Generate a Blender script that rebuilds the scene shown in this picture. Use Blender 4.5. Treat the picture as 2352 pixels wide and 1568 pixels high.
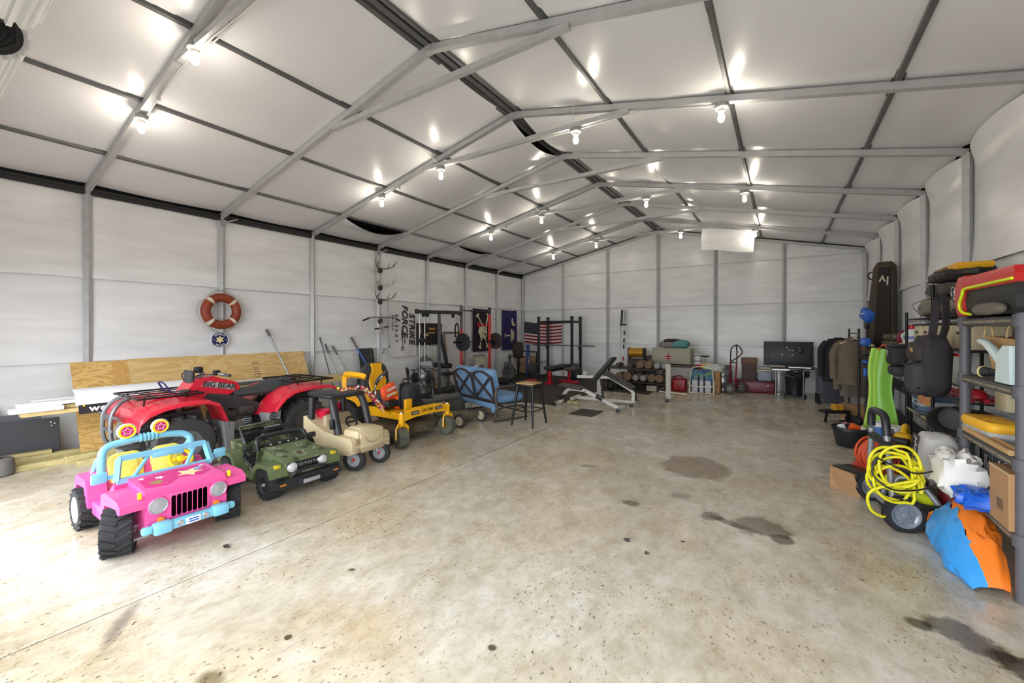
import bpy, bmesh, math, random
from mathutils import Vector, Matrix, Euler, noise
for o in list(bpy.data.objects): bpy.data.objects.remove(o)
scene = bpy.context.scene
COL = scene.collection
PI = math.pi
def rad(d): return math.radians(d)
# ---------------------------------------------------------------- camera
F, TH, HC = 953.24, rad(33.04), 1.505            # focal length in pixels of the 2352 wide frame, yaw, eye height
cd = bpy.data.cameras.new('camera'); cam = bpy.data.objects.new('camera', cd); COL.objects.link(cam)
cd.sensor_width = 36; cd.lens = F / 2352 * 36; cd.shift_y = -27.6 / 2352; cd.clip_start = .02; cd.clip_end = 200
cam.location = (0, 0, HC); cam.rotation_euler = (PI / 2, 0, TH)
scene.camera = cam
# ---------------------------------------------------------------- daylight, exposure
SKY = 6.8
w = bpy.data.worlds.new('world'); scene.world = w; w.use_nodes = True
bg = w.node_tree.nodes['Background']; bg.inputs[0].default_value = (.90, .955, 1, 1); bg.inputs[1].default_value = SKY
vs = scene.view_settings; vs.view_transform = 'Standard'; vs.look = 'None'; vs.gamma = 1; vs.use_curve_mapping = False
vs.exposure = 0.13
BULB = 140.0
XL, XR, YB, HE, RISE, SP, YF0 = -7.435, 1.553, 12.156, 3.28, .984, 1.523, 1.495
XM = (XL + XR) / 2
YF = [YF0 + SP * i for i in range(-1, 8)]
def roofz(x): return HE + RISE * (1 - abs(x - XM) / (XR - XM))
# two open roll-up doors in the front wall let the daylight in; portals only guide sampling towards them
DOORS = [(-2.84, 0.95), (-6.3, -3.2)]
DH = 2.3
for a, b in DOORS:
    ld = bpy.data.lights.new('daylight_portal', 'AREA'); ld.shape = 'RECTANGLE'; ld.size = b - a; ld.size_y = DH
    ld.cycles.is_portal = True
    lo = bpy.data.objects.new('daylight_portal', ld); COL.objects.link(lo)
    lo.location = ((a + b) / 2, -.16, DH / 2); lo.rotation_euler = (PI / 2, 0, 0)
# ---------------------------------------------------------------- helpers
def lin(c):
    return tuple((x / 255 / 12.92) if x / 255 <= .04045 else ((x / 255 + .055) / 1.055) ** 2.4 for x in c)
MATS = {}
def mat(name, rgb, rough=.5, metal=0, var=0, vsc=6, bump=0, bsc=60, c2=None, emit=0, coat=0, alpha=1, trans=0, stretch=None):
    if name in MATS: return MATS[name]
    m = bpy.data.materials.new(name); m.use_nodes = True
    nt = m.node_tree; b = nt.nodes['Principled BSDF']; L = nt.links.new
    c = lin(rgb) + (1,)
    b.inputs['Base Color'].default_value = c; b.inputs['Roughness'].default_value = rough; b.inputs['Metallic'].default_value = metal
    if coat: b.inputs['Coat Weight'].default_value = coat
    if alpha < 1: b.inputs['Alpha'].default_value = alpha
    if trans: b.inputs['Transmission Weight'].default_value = trans
    if emit:
        b.inputs['Emission Color'].default_value = c; b.inputs['Emission Strength'].default_value = emit
    if var or bump or c2:
        tc = nt.nodes.new('ShaderNodeTexCoord'); vec = tc.outputs['Object']
        if stretch:
            mp = nt.nodes.new('ShaderNodeMapping'); mp.inputs['Scale'].default_value = stretch; L(vec, mp.inputs[0]); vec = mp.outputs[0]
        if var or c2:
            n = nt.nodes.new('ShaderNodeTexNoise'); n.inputs['Scale'].default_value = vsc; n.inputs['Detail'].default_value = 6; L(vec, n.inputs['Vector'])
            r = nt.nodes.new('ShaderNodeValToRGB'); r.color_ramp.elements[0].position = .32; r.color_ramp.elements[1].position = .68
            d = lin(c2) + (1,) if c2 else tuple(x * (1 - var) for x in c[:3]) + (1,)
            r.color_ramp.elements[0].color = d; r.color_ramp.elements[1].color = c
            L(n.outputs['Fac'], r.inputs[0]); L(r.outputs[0], b.inputs['Base Color'])
        if bump:
            n2 = nt.nodes.new('ShaderNodeTexNoise'); n2.inputs['Scale'].default_value = bsc; n2.inputs['Detail'].default_value = 4; L(vec, n2.inputs['Vector'])
            bp = nt.nodes.new('ShaderNodeBump'); bp.inputs['Strength'].default_value = bump; bp.inputs['Distance'].default_value = .01
            L(n2.outputs['Fac'], bp.inputs['Height']); L(bp.outputs[0], b.inputs['Normal'])
    MATS[name] = m
    return m
def vv(*a): return Vector(a)
class B:
    def __init__(s): s.v = []; s.f = []
    def add(s, vs, fs, mx=None):
        o = len(s.v)
        s.v += [tuple(mx @ Vector(p)) if mx else tuple(p) for p in vs]
        s.f += [tuple(i + o for i in f) for f in fs]
        return s
    def box(s, c, z, r=None):
        x, y, h = z[0] / 2, z[1] / 2, z[2] / 2
        mx = Matrix.Translation(c) @ (Euler(r).to_matrix().to_4x4() if r else Matrix())
        return s.add([(a * x, b * y, d * h) for a in (-1, 1) for b in (-1, 1) for d in (-1, 1)],
                     [(0, 1, 3, 2), (4, 6, 7, 5), (0, 4, 5, 1), (2, 3, 7, 6), (0, 2, 6, 4), (1, 5, 7, 3)], mx)
    def rb(s, c, z, bev=.01, r=None, seg=2):
        bm = bmesh.new(); bmesh.ops.create_cube(bm, size=1)
        bmesh.ops.scale(bm, vec=z, verts=bm.verts)
        bmesh.ops.bevel(bm, geom=bm.edges[:], offset=min(bev, min(z) * .49), segments=seg, affect='EDGES', profile=.5)
        mx = Matrix.Translation(c) @ (Euler(r).to_matrix().to_4x4() if r else Matrix())
        bm.verts.index_update()
        s.add([v.co[:] for v in bm.verts], [[v.index for v in f.verts] for f in bm.faces], mx); bm.free(); return s
    def cyl(s, a, b, r, r2=None, n=12, cap=True):
        a, b = Vector(a), Vector(b); r2 = r if r2 is None else r2
        q = (b - a).to_track_quat('Z', 'Y'); vs = []
        for p, rr in ((a, r), (b, r2)):
            vs += [p + q @ Vector((rr * math.cos(2 * PI * i / n), rr * math.sin(2 * PI * i / n), 0)) for i in range(n)]
        fs = [(i, (i + 1) % n, n + (i + 1) % n, n + i) for i in range(n)]
        if cap: fs += [tuple(range(n - 1, -1, -1)), tuple(range(n, 2 * n))]
        return s.add(vs, fs)
    def tube(s, pts, r, n=8, closed=False, sq=None):
        P = [Vector(p) for p in pts]; m = len(P); rr = r if isinstance(r, (list, tuple)) else [r] * m
        T = []
        for i in range(m):
            a = P[(i - 1) % m] if closed or i else P[i]; b = P[(i + 1) % m] if closed or i < m - 1 else P[i]
            T.append((b - a).normalized())
        u = T[0].orthogonal().normalized() if abs(T[0].z) > .99 else T[0].cross(Vector((0, 0, 1))).normalized()
        vs = []
        for i in range(m):
            u = (u - T[i] * u.dot(T[i])).normalized(); w2 = T[i].cross(u)
            for k in range(n):
                an = 2 * PI * (k + .5) / n; x, y = math.cos(an), math.sin(an)
                if sq: x, y = (x / max(abs(x), abs(y))) * sq[0] , (y / max(abs(x), abs(y))) * sq[1]
                vs.append(P[i] + (u * x + w2 * y) * rr[i])
        fs = []
        for i in range(m if closed else m - 1):
            j = (i + 1) % m
            fs += [(i * n + k, i * n + (k + 1) % n, j * n + (k + 1) % n, j * n + k) for k in range(n)]
        if not closed: fs += [tuple(range(n - 1, -1, -1)), tuple(range((m - 1) * n, m * n))]
        return s.add(vs, fs)
    def lathe(s, prof, c=(0, 0, 0), ax='z', n=20, rot=None, cap=True):
        vs = []; m = len(prof)
        for (r, h) in prof:
            for k in range(n):
                a = 2 * PI * k / n; x, y = r * math.cos(a), r * math.sin(a)
                vs.append((x, y, h) if ax == 'z' else (h, x, y) if ax == 'x' else (y, h, x))
        fs = [(i * n + k, i * n + (k + 1) % n, (i + 1) * n + (k + 1) % n, (i + 1) * n + k) for i in range(m - 1) for k in range(n)]
        if cap and prof[0][0] > 1e-4: fs.append(tuple(range(n - 1, -1, -1)))
        if cap and prof[-1][0] > 1e-4: fs.append(tuple(range((m - 1) * n, m * n)))
        mx = Matrix.Translation(c) @ (Euler(rot).to_matrix().to_4x4() if rot else Matrix())
        return s.add(vs, fs, mx)
    def prism(s, poly, h0, h1, pl='xy', c=(0, 0, 0), rot=None):
        n = len(poly)
        def m3(p, h): return (p[0], p[1], h) if pl == 'xy' else (p[0], h, p[1]) if pl == 'xz' else (h, p[0], p[1])
        vs = [m3(p, h0) for p in poly] + [m3(p, h1) for p in poly]
        fs = [tuple(range(n - 1, -1, -1)), tuple(range(n, 2 * n))] + [(i, (i + 1) % n, n + (i + 1) % n, n + i) for i in range(n)]
        mx = Matrix.Translation(c) @ (Euler(rot).to_matrix().to_4x4() if rot else Matrix())
        return s.add(vs, fs, mx)
    def sph(s, c, r, n=12):
        r = r if isinstance(r, (tuple, list)) else (r, r, r); vs = []; m = max(4, n // 2)
        for i in range(m + 1):
            a = PI * i / m
            for k in range(n):
                b = 2 * PI * k / n
                vs.append((c[0] + r[0] * math.sin(a) * math.cos(b), c[1] + r[1] * math.sin(a) * math.sin(b), c[2] + r[2] * math.cos(a)))
        return s.add(vs, [(i * n + k, (i + 1) * n + k, (i + 1) * n + (k + 1) % n, i * n + (k + 1) % n) for i in range(m) for k in range(n)])
    def blob(s, c, r, e=.5, amp=.06, fr=3, seed=0, n=24, rot=None):   # rounded lumpy box: bags, folded clothes
        vs = []; m = n // 2
        def pw(x): return math.copysign(abs(x) ** e, x)
        for i in range(m + 1):
            a = -PI / 2 + PI * i / m
            for k in range(n):
                b = 2 * PI * k / n
                p = Vector((pw(math.cos(a)) * pw(math.cos(b)), pw(math.cos(a)) * pw(math.sin(b)), pw(math.sin(a))))
                f = 1 + amp * noise.noise(p * fr + Vector((seed * 7.3, seed * 3.1, seed))) + amp * .5 * noise.noise(p * fr * 2.7 + Vector((seed, 0, 0)))
                vs.append((p.x * r[0] * f, p.y * r[1] * f, p.z * r[2] * f))
        mx = Matrix.Translation(c) @ (Euler(rot).to_matrix().to_4x4() if rot else Matrix())
        return s.add(vs, [(i * n + k, i * n + (k + 1) % n, (i + 1) * n + (k + 1) % n, (i + 1) * n + k) for i in range(m) for k in range(n)], mx)
    def grid(s, fn, nu, nv, thick=None):
        vs = [Vector(fn(i / nu, j / nv)) for i in range(nu + 1) for j in range(nv + 1)]; w2 = nv + 1
        fs = [(i * w2 + j, (i + 1) * w2 + j, (i + 1) * w2 + j + 1, i * w2 + j + 1) for i in range(nu) for j in range(nv)]
        if thick:
            t = Vector(thick); n = len(vs); vs += [v + t for v in vs]
            bk = [tuple(i + n for i in reversed(f)) for f in fs]
            ring = [i * w2 for i in range(nu + 1)] + [nu * w2 + j for j in range(1, w2)] + [i * w2 + nv for i in range(nu - 1, -1, -1)] + [j for j in range(nv - 1, 0, -1)]
            fs += bk + [(ring[i], ring[(i + 1) % len(ring)], ring[(i + 1) % len(ring)] + n, ring[i] + n) for i in range(len(ring))]
        return s.add(vs, fs)
    def torus(s, c, R, r, ax='z', n=24, m=10, sq=None):
        pts = []
        for k in range(n):
            a = 2 * PI * k / n; x, y = R * math.cos(a), R * math.sin(a)
            pts.append(Vector(c) + Vector((x, y, 0) if ax == 'z' else (0, x, y) if ax == 'x' else (x, 0, y)))
        return s.tube(pts, r, m, True)
    def puff(s, poly, t, pl='xz', c=(0, 0, 0), inset=.82, rot=None):    # cushion-like slab from an outline
        n = len(poly); cx = sum(p[0] for p in poly) / n; cy = sum(p[1] for p in poly) / n
        def m3(p, h): return (p[0], p[1], h) if pl == 'xy' else (p[0], h, p[1]) if pl == 'xz' else (h, p[0], p[1])
        vs = []
        for k, h in ((inset, -t), (.96, -t * .7), (1, 0), (.96, t * .7), (inset, t)):
            vs += [m3((cx + (p[0] - cx) * k, cy + (p[1] - cy) * k), h) for p in poly]
        fs = [tuple(range(n - 1, -1, -1)), tuple(range(4 * n, 5 * n))]
        for l in range(4): fs += [(l * n + i, l * n + (i + 1) % n, (l + 1) * n + (i + 1) % n, (l + 1) * n + i) for i in range(n)]
        mx = Matrix.Translation(c) @ (Euler(rot).to_matrix().to_4x4() if rot else Matrix())
        return s.add(vs, fs, mx)
    def mesh(s, name, ang=38):
        me = bpy.data.meshes.new(name); me.from_pydata(s.v, [], s.f)
        bm = bmesh.new(); bm.from_mesh(me); bmesh.ops.recalc_face_normals(bm, faces=bm.faces); bm.to_mesh(me); bm.free()
        if ang:
            me.polygons.foreach_set('use_smooth', [True] * len(me.polygons)); me.set_sharp_from_angle(angle=rad(ang))
        me.update(); return me
    def build(s, name, m, parent=None, ang=38, label=None):
        me = s.mesh(name, ang); me.materials.append(m)
        o = bpy.data.objects.new(name, me); COL.objects.link(o)
        if parent: o.parent = parent
        if label: o['label'] = label
        return o
def tag(o, label, cat, group=None, loc=None, rz=None):
    o['label'] = label; o['category'] = cat
    if group: o['group'] = group
    if loc: o.location = loc
    if rz is not None: o.rotation_euler = rz if isinstance(rz, tuple) else (0, 0, rz)
    return o
def thing(name, label, cat, loc=(0, 0, 0), rz=0, group=None):
    o = bpy.data.objects.new(name, None); COL.objects.link(o); o.empty_display_size = .1
    return tag(o, label, cat, group, loc, rz)
def struct(o): o['kind'] = 'structure'; return o
def copy_tree(o, parent=None):
    c = o.copy(); COL.objects.link(c); c.parent = parent
    for ch in list(o.children): copy_tree(ch, c)
    return c
def again(root, loc, rz=0, label=None):
    c = copy_tree(root); c.location = loc; c.rotation_euler = rz if isinstance(rz, tuple) else (0, 0, rz)
    if label: c['label'] = label
    return c
def text(s, size, m, parent, loc, rot, name='lettering', ext=.0015, shear=0, sp=1, sx=1, bold=0):
    cu = bpy.data.curves.new('t', 'FONT'); cu.body = s; cu.size = size; cu.align_x = 'CENTER'; cu.align_y = 'CENTER'
    cu.extrude = ext; cu.shear = shear; cu.space_character = sp; cu.offset = bold; cu.resolution_u = 3
    t = bpy.data.objects.new('t', cu); COL.objects.link(t); bpy.context.view_layer.update()
    me = bpy.data.meshes.new_from_object(t); bpy.data.objects.remove(t)
    o = bpy.data.objects.new(name, me); COL.objects.link(o); me.materials.clear(); me.materials.append(m)
    o.parent = parent; o.location = loc; o.rotation_euler = rot; o.scale = (sx, 1, 1)
    return o
def cr(pts, n=6, closed=False):     # smooth curve through points
    P = [Vector(p) for p in pts]; m = len(P); out = []
    for i in range(m if closed else m - 1):
        if closed: a, b, c, d = P[(i - 1) % m], P[i], P[(i + 1) % m], P[(i + 2) % m]
        else: a, b, c, d = P[max(i - 1, 0)], P[i], P[i + 1], P[min(i + 2, m - 1)]
        for k in range(n):
            t = k / n
            out.append(.5 * ((2 * b) + (c - a) * t + (2 * a - 5 * b + 4 * c - d) * t * t + (3 * b - a - 3 * c + d) * t ** 3))
    if not closed: out.append(P[-1])
    return out
def rrect(w, h, r, n=4, cx=0, cy=0):
    out = []
    for sx, sy, a0 in ((1, 1, 0), (-1, 1, 90), (-1, -1, 180), (1, -1, 270)):
        for k in range(n + 1):
            a = rad(a0 + 90 * k / n)
            out.append((cx + sx * (w / 2 - r) + r * math.cos(a), cy + sy * (h / 2 - r) + r * math.sin(a)))
    return out
# pixel of the photograph -> point on the floor / on a plane X or Y
def ray(px, py):
    a = (px - 1176) / F; b = (756.4 - py) / F; s, c = math.sin(TH), math.cos(TH)
    return (c * a - s, s * a + c, b)
def onx(px, py, X):
    d = ray(px, py); t = X / d[0]; return (X, d[1] * t, HC + d[2] * t)
def ony(px, py, Y):
    d = ray(px, py); t = Y / d[1]; return (d[0] * t, Y, HC + d[2] * t)
def onf(px, py, z=0):
    d = ray(px, py); t = (z - HC) / d[2]; return (d[0] * t, d[1] * t, z)
# ---------------------------------------------------------------- shared materials
STEEL = mat('galvanised_steel', (196, 197, 198), .45, .15, var=.12, vsc=9)
DKSTEEL = mat('dark_channel', (112, 113, 114), .5, .3, var=.2, vsc=5)
BLACK = mat('black_plastic', (24, 24, 26), .45)
BLKM = mat('black_metal', (30, 30, 33), .38, .3)
RUB = mat('tyre_rubber', (38, 39, 42), .75, bump=.15, bsc=80)
CHROME = mat('chrome', (200, 200, 205), .2, 1)
WHITEP = mat('white_paint', (225, 226, 228), .4)
RED = mat('red_paint', (190, 24, 40), .35)
YEL = mat('yellow_paint', (245, 175, 20), .35)
ORANGE = mat('orange_plastic', (240, 90, 25), .4)
CREAM = mat('cream_plastic', (228, 220, 196), .5)
SILVER = mat('silver_metal', (165, 168, 172), .32, .85)
CARD = mat('cardboard', (178, 138, 98), .8, var=.12, vsc=7)
BLUE = mat('blue_plastic', (40, 95, 190), .4)
# ================================================================ the building
INS = mat('insulation_sheet', (240, 241, 243), .3, var=.12, vsc=1.5, bump=.14, bsc=7, stretch=(1, 1, 5))
INSC = mat('insulation_ceiling', (238, 239, 242), .26, var=.05, vsc=1.1, bump=.10, bsc=9)
ROOFM = mat('roof_metal_dark', (52, 52, 53), .6, .2)
TRIMB = mat('eave_dark', (34, 34, 35), .6)
T = .062
# ---- floor: two slabs with an open joint between them
def floor_material():
    m = bpy.data.materials.new('concrete'); m.use_nodes = True; nt = m.node_tree; L = nt.links.new
    b = nt.nodes['Principled BSDF']; N = nt.nodes.new
    geo = N('ShaderNodeNewGeometry'); pos = geo.outputs['Position']
    def noi(sc, det=6, rough=.6, vec=None, dist=0):
        n = N('ShaderNodeTexNoise'); n.inputs['Scale'].default_value = sc; n.inputs['Detail'].default_value = det; n.inputs['Roughness'].default_value = rough
        n.inputs['Distortion'].default_value = dist
        L(vec or pos, n.inputs['Vector']); return n.outputs['Fac']
    def ramp(f, stops):
        r = N('ShaderNodeValToRGB'); e = r.color_ramp.elements
        e[0].position, e[0].color = stops[0][0], lin(stops[0][1]) + (1,); e[1].position, e[1].color = stops[-1][0], lin(stops[-1][1]) + (1,)
        for p, c in stops[1:-1]: q = e.new(p); q.color = lin(c) + (1,)
        L(f, r.inputs[0]); return r.outputs[0]
    def mixc(f, a, b2, mode='MIX'):
        x = N('ShaderNodeMix'); x.data_type = 'RGBA'; x.blend_type = mode
        if isinstance(f, float): x.inputs[0].default_value = f
        else: L(f, x.inputs[0])
        for s, v in ((6, a), (7, b2)):
            if isinstance(v, tuple): x.inputs[s].default_value = v
            else: L(v, x.inputs[s])
        return x.outputs[2]
    def mth(op, a, b2=0.0, c=None, clamp=False):
        x = N('ShaderNodeMath'); x.operation = op; x.use_clamp = clamp
        for s, v in enumerate((a, b2) if c is None else (a, b2, c)):
            if isinstance(v, (int, float)): x.inputs[s].default_value = v
            else: L(v, x.inputs[s])
        return x.outputs[0]
    mp = N('ShaderNodeMapping'); mp.inputs['Scale'].default_value = (1, .62, 1); mp.inputs['Rotation'].default_value = (0, 0, .5); L(pos, mp.inputs[0])
    base = ramp(noi(1.1, 8, .66, dist=.1), [(.3, (190, 181, 163)), (.5, (211, 205, 192)), (.7, (223, 219, 211))])
    warm = ramp(noi(.8, 5, .6), [(.40, (255, 255, 255)), (.70, (238, 222, 194))])
    col = mixc(.85, base, warm, 'MULTIPLY')
    fine = ramp(noi(9, 9, .75, mp.outputs[0], .25), [(.36, (196, 186, 166)), (.6, (255, 255, 255))])
    col = mixc(.6, col, fine, 'MULTIPLY')
    # speckles of grit, denser in patches
    sp = ramp(noi(55, 3, .6, mp.outputs[0], .6), [(.345, (88, 80, 66)), (.385, (255, 255, 255))])
    dens = mth('MULTIPLY', noi(1.6, 4), 1.0)
    dens = ramp(dens, [(.40, (60, 60, 60)), (.62, (255, 255, 255))])
    spk = mixc(dens, (1, 1, 1, 1), sp)
    col = mixc(.9, col, spk, 'MULTIPLY')
    # oil and water stains: lobed patches, each with its own place, size and tint
    sep = N('ShaderNodeSeparateXYZ'); L(pos, sep.inputs[0])
    wob = noi(4.5, 5, .65); wob2 = noi(14, 4, .6)
    def stain(cx, cy, rx, ry, rot, tint, amt, edge=.12, wb=1.0):
        nonlocal col
        dx = mth('SUBTRACT', sep.outputs[0], cx); dy = mth('SUBTRACT', sep.outputs[1], cy); c, s = math.cos(rot), math.sin(rot)
        u = mth('DIVIDE', mth('ADD', mth('MULTIPLY', dx, c), mth('MULTIPLY', dy, s)), rx)
        v = mth('DIVIDE', mth('ADD', mth('MULTIPLY', dx, -s), mth('MULTIPLY', dy, c)), ry)
        d = mth('SQRT', mth('ADD', mth('MULTIPLY', u, u), mth('MULTIPLY', v, v)))
        d = mth('ADD', d, mth('ADD', mth('MULTIPLY', mth('SUBTRACT', wob, .5), 1.5 * wb), mth('MULTIPLY', mth('SUBTRACT', wob2, .5), .7 * wb)))
        f = mth('MULTIPLY', mth('SUBTRACT', 1.0, mth('DIVIDE', mth('SUBTRACT', d, 1 - edge), edge), clamp=True), amt, clamp=True)
        col = mixc(f, col, mixc(1.0, col, lin(tint) + (1,), 'MULTIPLY'))
    def at(px, py): p = onf(px, py); return p[0], p[1]
    stain(*at(1597, 1072), .36, .42, .3, (186, 176, 166), .9, .1, .55)
    stain(*at(1745, 1210), .21, .19, .2, (150, 146, 132), .95, .3, 1)
    stain(*at(1690, 1205), .22, .05, -.3, (155, 150, 138), .9, .3, 1)
    stain(*at(1795, 1240), .1, .09, .5, (140, 138, 120), .95, .3, .8)
    stain(*at(1635, 1185), .09, .1, 0, (165, 158, 148), .9, .3, 1)
    stain(*at(1447, 1155), .09, .07, .2, (140, 134, 120), .9, .4, 1)
    stain(*at(1560, 1138), .12, .1, .2, (185, 180, 170), .8, .5, 1)
    stain(*at(2230, 1470), .2, .12, -.9, (140, 137, 130), .95, .3, 1)
    stain(*at(2110, 1432), .06, .05, -.5, (130, 128, 122), .95, .4, 1)
    stain(*at(2350, 1535), .14, .1, -.7, (125, 122, 118), .95, .3, 1)
    stain(*at(280, 1430), .22, .05, -.6, (165, 165, 168), .8, .6, .8)
    stain(*at(662, 1463), .025, .022, 0, (105, 95, 80), .95, .4, .5)
    stain(*at(1130, 1487), .028, .024, 0, (105, 98, 85), .95, .4, .5)
    stain(*at(808, 1308), .03, .022, .4, (115, 108, 100), .9, .4, .7)
    stain(*at(1440, 1240), .035, .02, -.4, (110, 110, 112), .9, .4, .8)
    stain(*at(1485, 1270), .02, .02, 0, (105, 105, 108), .9, .4, .8)
    stain(*at(480, 1560), .09, .05, .4, (150, 140, 115), .8, .6, 1)
    stain(*at(830, 1430), .5, .3, .2, (232, 217, 192), .8, .8, 1)
    stain(*at(1350, 1070), .15, .05, .3, (150, 146, 140), .7, .6, 1)
    stain(*at(1630, 970), .1, .5, .2, (200, 190, 175), .7, .6, 1)
    stain(*at(1020, 1010), .3, .5, .2, (205, 200, 190), .7, .6, 1)
    # damp, dirtier concrete towards the back of the hall
    L(col, b.inputs['Base Color'])
    rr = ramp(noi(2.2, 5), [(.3, (105, 105, 105)), (.7, (160, 160, 160))]); L(rr, b.inputs['Roughness'])
    bp = N('ShaderNodeBump'); bp.inputs['Strength'].default_value = .12; bp.inputs['Distance'].default_value = .01
    L(noi(18, 6), bp.inputs['Height']); L(bp.outputs[0], b.inputs['Normal'])
    return m
CONC = floor_material()
fl = bpy.data.objects.new('floor', None); COL.objects.link(fl); struct(fl)
JX = -3.005
for a, b in ((XL - .15, JX - .009), (JX + .009, XR + .15)):
    for c, d in ((-.3, 6.05), (6.056, YB + .15)):
        B().rb(((a + b) / 2, (c + d) / 2, -.06), (b - a, d - c, .12), .004, seg=1).build('slab', CONC, fl)
B().box((XM, 6, -.125), (9.3, 12.6, .02)).build('joint_bed', mat('joint_dirt', (26, 23, 20), .95), fl)
g = B().box((XM, -10.35, -.1), (40, 20, .1)).build('driveway', mat('gravel_drive', (150, 146, 138), .9, var=.2, vsc=9)); struct(g); g['label'] = 'pale gravel drive outside the open roll-up doors'
# ---- insulation panels
rnd = random.Random(4)
def panel(fn, nu, nv, parent, m, name='insulation_panel'):
    return B().grid(fn, nu, nv).build(name, m, parent, 60)
def wal(name):
    o = bpy.data.objects.new(name, None); COL.objects.link(o); return struct(o)
wl, wr, wb = wal('wall_left'), wal('wall_right'), wal('wall_back')
GAP = .006
def wallpanels(parent, side):
    X = XL - T - .012 if side < 0 else XR + T + .012
    zs = [0.0, 1.085, 2.16, 3.235] if side < 0 else [0.0, 1.06, 2.12, 3.30]
    for i in range(8):
        for j in range(3):
            y0, y1, z0, z1 = YF[i] + GAP, YF[i + 1] - GAP, zs[j] + (.004 if j else 0), zs[j + 1] + (.035 if j < 2 else 0)
            sd = rnd.random() * 50
            def fn(u, v, y0=y0, y1=y1, z0=z0, z1=z1, sd=sd, j=j, i=i):
                bul = math.sin(PI * u) ** .6 * (.022 + .02 * math.sin(PI * v))
                wr_ = .013 * noise.noise(Vector((u * 1.6 + sd, v * 4.5, j))) + .006 * noise.noise(Vector((u * 5 + sd, v * 11, j)))
                zz = z0 + (z1 - z0) * v + .010 * noise.noise(Vector((u * 2 + sd, 0, v))) * (v < .02)
                x = bul + wr_ * math.sin(PI * u) ** .3 + .035 * (1 - v) ** 7 * (j > 0)
                if side > 0 and j == 2 and v > .8: x += .13 * math.sin(PI * u) ** .7 * ((v - .8) / .2) ** 1.5
                return (X - side * x, y0 + (y1 - y0) * u, zz)
            panel(fn, 14, 12, parent, INS)
wallpanels(wl, -1); wallpanels(wr, 1)
bcols = [XL, -5.94, -4.44, -2.95, -1.48, .04, XR]
YP = YB + .045
for i in range(6):
    for j in range(4):
        z0 = [0, 1.085, 2.16, 3.235][j]
        x0, x1 = bcols[i] + GAP, bcols[i + 1] - GAP
        sd = rnd.random() * 50
        def fn(u, v, x0=x0, x1=x1, z0=z0, j=j, sd=sd):
            x = x0 + (x1 - x0) * u
            top = roofz(x) + .05 if j == 3 else [1.12, 2.195, 3.27][j]
            bul = math.sin(PI * u) ** .6 * (.018 + .02 * math.sin(PI * v))
            wr_ = .016 * noise.noise(Vector((u * 1.3 + sd, v * 5, j))) + .006 * noise.noise(Vector((u * 4 + sd, v * 12, j)))
            return (x, YP - bul - wr_ * math.sin(PI * u) ** .3 - .035 * (1 - v) ** 7 * (j > 0), z0 + (max(top, z0 + .02) - z0) * v)
        panel(fn, 12, 12, wb, INS)
for nm, par, bx in (('outer_skin', wl, ((XL - .16, 6, 1.75), (.03, 12.6, 3.6))), ('outer_skin', wr, ((XR + .16, 6, 1.75), (.03, 12.6, 3.6))), ('outer_skin', wb, ((XM, YB + .13, 2.1), (9.3, .03, 4.6)))):
    B().box(*bx).build(nm, ROOFM, par)
B().box((XL - .045, 6.05, 3.262), (.07, 12.4, .055)).build('eave_channel', TRIMB, wl)
B().box((XL - .02, 6.05, 3.30), (.05, 12.4, .03)).build('eave_channel', TRIMB, wl)
# front wall with two open roll-up doors (the camera stands in one of them)
wf = wal('wall_front')
FW = mat('front_wall_sheet', (205, 205, 204), .45)
fy = -.1
edges = [XL - .15, DOORS[1][0], DOORS[1][1], DOORS[0][0], DOORS[0][1], XR + .15]
for a, b in ((edges[0], edges[1]), (edges[2], edges[3]), (edges[4], edges[5])):
    B().box(((a + b) / 2, fy, DH / 2), (b - a, .05, DH)).build('wall_sheet', FW, wf)
B().prism([(edges[0], DH), (edges[5], DH), (edges[5], HE + .05), (XM, HE + RISE + .1), (edges[0], HE + .05)], fy - .025, fy + .025, 'xz').build('gable_sheet', FW, wf)
# ---- ceiling
ce = wal('ceiling')
PX = [XL, -6.585, -5.40, -4.20, XM - .075, XM + .075, -1.655, -.435, .785, XR]
RT = .062 / math.cos(math.atan(.219))
sag = {(3, 0): .20, (5, 0): .10, (3, 3): .17, (2, 3): .05, (3, 5): .12, (4, 6): .05}
for i in range(8):
    for j in range(9):
        if j == 4: continue
        x0, x1 = PX[j], PX[j + 1]; y0, y1 = YF[i] + .002, YF[i + 1] - .002; sd = rnd.random() * 50
        s = sag.get((i, j), 0)
        def fn(u, v, x0=x0, x1=x1, y0=y0, y1=y1, sd=sd, s=s, j=j):
            x = x0 + (x1 - x0) * u; y = y0 + (y1 - y0) * v
            e = (math.sin(PI * u) * math.sin(PI * v)) ** .5
            z = roofz(x) + RT + .028 - e * .022 + e * .010 * noise.noise(Vector((u * 2.5 + sd, v * 2.5, j)))
            if s:
                q = u if j < 4 else 1 - u
                if j == 3: q = u
                z -= s * (max(0, q - .45) / .55) ** 1.6 * math.sin(PI * v) ** .8
            if j == 8: z -= .10 * max(0, (u - .6) / .4) ** 1.5 * math.sin(PI * v)
            if j == 0: z -= .02 * max(0, (.3 - u) / .3) * math.sin(PI * v)
            return (x, y, z)
        panel(fn, 10, 10, ce, INSC)
B().prism([(XL - .2, HE + .16), (XM, HE + RISE + .17), (XR + .2, HE + .16), (XR + .2, HE + .2), (XM, HE + RISE + .21), (XL - .2, HE + .2)], -.3, YB + .2, 'xz').build('roof_deck', ROOFM, ce)
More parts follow.
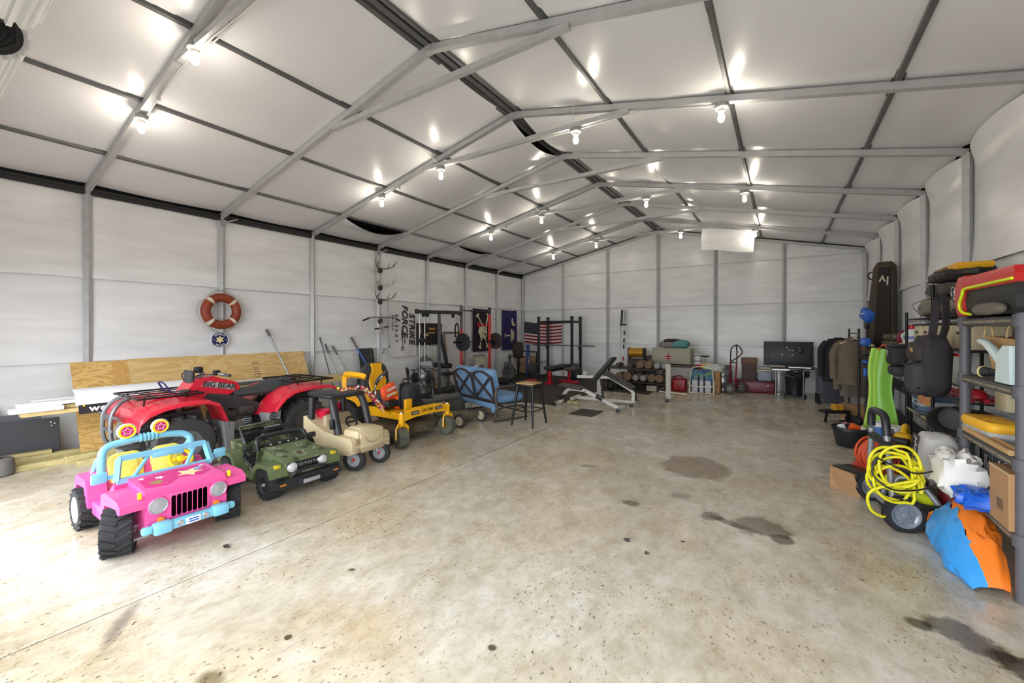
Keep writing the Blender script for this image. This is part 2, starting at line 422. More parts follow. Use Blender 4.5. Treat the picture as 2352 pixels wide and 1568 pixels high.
def hat(x, w2=.05, h=.03, m=DKSTEEL, nm='purlin'):
    z = roofz(x) + RT; sl = math.atan(.219) * (1 if x < XM else -1)
    o = B().prism([(-w2 / 2 - .018, h), (-w2 / 2 - .018, h - .004), (-w2 / 2, h - .004), (-w2 / 2 + .008, 0), (w2 / 2 - .008, 0), (w2 / 2, h - .004), (w2 / 2 + .018, h - .004), (w2 / 2 + .018, h)], -.02, YB + .03, 'xz').build(nm, m, ce)
    o.location = (x, 0, z); o.rotation_euler = (0, -sl, 0); return o
for x in (-6.585, -5.40, -4.20, -1.655, -.435, .785): hat(x)
for x in (XM - .085, XM + .085): hat(x, .06)
B().box((XM, 6.05, HE + RISE + RT - .0), (.06, 12.3, .02)).build('ridge_strip', DKSTEEL, ce)
# ---- steel frames
def steel(p0, p1, parent, nm, s=T):
    return B().tube([p0, p1], 1, 4, sq=(s / 2, s / 2)).build(nm, STEEL, parent, 20)
for i, y in enumerate(YF):
    fr = wal('trim_%d' % (i + 1))
    xl, xr, h = XL - T / 2, XR + T / 2, T / 2
    if i in (0,):
        pass
    steel((xl, y, 0), (xl, y, HE + .02), fr, 'column'); steel((xr, y, 0), (xr, y, HE + .02), fr, 'column')
    steel((xl - .0, y, HE + h - .007), (XM, y, HE + RISE + h), fr, 'rafter'); steel((XM, y, HE + RISE + h), (xr, y, HE + h - .007), fr, 'rafter')
    B().prism([(XM - .05, HE + RISE - .012), (XM + .05, HE + RISE - .012), (XM + .05, HE + RISE + .045), (XM, HE + RISE + .062), (XM - .05, HE + RISE + .045)], y - .033, y + .033, 'xz').build('ridge_plate', STEEL, fr)
    if i < 8:
        zc = roofz(-4.47) + .005
        steel((-4.52, y - .0, zc - .012), (-1.42, y, zc - .012), fr, 'collar_tie', .055)
    B().box((xl, y, .006), (.12, .12, .012)).build('foot_plate', STEEL, fr)
for x in bcols[1:6]:
    o = B().tube([(x, YB - .01, 0), (x, YB - .01, roofz(x) + .01)], 1, 4, sq=(.029, .029)).build('stud', STEEL, wb, 20)
    B().box((x + .035, YB - .035, roofz(x) - .045), (.03, .03, .09)).build('clip', STEEL, wb)
# ---- roll-up doors, wound up on their drums
DOORC = mat('roll_door_white', (228, 228, 226), .4)
DOORD = mat('roll_door_edge', (40, 40, 41), .6, bump=.4, bsc=30)
for k, (a, b) in enumerate(DOORS):
    dr = struct(bpy.data.objects.new('door_%d' % (k + 1), None)); COL.objects.link(dr)
    cy, cz, R0 = .29, 2.965, .145
    prof = []
    nr = 22
    for q in range(nr):
        a0 = 2 * PI * q / nr
        for da, rr in ((.0, R0), (.42, R0), (.5, R0 - .022), (.92, R0 - .022)):
            prof.append((cy + rr * math.cos(a0 + da * 2 * PI / nr), cz + rr * math.sin(a0 + da * 2 * PI / nr)))
    B().prism(prof, a + .02, b - .02, 'yz').build('drum_curtain', DOORC, dr, 25)
    for e in (a + .012, b - .012):
        sgn = -1 if e < (a + b) / 2 else 1
        sp_ = [(e, cy + (.02 + .10 * t / 40) * math.cos(t * .75), cz + (.02 + .10 * t / 40) * math.sin(t * .75)) for t in range(41)]
        B().cyl((e - .004, cy, cz), (e + .004, cy, cz), .123, n=24).build('coil_disc', DOORD, dr)
        B().tube(sp_, .014, 5).build('coil_edge', DOORD, dr)
        B().box((e + sgn * .06, .06, cz - .02), (.012, .3, .06)).build('drum_bracket', STEEL, dr)
    for e in (a - .04, b + .04):
        B().box((e, -.05, DH / 2 + .05), (.08, .06, DH + .1)).build('guide_rail', WHITEP, dr)
# ---- light bulbs on the frames
PORC = mat('porcelain', (222, 220, 212), .35)
GLOW = mat('bulb_glow', (255, 243, 224), .4, emit=BULB)
GBOX = mat('junction_box_grey', (160, 160, 160), .5, .4)
WIRE = mat('white_cable', (214, 214, 210), .5)
spots = [(0, -5.5, 0, 'lower bulb on the nearest left rafter, beside the roll-up door'), (0, -4.2, 0, 'bulb where the nearest collar tie meets the left rafter, top left of photo'),
         (2, -5.5, 0, 'lower left bulb of the second lit frame, above the tall leaning poles'), (2, -4.2, 0, 'upper left bulb of the second lit frame, at the tie end'),
         (2, -2.05, 1, 'bulb hanging under the tie of the second lit frame beside a looping cable'), (2, -.5, 0, 'right bulb of the second lit frame, nearest on the right slope'),
         (4, -5.5, 0, 'lower left bulb of the third lit frame, strong yellow glow'), (4, -4.2, 0, 'upper left bulb of the third lit frame, at the tie end'),
         (4, -2.05, 1, 'bulb under the tie of the third lit frame, right of the ridge'), (4, -.5, 0, 'right bulb of the third lit frame on the right slope'),
         (6, -5.5, 0, 'lowest left bulb near the back wall'), (6, -4.2, 0, 'upper left bulb near the back wall, at the tie end'),
         (6, -2.05, 1, 'bulb under the last tie, left of the hanging white sheet'), (6, -.5, 0, 'bulb at the right corner of the hanging white sheet')]
for fi, x, tie, lab in spots:
    y = YF[fi + 1]; z = (roofz(-4.47) - .036) if tie else roofz(x) - .002
    if x == -4.2: z = roofz(-4.47) - .036
    if fi == 0 and x == -4.2: z = roofz(-4.3) - .02
    t = thing('light_bulb_fixture', lab, 'light bulb', (x, y + (.0 if tie else .0), z), 0, 'bulb fixtures on the roof frames')
    B().lathe([(.052, 0), (.052, -.035), (.05, -.04)], n=8).build('junction_box', GBOX, t)
    B().lathe([(.052, -.038), (.06, -.042), (.058, -.052), (.035, -.06), (.03, -.085), (.024, -.088)], n=20).build('lampholder', PORC, t)
    B().lathe([(.012, -.086), (.018, -.095), (.024, -.112), (.031, -.135), (.032, -.15), (.026, -.172), (.012, -.184), (0, -.186)], n=14).build('bulb', GLOW, t)
def cable(nm, lab, pts, r=.006):
    o = B().tube(cr(pts, 5), r, 6).build(nm, WIRE); tag(o, lab, 'cable'); return o
for fi, nm in ((0, 'nearest'), (2, 'second'), (4, 'third'), (6, 'last')):
    y = YF[fi + 1] + .02; zt = roofz(-4.47) - .042
    ca = thing('wiring_cable', 'white wiring cable clipped under the %s lit roof frame between its bulbs' % nm, 'cable')
    if fi == 0:
        B().tube(cr([(-5.5, y + .03, roofz(-5.5) - .02), (-5.3, y + .01, roofz(-5.3) - .012), (-4.6, y + .01, roofz(-4.6) - .015), (-4.25, y + .02, zt - .03)], 5), .007, 6).build('cable_run', WIRE, ca)
        B().tube(cr([(-4.2, y, zt - .03), (-4.0, y + .015, zt - .012), (-3.4, y + .012, zt), (-2.4, y, zt)], 5), .007, 6).build('cable_run', WIRE, ca)
        B().tube(cr([(-4.2, y + .02, zt - .03), (-4.0, y - .01, zt - .004), (-3.4, y, zt), (-2.4, y - .01, zt)], 5), .007, 6).build('cable_run', WIRE, ca)
    else:
        B().tube(cr([(-5.5, y, roofz(-5.5) - .02), (-5.2, y, roofz(-5.2) - .012), (-4.62, y, roofz(-4.62) - .012), (-4.2, y, zt)], 5), .006, 6).build('cable_run', WIRE, ca)
        B().tube(cr([(-4.15, y, zt + .01), (-3.6, y, zt), (-2.4, y, zt), (-2.05, y, zt - .01), (-1.45, y, zt), (-1.2, y, roofz(-1.2) - .01), (-.5, y, roofz(-.5) - .02)], 5), .006, 6).build('cable_run', WIRE, ca)
        B().tube(cr([(-2.05, y, zt), (-2.1, y + .01, zt + .06), (-2.04, y - .1, zt + .22), (-1.95, y - .2, roofz(-1.95) + .055)], 5), .005, 6).build('cable_loop', WIRE, ca)
        B().tube(cr([(-4.2, y, zt + .01), (-4.2, y - .15, zt + .06), (-4.2, y - .4, roofz(-4.2) + .05)], 5), .005, 6).build('cable_loop', WIRE, ca)
    for xx in (-5.1, -4.3, -3.6):
        B().box((xx, y, roofz(min(xx, -4.47)) - .03), (.015, .03, .03)).build('clip', CHROME, ca)
# loose insulation sheet hung from the roof near the back
hs = B().grid(lambda u, v: (-1.63 + 1.12 * u - .03 * v * u, 10.98 - .10 * math.sin(v * 2.2) + .02 * math.sin(u * 5), (3.955 - .16 * u) - .53 * v + .015 * math.sin(u * 6)), 14, 10, (0, .02, 0)).build('insulation_sheet', INS)
tag(hs, 'loose white insulation sheet hanging from the roof near the back wall', 'sheet')
# ================================================================ vehicles on the left
def wheel(parent, c, r, w, rimm, name='wheel', tread='knob', n=18, rr=.56, hub=None, spokes=0, tyre=RUB, rz=0, width_rim=.9):
    b = B()
    b.lathe([(rr * r, -w * .46), (.80 * r, -w / 2), (.93 * r, -w * .47), (r * .985, -w * .36), (r * .985, w * .36), (.93 * r, w * .47), (.80 * r, w / 2), (rr * r, w * .46)], ax='y', n=28, cap=False)
    for k in range(n if tread else 0):
        for sgn in (-1, 1):
            a = 2 * PI * (k + (.5 if sgn > 0 else 0)) / n
            mx = Matrix.Rotation(-a, 4, 'Y') @ Matrix.Translation((0, sgn * w * .23, r * .985)) @ Matrix.Rotation(sgn * (.5 if tread == 'chev' else .15), 4, 'Z')
            if tread == 'chev': lw, ll = r * .13, w * .52
            else: lw, ll = r * .2, w * .36
            h = r * .07
            b.add([(x * lw / 2, y * ll / 2, z) for x in (-1, 1) for y in (-1, 1) for z in (-.01, h)], [(0, 1, 3, 2), (4, 6, 7, 5), (0, 4, 5, 1), (2, 3, 7, 6), (1, 5, 7, 3)], mx)
            if tread == 'knob':
                mx2 = Matrix.Rotation(-a, 4, 'Y') @ Matrix.Translation((0, sgn * w * .46, r * .93))
                b.add([(x * lw / 2, y * w * .05, z * r * .06) for x in (-1, 1) for y in (-1, 1) for z in (-1, 1)], [(0, 1, 3, 2), (4, 6, 7, 5), (0, 4, 5, 1), (2, 3, 7, 6), (0, 2, 6, 4), (1, 5, 7, 3)], mx2)
    o = b.build(name, tyre, parent); o.location = c; o.rotation_euler = (0, 0, rz)
    R1 = rr * r
    for sgn in (-1, 1):
        d = B(); d.lathe([(0, sgn * w * .40), (R1 * .22, sgn * w * .40), (R1 * .26, sgn * w * .30), (R1 * .7, sgn * w * .28), (R1 * .8, sgn * w * .42), (R1 * 1.03, sgn * w * .47), (R1 * 1.03, sgn * w * .3)], ax='y', n=24, cap=False)
        d.build('rim', rimm, o)
        if spokes:
            s = B()
            for k in range(spokes):
                a = 2 * PI * k / spokes
                s.box((math.sin(a) * R1 * .5, sgn * w * .36, math.cos(a) * R1 * .5), (R1 * .26, w * .08, R1 * .62), (0, a, 0))
            s.build('spokes', rimm, o)
        if hub: B().lathe([(0, sgn * w * .5), (R1 * .2, sgn * w * .48), (R1 * .24, sgn * w * .38)], ax='y', n=14).build('hub_cap', hub, o)
    return o
# ---------------------------------------------------------------- pink and blue ride-on jeep
PINK = mat('pink_plastic', (226, 84, 152), .38); SKYB = mat('sky_blue_plastic', (124, 192, 220), .4)
LYEL = mat('pale_yellow_plastic', (244, 232, 110), .45); YPL = mat('bright_yellow_plastic', (250, 214, 20), .4)
LENS = mat('lamp_lens_grey', (175, 176, 182), .15, .4); AMBER = mat('amber_lens', (226, 132, 40), .25)
MAG = mat('magenta_print', (203, 40, 120), .5); DKGR = mat('dark_grey_plastic', (58, 58, 62), .5)
j = thing('ride_on_jeep', 'pink toddler ride-on jeep with sky blue windscreen frame and yellow seats', 'toy car', (-4.02, 1.225, 0))
for x in (.28, -.43):
    for y in (-.325, .325): wheel(j, (x, y, .15), .15, .17, WHITEP, tread='chev', n=15, rr=.62, rz=-.36 if x > 0 else 0)
body = B()
body.prism([(.46, .13), (.485, .2), (.48, .37), (.45, .41), (.06, .435), (.06, .2), (.1, .13)], -.235, .235, 'xz')
body.build('hood', PINK, j)
B().prism([(.07, .15), (.07, .42), (-.02, .36), (-.12, .28), (-.30, .28), (-.36, .40), (-.56, .40), (-.58, .15)], -.30, .30, 'xz').build('tub', PINK, j)
for s in (-1, 1):
    B().prism([(.48, .315), (.48, .36), (.42, .39), (.16, .395), (.08, .36), (.06, .20), (.12, .20), (.16, .31), (.40, .335), (.44, .305)], s * .22, s * .372, 'xz').build('front_fender', PINK, j)
    B().prism([(-.24, .19), (-.28, .33), (-.34, .38), (-.56, .385), (-.62, .33), (-.6, .24), (-.55, .31), (-.36, .32), (-.3, .19)], s * .26, s * .37, 'xz').build('rear_fender', PINK, j)
    B().rb((-.09, s * .32, .19), (.32, .06, .10), .015).build('side_step', PINK, j)
    hl = B(); hl.lathe([(.056, 0), (.056, .012), (.05, .016), (.046, .010), (0, .016)], ax='x', n=20); o = hl.build('headlight', LENS, j); o.location = (.482, s * .178, .315)
    B().torus((.49, s * .178, .315), .055, .006, 'x').build('headlight_ring', PINK, j)
    B().lathe([(.022, 0), (.02, .012), (0, .014)], (.488, s * .165, .215), 'x', 14).build('indicator', AMBER, j)
    B().rb((.45, s * .265, .40), (.03, .02, .045), .008).build('marker_knob', YPL, j)
    m_ = B().rb((.03, s * .37, .465), (.035, .085, .075), .012); m_.box((.02, s * .315, .455), (.025, .07, .025)); m_.build('mirror', SKYB, j)
    B().cyl((.28, s * .12, .15), (.28, s * .3, .15), .016).build('axle_stub', LENS, j)
for k in range(7):
    B().prism(rrect(.026, .145, .012), 0, .006, 'yz', (.484, -.093 + k * .031, .285)).build('grille_slot', BLACK, j)
B().rb((.488, 0, .29), (.004, .26, .17), .002).build('grille_panel', PINK, j)
bp = B(); bp.rb((.525, 0, .175), (.06, .44, .058), .012); bp.rb((.535, .17, .178), (.075, .10, .075), .014); bp.rb((.535, -.17, .178), (.075, .10, .075), .014)
bp.rb((.515, .245, .178), (.05, .06, .05), .015); bp.rb((.515, -.245, .178), (.05, .06, .05), .015)
bump_ = bp.build('bumper', SKYB, j)
for y in (-.075, .075): B().lathe([(.021, 0), (.017, .008), (0, .006)], (.555, y, .176), 'x', 14).build('fog_lamp', LENS, bump_)
B().rb((.557, 0, .175), (.006, .085, .045), .002).build('number_plate', WHITEP, bump_)
for z in (.184, .168): B().box((.561, 0, z), (.002, .06, .008)).build('plate_print', BLUE, bump_)
# windscreen frame
def wsp(y, z): return (.075 - (z - .42) * .32, y, z)
wf_ = B()
for a, b2 in (((-.29, .425), (-.265, .575)), ((.29, .425), (.265, .575)), ((-.265, .575), (.265, .575)), ((-.29, .425), (.29, .425))):
    wf_.tube([wsp(*a), wsp(*b2)], 1, 4, sq=(.016, .018))
wf_.tube([wsp(-.2, .43), (.015, -.09, .565)], .013, 8); wf_.tube([wsp(.12, .43), (.015, .20, .57)], .013, 8)
wf_.rb((.03, .02, .555), (.03, .2, .045), .008)
wf_.build('windscreen_frame', SKYB, j)
# roll bar
rbp = [(-.30, -.285, .36), (-.30, -.285, .53), (-.32, -.26, .59), (-.33, -.19, .615), (-.33, 0, .63), (-.33, .19, .615), (-.32, .26, .59), (-.30, .285, .53), (-.30, .285, .36)]
rb_ = B().tube(cr(rbp, 4), .027, 10)
for s in (-1, 1): rb_.tube(cr([(-.31, s * .28, .55), (-.42, s * .285, .47), (-.52, s * .285, .36)], 4), .022, 8)
for k in range(5): rb_.torus((-.33, -.05 + k * .025, .63), .029, .007, 'y', 14, 6)
rbo = rb_.build('roll_bar', SKYB, j)
for y in (-.135, .075):
    h = B().lathe([(.03, -.03), (.058, -.02), (.062, .005), (.055, .014)], (-.325, y, .70), 'x', 22).build('roof_lamp', mat('lamp_cream', (222, 236, 226), .4), rbo)
    B().lathe([(.056, .012), (.052, .022), (.04, .02), (.04, .014)], (-.325, y, .70), 'x', 22).build('lamp_bezel', YPL, h)
    B().lathe([(.041, .016), (0, .018)], (-.325, y, .70), 'x', 20).build('lamp_face', MAG, h)
    st = [(math.sin(PI * k / 5) * (.033 if k % 2 == 0 else .015), math.cos(PI * k / 5) * (.033 if k % 2 == 0 else .015)) for k in range(10)]
    b_ = B(); b_.tube([(-.304, y + p[0], .70 + p[1]) for p in st], .0022, 5, True); b_.build('star_outline', WHITEP, h)
for y in (-.13, .13):
    s_ = B(); s_.puff(rrect(.215, .26, .06), .028, 'yz', (-.36, y, .40), .86, rot=(0, -.22, 0)); s_.rb((-.22, y, .275), (.26, .215, .05), .02); s_.build('seat', LYEL, j)
    B().puff(rrect(.14, .16, .03), .01, 'yz', (-.33, y, .40), .9, rot=(0, -.22, 0)).build('seat_pad', LYEL, j)
sw = B().torus((0, 0, 0), .075, .014, 'x', 20, 8); sw.box((0, 0, 0), (.02, .14, .02)); sw.rb((0, 0, 0), (.03, .05, .05), .01)
o = sw.build('steering_wheel', YPL, j); o.location = (-.06, .13, .46); o.rotation_euler = (0, -.6, 0)
B().rb((-.02, .02, .36), (.12, .5, .1), .03).build('dashboard', PINK, j)
B().box((.31, -.29, .09), (.1, .2, .014), (0, .1, 0)).build('steering_arm', LENS, j)
def star(r, n=5, k=.42, a0=0): return [(math.sin(PI * i / n + a0) * (r if i % 2 == 0 else r * k), math.cos(PI * i / n + a0) * (r if i % 2 == 0 else r * k)) for i in range(2 * n)]
def hz(x): return .41 + (.45 - x) * .064
dec = B(); dec.prism([(.16, -.2), (.36, -.21), (.40, -.1), (.30, .0), (.36, .12), (.30, .2), (.14, .21), (.12, 0)], 0, .0012); o = dec.build('hood_decal', MAG, j); o.location = (0, 0, hz(0) + .001); o.rotation_euler = (0, .0639, 0)
for px_, py_, r, mm, a in ((.25, .08, .085, mat('decal_cream', (226, 205, 160), .5), .3), (.3, -.13, .05, mat('decal_olive', (150, 130, 80), .5), .1), (.22, -.09, .03, WHITEP, .2), (.2, .15, .035, SKYB, .6), (.17, -.18, .02, WHITEP, 0), (.16, .19, .02, WHITEP, 0)):
    o = B().prism(star(r, 5, .5, a), 0, .0012).build('star_decal', mm, j); o.location = (px_, py_, hz(px_) + .0025); o.rotation_euler = (0, .0639, 0)
# ---------------------------------------------------------------- camouflage ride-on truck
def camo_mat(name, cols, sc=9):
    m = bpy.data.materials.new(name); m.use_nodes = True; nt = m.node_tree; b = nt.nodes['Principled BSDF']; L = nt.links.new
    tc = nt.nodes.new('ShaderNodeTexCoord'); n = nt.nodes.new('ShaderNodeTexNoise'); n.inputs['Scale'].default_value = sc; n.inputs['Detail'].default_value = 1.2; L(tc.outputs['Object'], n.inputs[0])
    r = nt.nodes.new('ShaderNodeValToRGB'); r.color_ramp.interpolation = 'CONSTANT'; e = r.color_ramp.elements
    e[0].position = 0; e[0].color = lin(cols[0]) + (1,); e[1].position = .40; e[1].color = lin(cols[1]) + (1,)
    for p, c in zip((.50, .57, .64), cols[2:]): q = e.new(p); q.color = lin(c) + (1,)
    L(n.outputs['Fac'], r.inputs[0]); L(r.outputs[0], b.inputs['Base Color']); b.inputs['Roughness'].default_value = .4
    return m
CAMO = camo_mat('toy_camouflage', [(62, 72, 46), (96, 108, 74), (96, 108, 74), (140, 144, 130), (84, 78, 52)], 8)
OLIVE = mat('olive_plastic', (98, 112, 76), .35)
BLKG = mat('soft_black_plastic', (36, 37, 41), .42)
k = thing('ride_on_truck', 'olive camouflage ride-on off-road truck with black bumper and roll bar', 'toy car', (-4.12, 2.2, 0))
for x in (.29, -.40):
    for y in (-.275, .275): wheel(k, (x, y, .132), .13, .12, BLKG, tread='knob', n=16, rr=.55, hub=LENS)
B().prism([(.40, .17), (.41, .30), (.385, .335), (.0, .385), (-.02, .3), (-.02, .15), (.36, .15)], -.20, .20, 'xz').build('hood', CAMO, k)
B().prism([(.40, .30), (.395, .335), (-.01, .39), (-.02, .375), (.38, .318)], -.215, .215, 'xz').build('hood_lid', CAMO, k)
B().prism([(0, .13), (0, .36), (-.03, .35), (-.06, .22), (-.27, .22), (-.32, .38), (-.56, .385), (-.57, .2), (-.52, .13)], -.235, .235, 'xz').build('body_tub', CAMO, k)
for s in (-1, 1):
    B().prism([(.42, .2), (.42, .27), (.38, .305), (.2, .31), (.12, .27), (.04, .14), (.10, .14), (.17, .25), (.24, .275), (.36, .27), (.385, .2)], s * .18, s * .335, 'xz').build('front_fender', OLIVE, k)
    B().prism([(-.20, .14), (-.25, .25), (-.32, .31), (-.48, .315), (-.58, .26), (-.60, .2), (-.55, .2), (-.47, .28), (-.34, .275), (-.29, .22), (-.25, .14)], s * .2, s * .335, 'xz').build('rear_fender', OLIVE, k)
    B().rb((-.08, s * .285, .15), (.28, .09, .03), .008).build('running_board', OLIVE, k)
    B().rb((.415, s * .145, .265), (.02, .09, .09), .01).build('grille_end', BLKG, k)
    h = B().lathe([(.043, 0), (.04, .02), (.03, .026), (0, .03)], (.418, s * .145, .262), 'x', 20).build('headlight', mat('clear_lens', (212, 214, 216), .08, .3), k)
    B().torus((.425, s * .145, .262), .043, .006, 'x', 20, 6).build('headlight_ring', CHROME, h)
    B().rb((.40, s * .27, .295), (.05, .05, .03), .008).build('indicator', mat('indicator_yellow', (196, 178, 40), .2), k)
    B().rb((-.03, s * .31, .40), (.035, .085, .055), .012).build('mirror', BLKG, k)
    d_ = B(); d_.tube([(-.27, s * .24, .34), (-.08, s * .26, .31)], .015, 8); d_.tube([(-.27, s * .24, .27), (-.16, s * .255, .25), (-.05, s * .26, .21), (-.03, s * .26, .3)], .013, 8)
    for q in range(3): d_.box((-.23 + q * .05, s * .245, .29 - q * .008), (.012, .02, .06), (0, .3, 0))
    d_.build('side_rail', BLKG, k)
B().rb((.413, 0, .265), (.012, .28, .075), .004).build('grille', BLACK, k)
text('TOYOTA', .042, LENS, k, (.421, 0, .268), (PI / 2, 0, PI / 2), sp=1.15, sx=1.25)
bb = B(); bb.prism([(-.33, .12), (-.30, .17), (-.16, .185), (.16, .185), (.30, .17), (.33, .12), (.26, .10), (-.26, .10)], .40, .475, 'yz'); bb.rb((.47, 0, .13), (.04, .24, .06), .012)
bb.tube(cr([(.44, -.17, .18), (.46, -.13, .225), (.46, 0, .235), (.46, .13, .225), (.44, .17, .18)], 4), .013, 8)
bo = bb.build('front_bumper', BLKG, k)
B().rb((.492, 0, .13), (.004, .16, .035), .001).build('number_plate', LENS, bo)
for s in (-1, 1): B().box((.478, s * .255, .145), (.004, .05, .012)).build('marker', AMBER, bo)
B().tube(cr([(-.01, -.235, .36), (-.03, -.23, .45), (-.06, -.18, .475), (-.06, 0, .48), (-.06, .18, .475), (-.03, .23, .45), (-.01, .235, .36)], 4), .02, 10).build('windscreen_bar', BLKG, k)
B().box((-.0, 0, .4), (.02, .43, .045), (0, .5, 0)).build('dash_panel', BLACK, k)
for q in range(9): B().cyl((.012, -.17 + q * .042, .405), (.018, -.17 + q * .042, .41), .014, n=8).build('dash_stud', LENS if q % 2 else BLKG, k)
ro = B().tube([(-.32, -.2, .37), (-.44, -.2, .52), (-.44, .2, .52), (-.32, .2, .37)], .02, 10); ro.rb((-.44, 0, .515), (.03, .42, .055), .01)
ro = ro.build('roll_bar', BLKG, k)
B().rb((-.425, 0, .517), (.005, .40, .045), .002).build('roll_bar_panel', CAMO, ro)
for y in (-.13, .13):
    lp = B().lathe([(.03, -.025), (.045, 0), (.04, .01), (0, .012)], (-.44, y, .583), 'x', 18).build('roof_lamp', BLKG, ro)
    for q in (-1, 0, 1): B().box((-.427, y, .583 + q * .02), (.004, .07, .006)).build('lamp_grille', LENS, lp)
for y in (-.105, .105):
    s_ = B(); s_.rb((-.40, y, .39), (.06, .17, .16), .02); s_.rb((-.39, y, .455), (.06, .165, .05), .02); s_.rb((-.28, y, .26), (.2, .18, .06), .02); s_.build('seat', BLACK, k)
o = B().torus((0, 0, 0), .06, .01, 'x', 18, 6).build('steering_wheel', BLKG, k); o.location = (-.12, -.1, .38); o.rotation_euler = (0, -.6, 0)
# ---------------------------------------------------------------- beige foot-to-floor toy truck
TAN = mat('tan_plastic', (204, 186, 150), .45); TAND = mat('tan_plastic_dark', (170, 150, 120), .5)
c = thing('toddler_push_truck', 'beige toddler push truck with black roof pillars and red-hubbed caster wheels', 'toy car', (-4.15, 2.96, 0))
B().prism([(-.50, .27), (-.50, .50), (-.46, .51), (-.30, .44), (-.1, .38), (.10, .36), (.36, .36), (.40, .32), (.40, .20), (.33, .17), (.10, .165), (-.02, .17), (-.14, .17), (-.25, .20), (-.30, .27), (-.38, .30), (-.46, .27)], -.245, .245, 'xz').build('body', TAN, c, 30)
hd = B(); hd.rb((.27, 0, .36), (.26, .36, .14), .04); hd.rb((.25, 0, .425), (.2, .22, .03), .015); hd.build('hood', TAN, c)
B().rb((.405, 0, .31), (.02, .3, .17), .015).build('grille_panel', TAN, c)
B().tube(cr([(.418, -.1, .36), (.42, -.07, .31), (.42, 0, .285), (.42, .07, .31), (.418, .1, .36)], 4), .006, 6).build('smile_moulding', TAND, c)
B().rb((.412, 0, .22), (.02, .3, .05), .012).build('front_bumper', TAND, c)
for s in (-1, 1):
    B().rb((.41, s * .195, .32), (.02, .06, .07), .012).build('headlight_moulding', TAND, c)
    B().rb((.41, s * .195, .235), (.02, .06, .04), .01).build('lamp_moulding', TAND, c)
    wheel(c, (.33, s * .165, .118), .113, .055, LENS, name='caster_wheel', tread='knob', n=20, rr=.6, hub=RED, spokes=5, rz=.5)
    B().tube([(.33, s * .165 - .035, .118), (.30, s * .13, .21)], .006, 6).build('caster_rod', CHROME, c)
    wheel(c, (-.38, s * .22, .125), .12, .06, LENS, tread='knob', n=20, rr=.6, hub=RED, spokes=5)
    B().tube(cr([(.10, s * .2, .36), (.03, s * .2, .58), (-.02, s * .19, .70), (-.08, s * .17, .76)], 4), [.042] * 13, 10).build('front_pillar', BLKG, c)
    B().tube([(-.40, s * .21, .44), (-.40, s * .2, .72)], .036, 10).build('rear_pillar', BLKG, c)
B().rb((-.23, 0, .755), (.46, .46, .05), .024, seg=3).build('roof', BLKG, c)
B().rb((.08, -.27, .48), (.05, .03, .11), .012).build('mirror', BLKG, c)
s_ = B(); s_.rb((-.22, 0, .42), (.1, .34, .22), .04); s_.rb((-.1, 0, .33), (.24, .36, .06), .02); s_.build('seat', TAND, c)
o = B().torus((0, 0, 0), .065, .011, 'x', 18, 6); o.box((0, 0, 0), (.012, .12, .02)); o = o.build('steering_wheel', BLACK, c); o.location = (.02, .02, .45); o.rotation_euler = (0, -.7, 0)
B().sph((.02, .02, .45), (.015, .02, .02), 8).build('horn', YPL, o)
bk = thing('toy_bucket', 'red toy bucket lying in the tray of the beige push truck', 'bucket', (-4.555, 2.9, .52))
B().lathe([(.06, -.09), (.075, .03), (.085, .035), (.08, .02), (.056, -.08)], n=18).build('pail', mat('toy_red', (225, 30, 70), .4), bk)
B().rb((.0, .17, .03), (.02, .16, .14), .006, (0, .3, .3)).build('lid_flap', mat('toy_pink', (240, 40, 90), .4), bk)
# ---------------------------------------------------------------- quad bike
ARED = mat('quad_red', (214, 36, 58), .3, coat=.3); GREYM = mat('grey_tube', (120, 122, 126), .4, .6)
ENG = mat('engine_grey', (88, 86, 82), .55, .4, var=.3, vsc=20); SEATB = mat('seat_vinyl', (58, 60, 64), .55)
a = thing('quad_bike', 'red and black quad bike with front and rear cargo racks beside the lumber', 'quad bike', (-5.78, 2.42, 0), -PI / 2)
for x in (.62, -.70):
    for y in (-.43, .43): wheel(a, (x, y, .29), .285, .21, GREYM, tread='chev', n=14, rr=.5, tyre=mat('quad_tyre', (62, 62, 62), .8, var=.2, vsc=8))
def fender(s, xs, name):
    b = B(); ys = [.12, .30, .46, .56, .58]
    def fn(u, v):
        i = u * (len(xs) - 1); i0 = min(int(i), len(xs) - 2); t = i - i0
        x = xs[i0][0] * (1 - t) + xs[i0 + 1][0] * t; z = xs[i0][1] * (1 - t) + xs[i0 + 1][1] * t
        jv = v * 4; j0 = min(int(jv), 3); y = ys[j0] * (4 and 1 - (jv - j0)) + ys[j0 + 1] * (jv - j0)
        z2 = z - max(0, (v - .7)) * .13 + .015 * math.sin(v * 9)
        return (x, s * y, z2)
    b.grid(fn, 24, 12, (0, 0, -.012)); return b.build(name, ARED, a, 50)
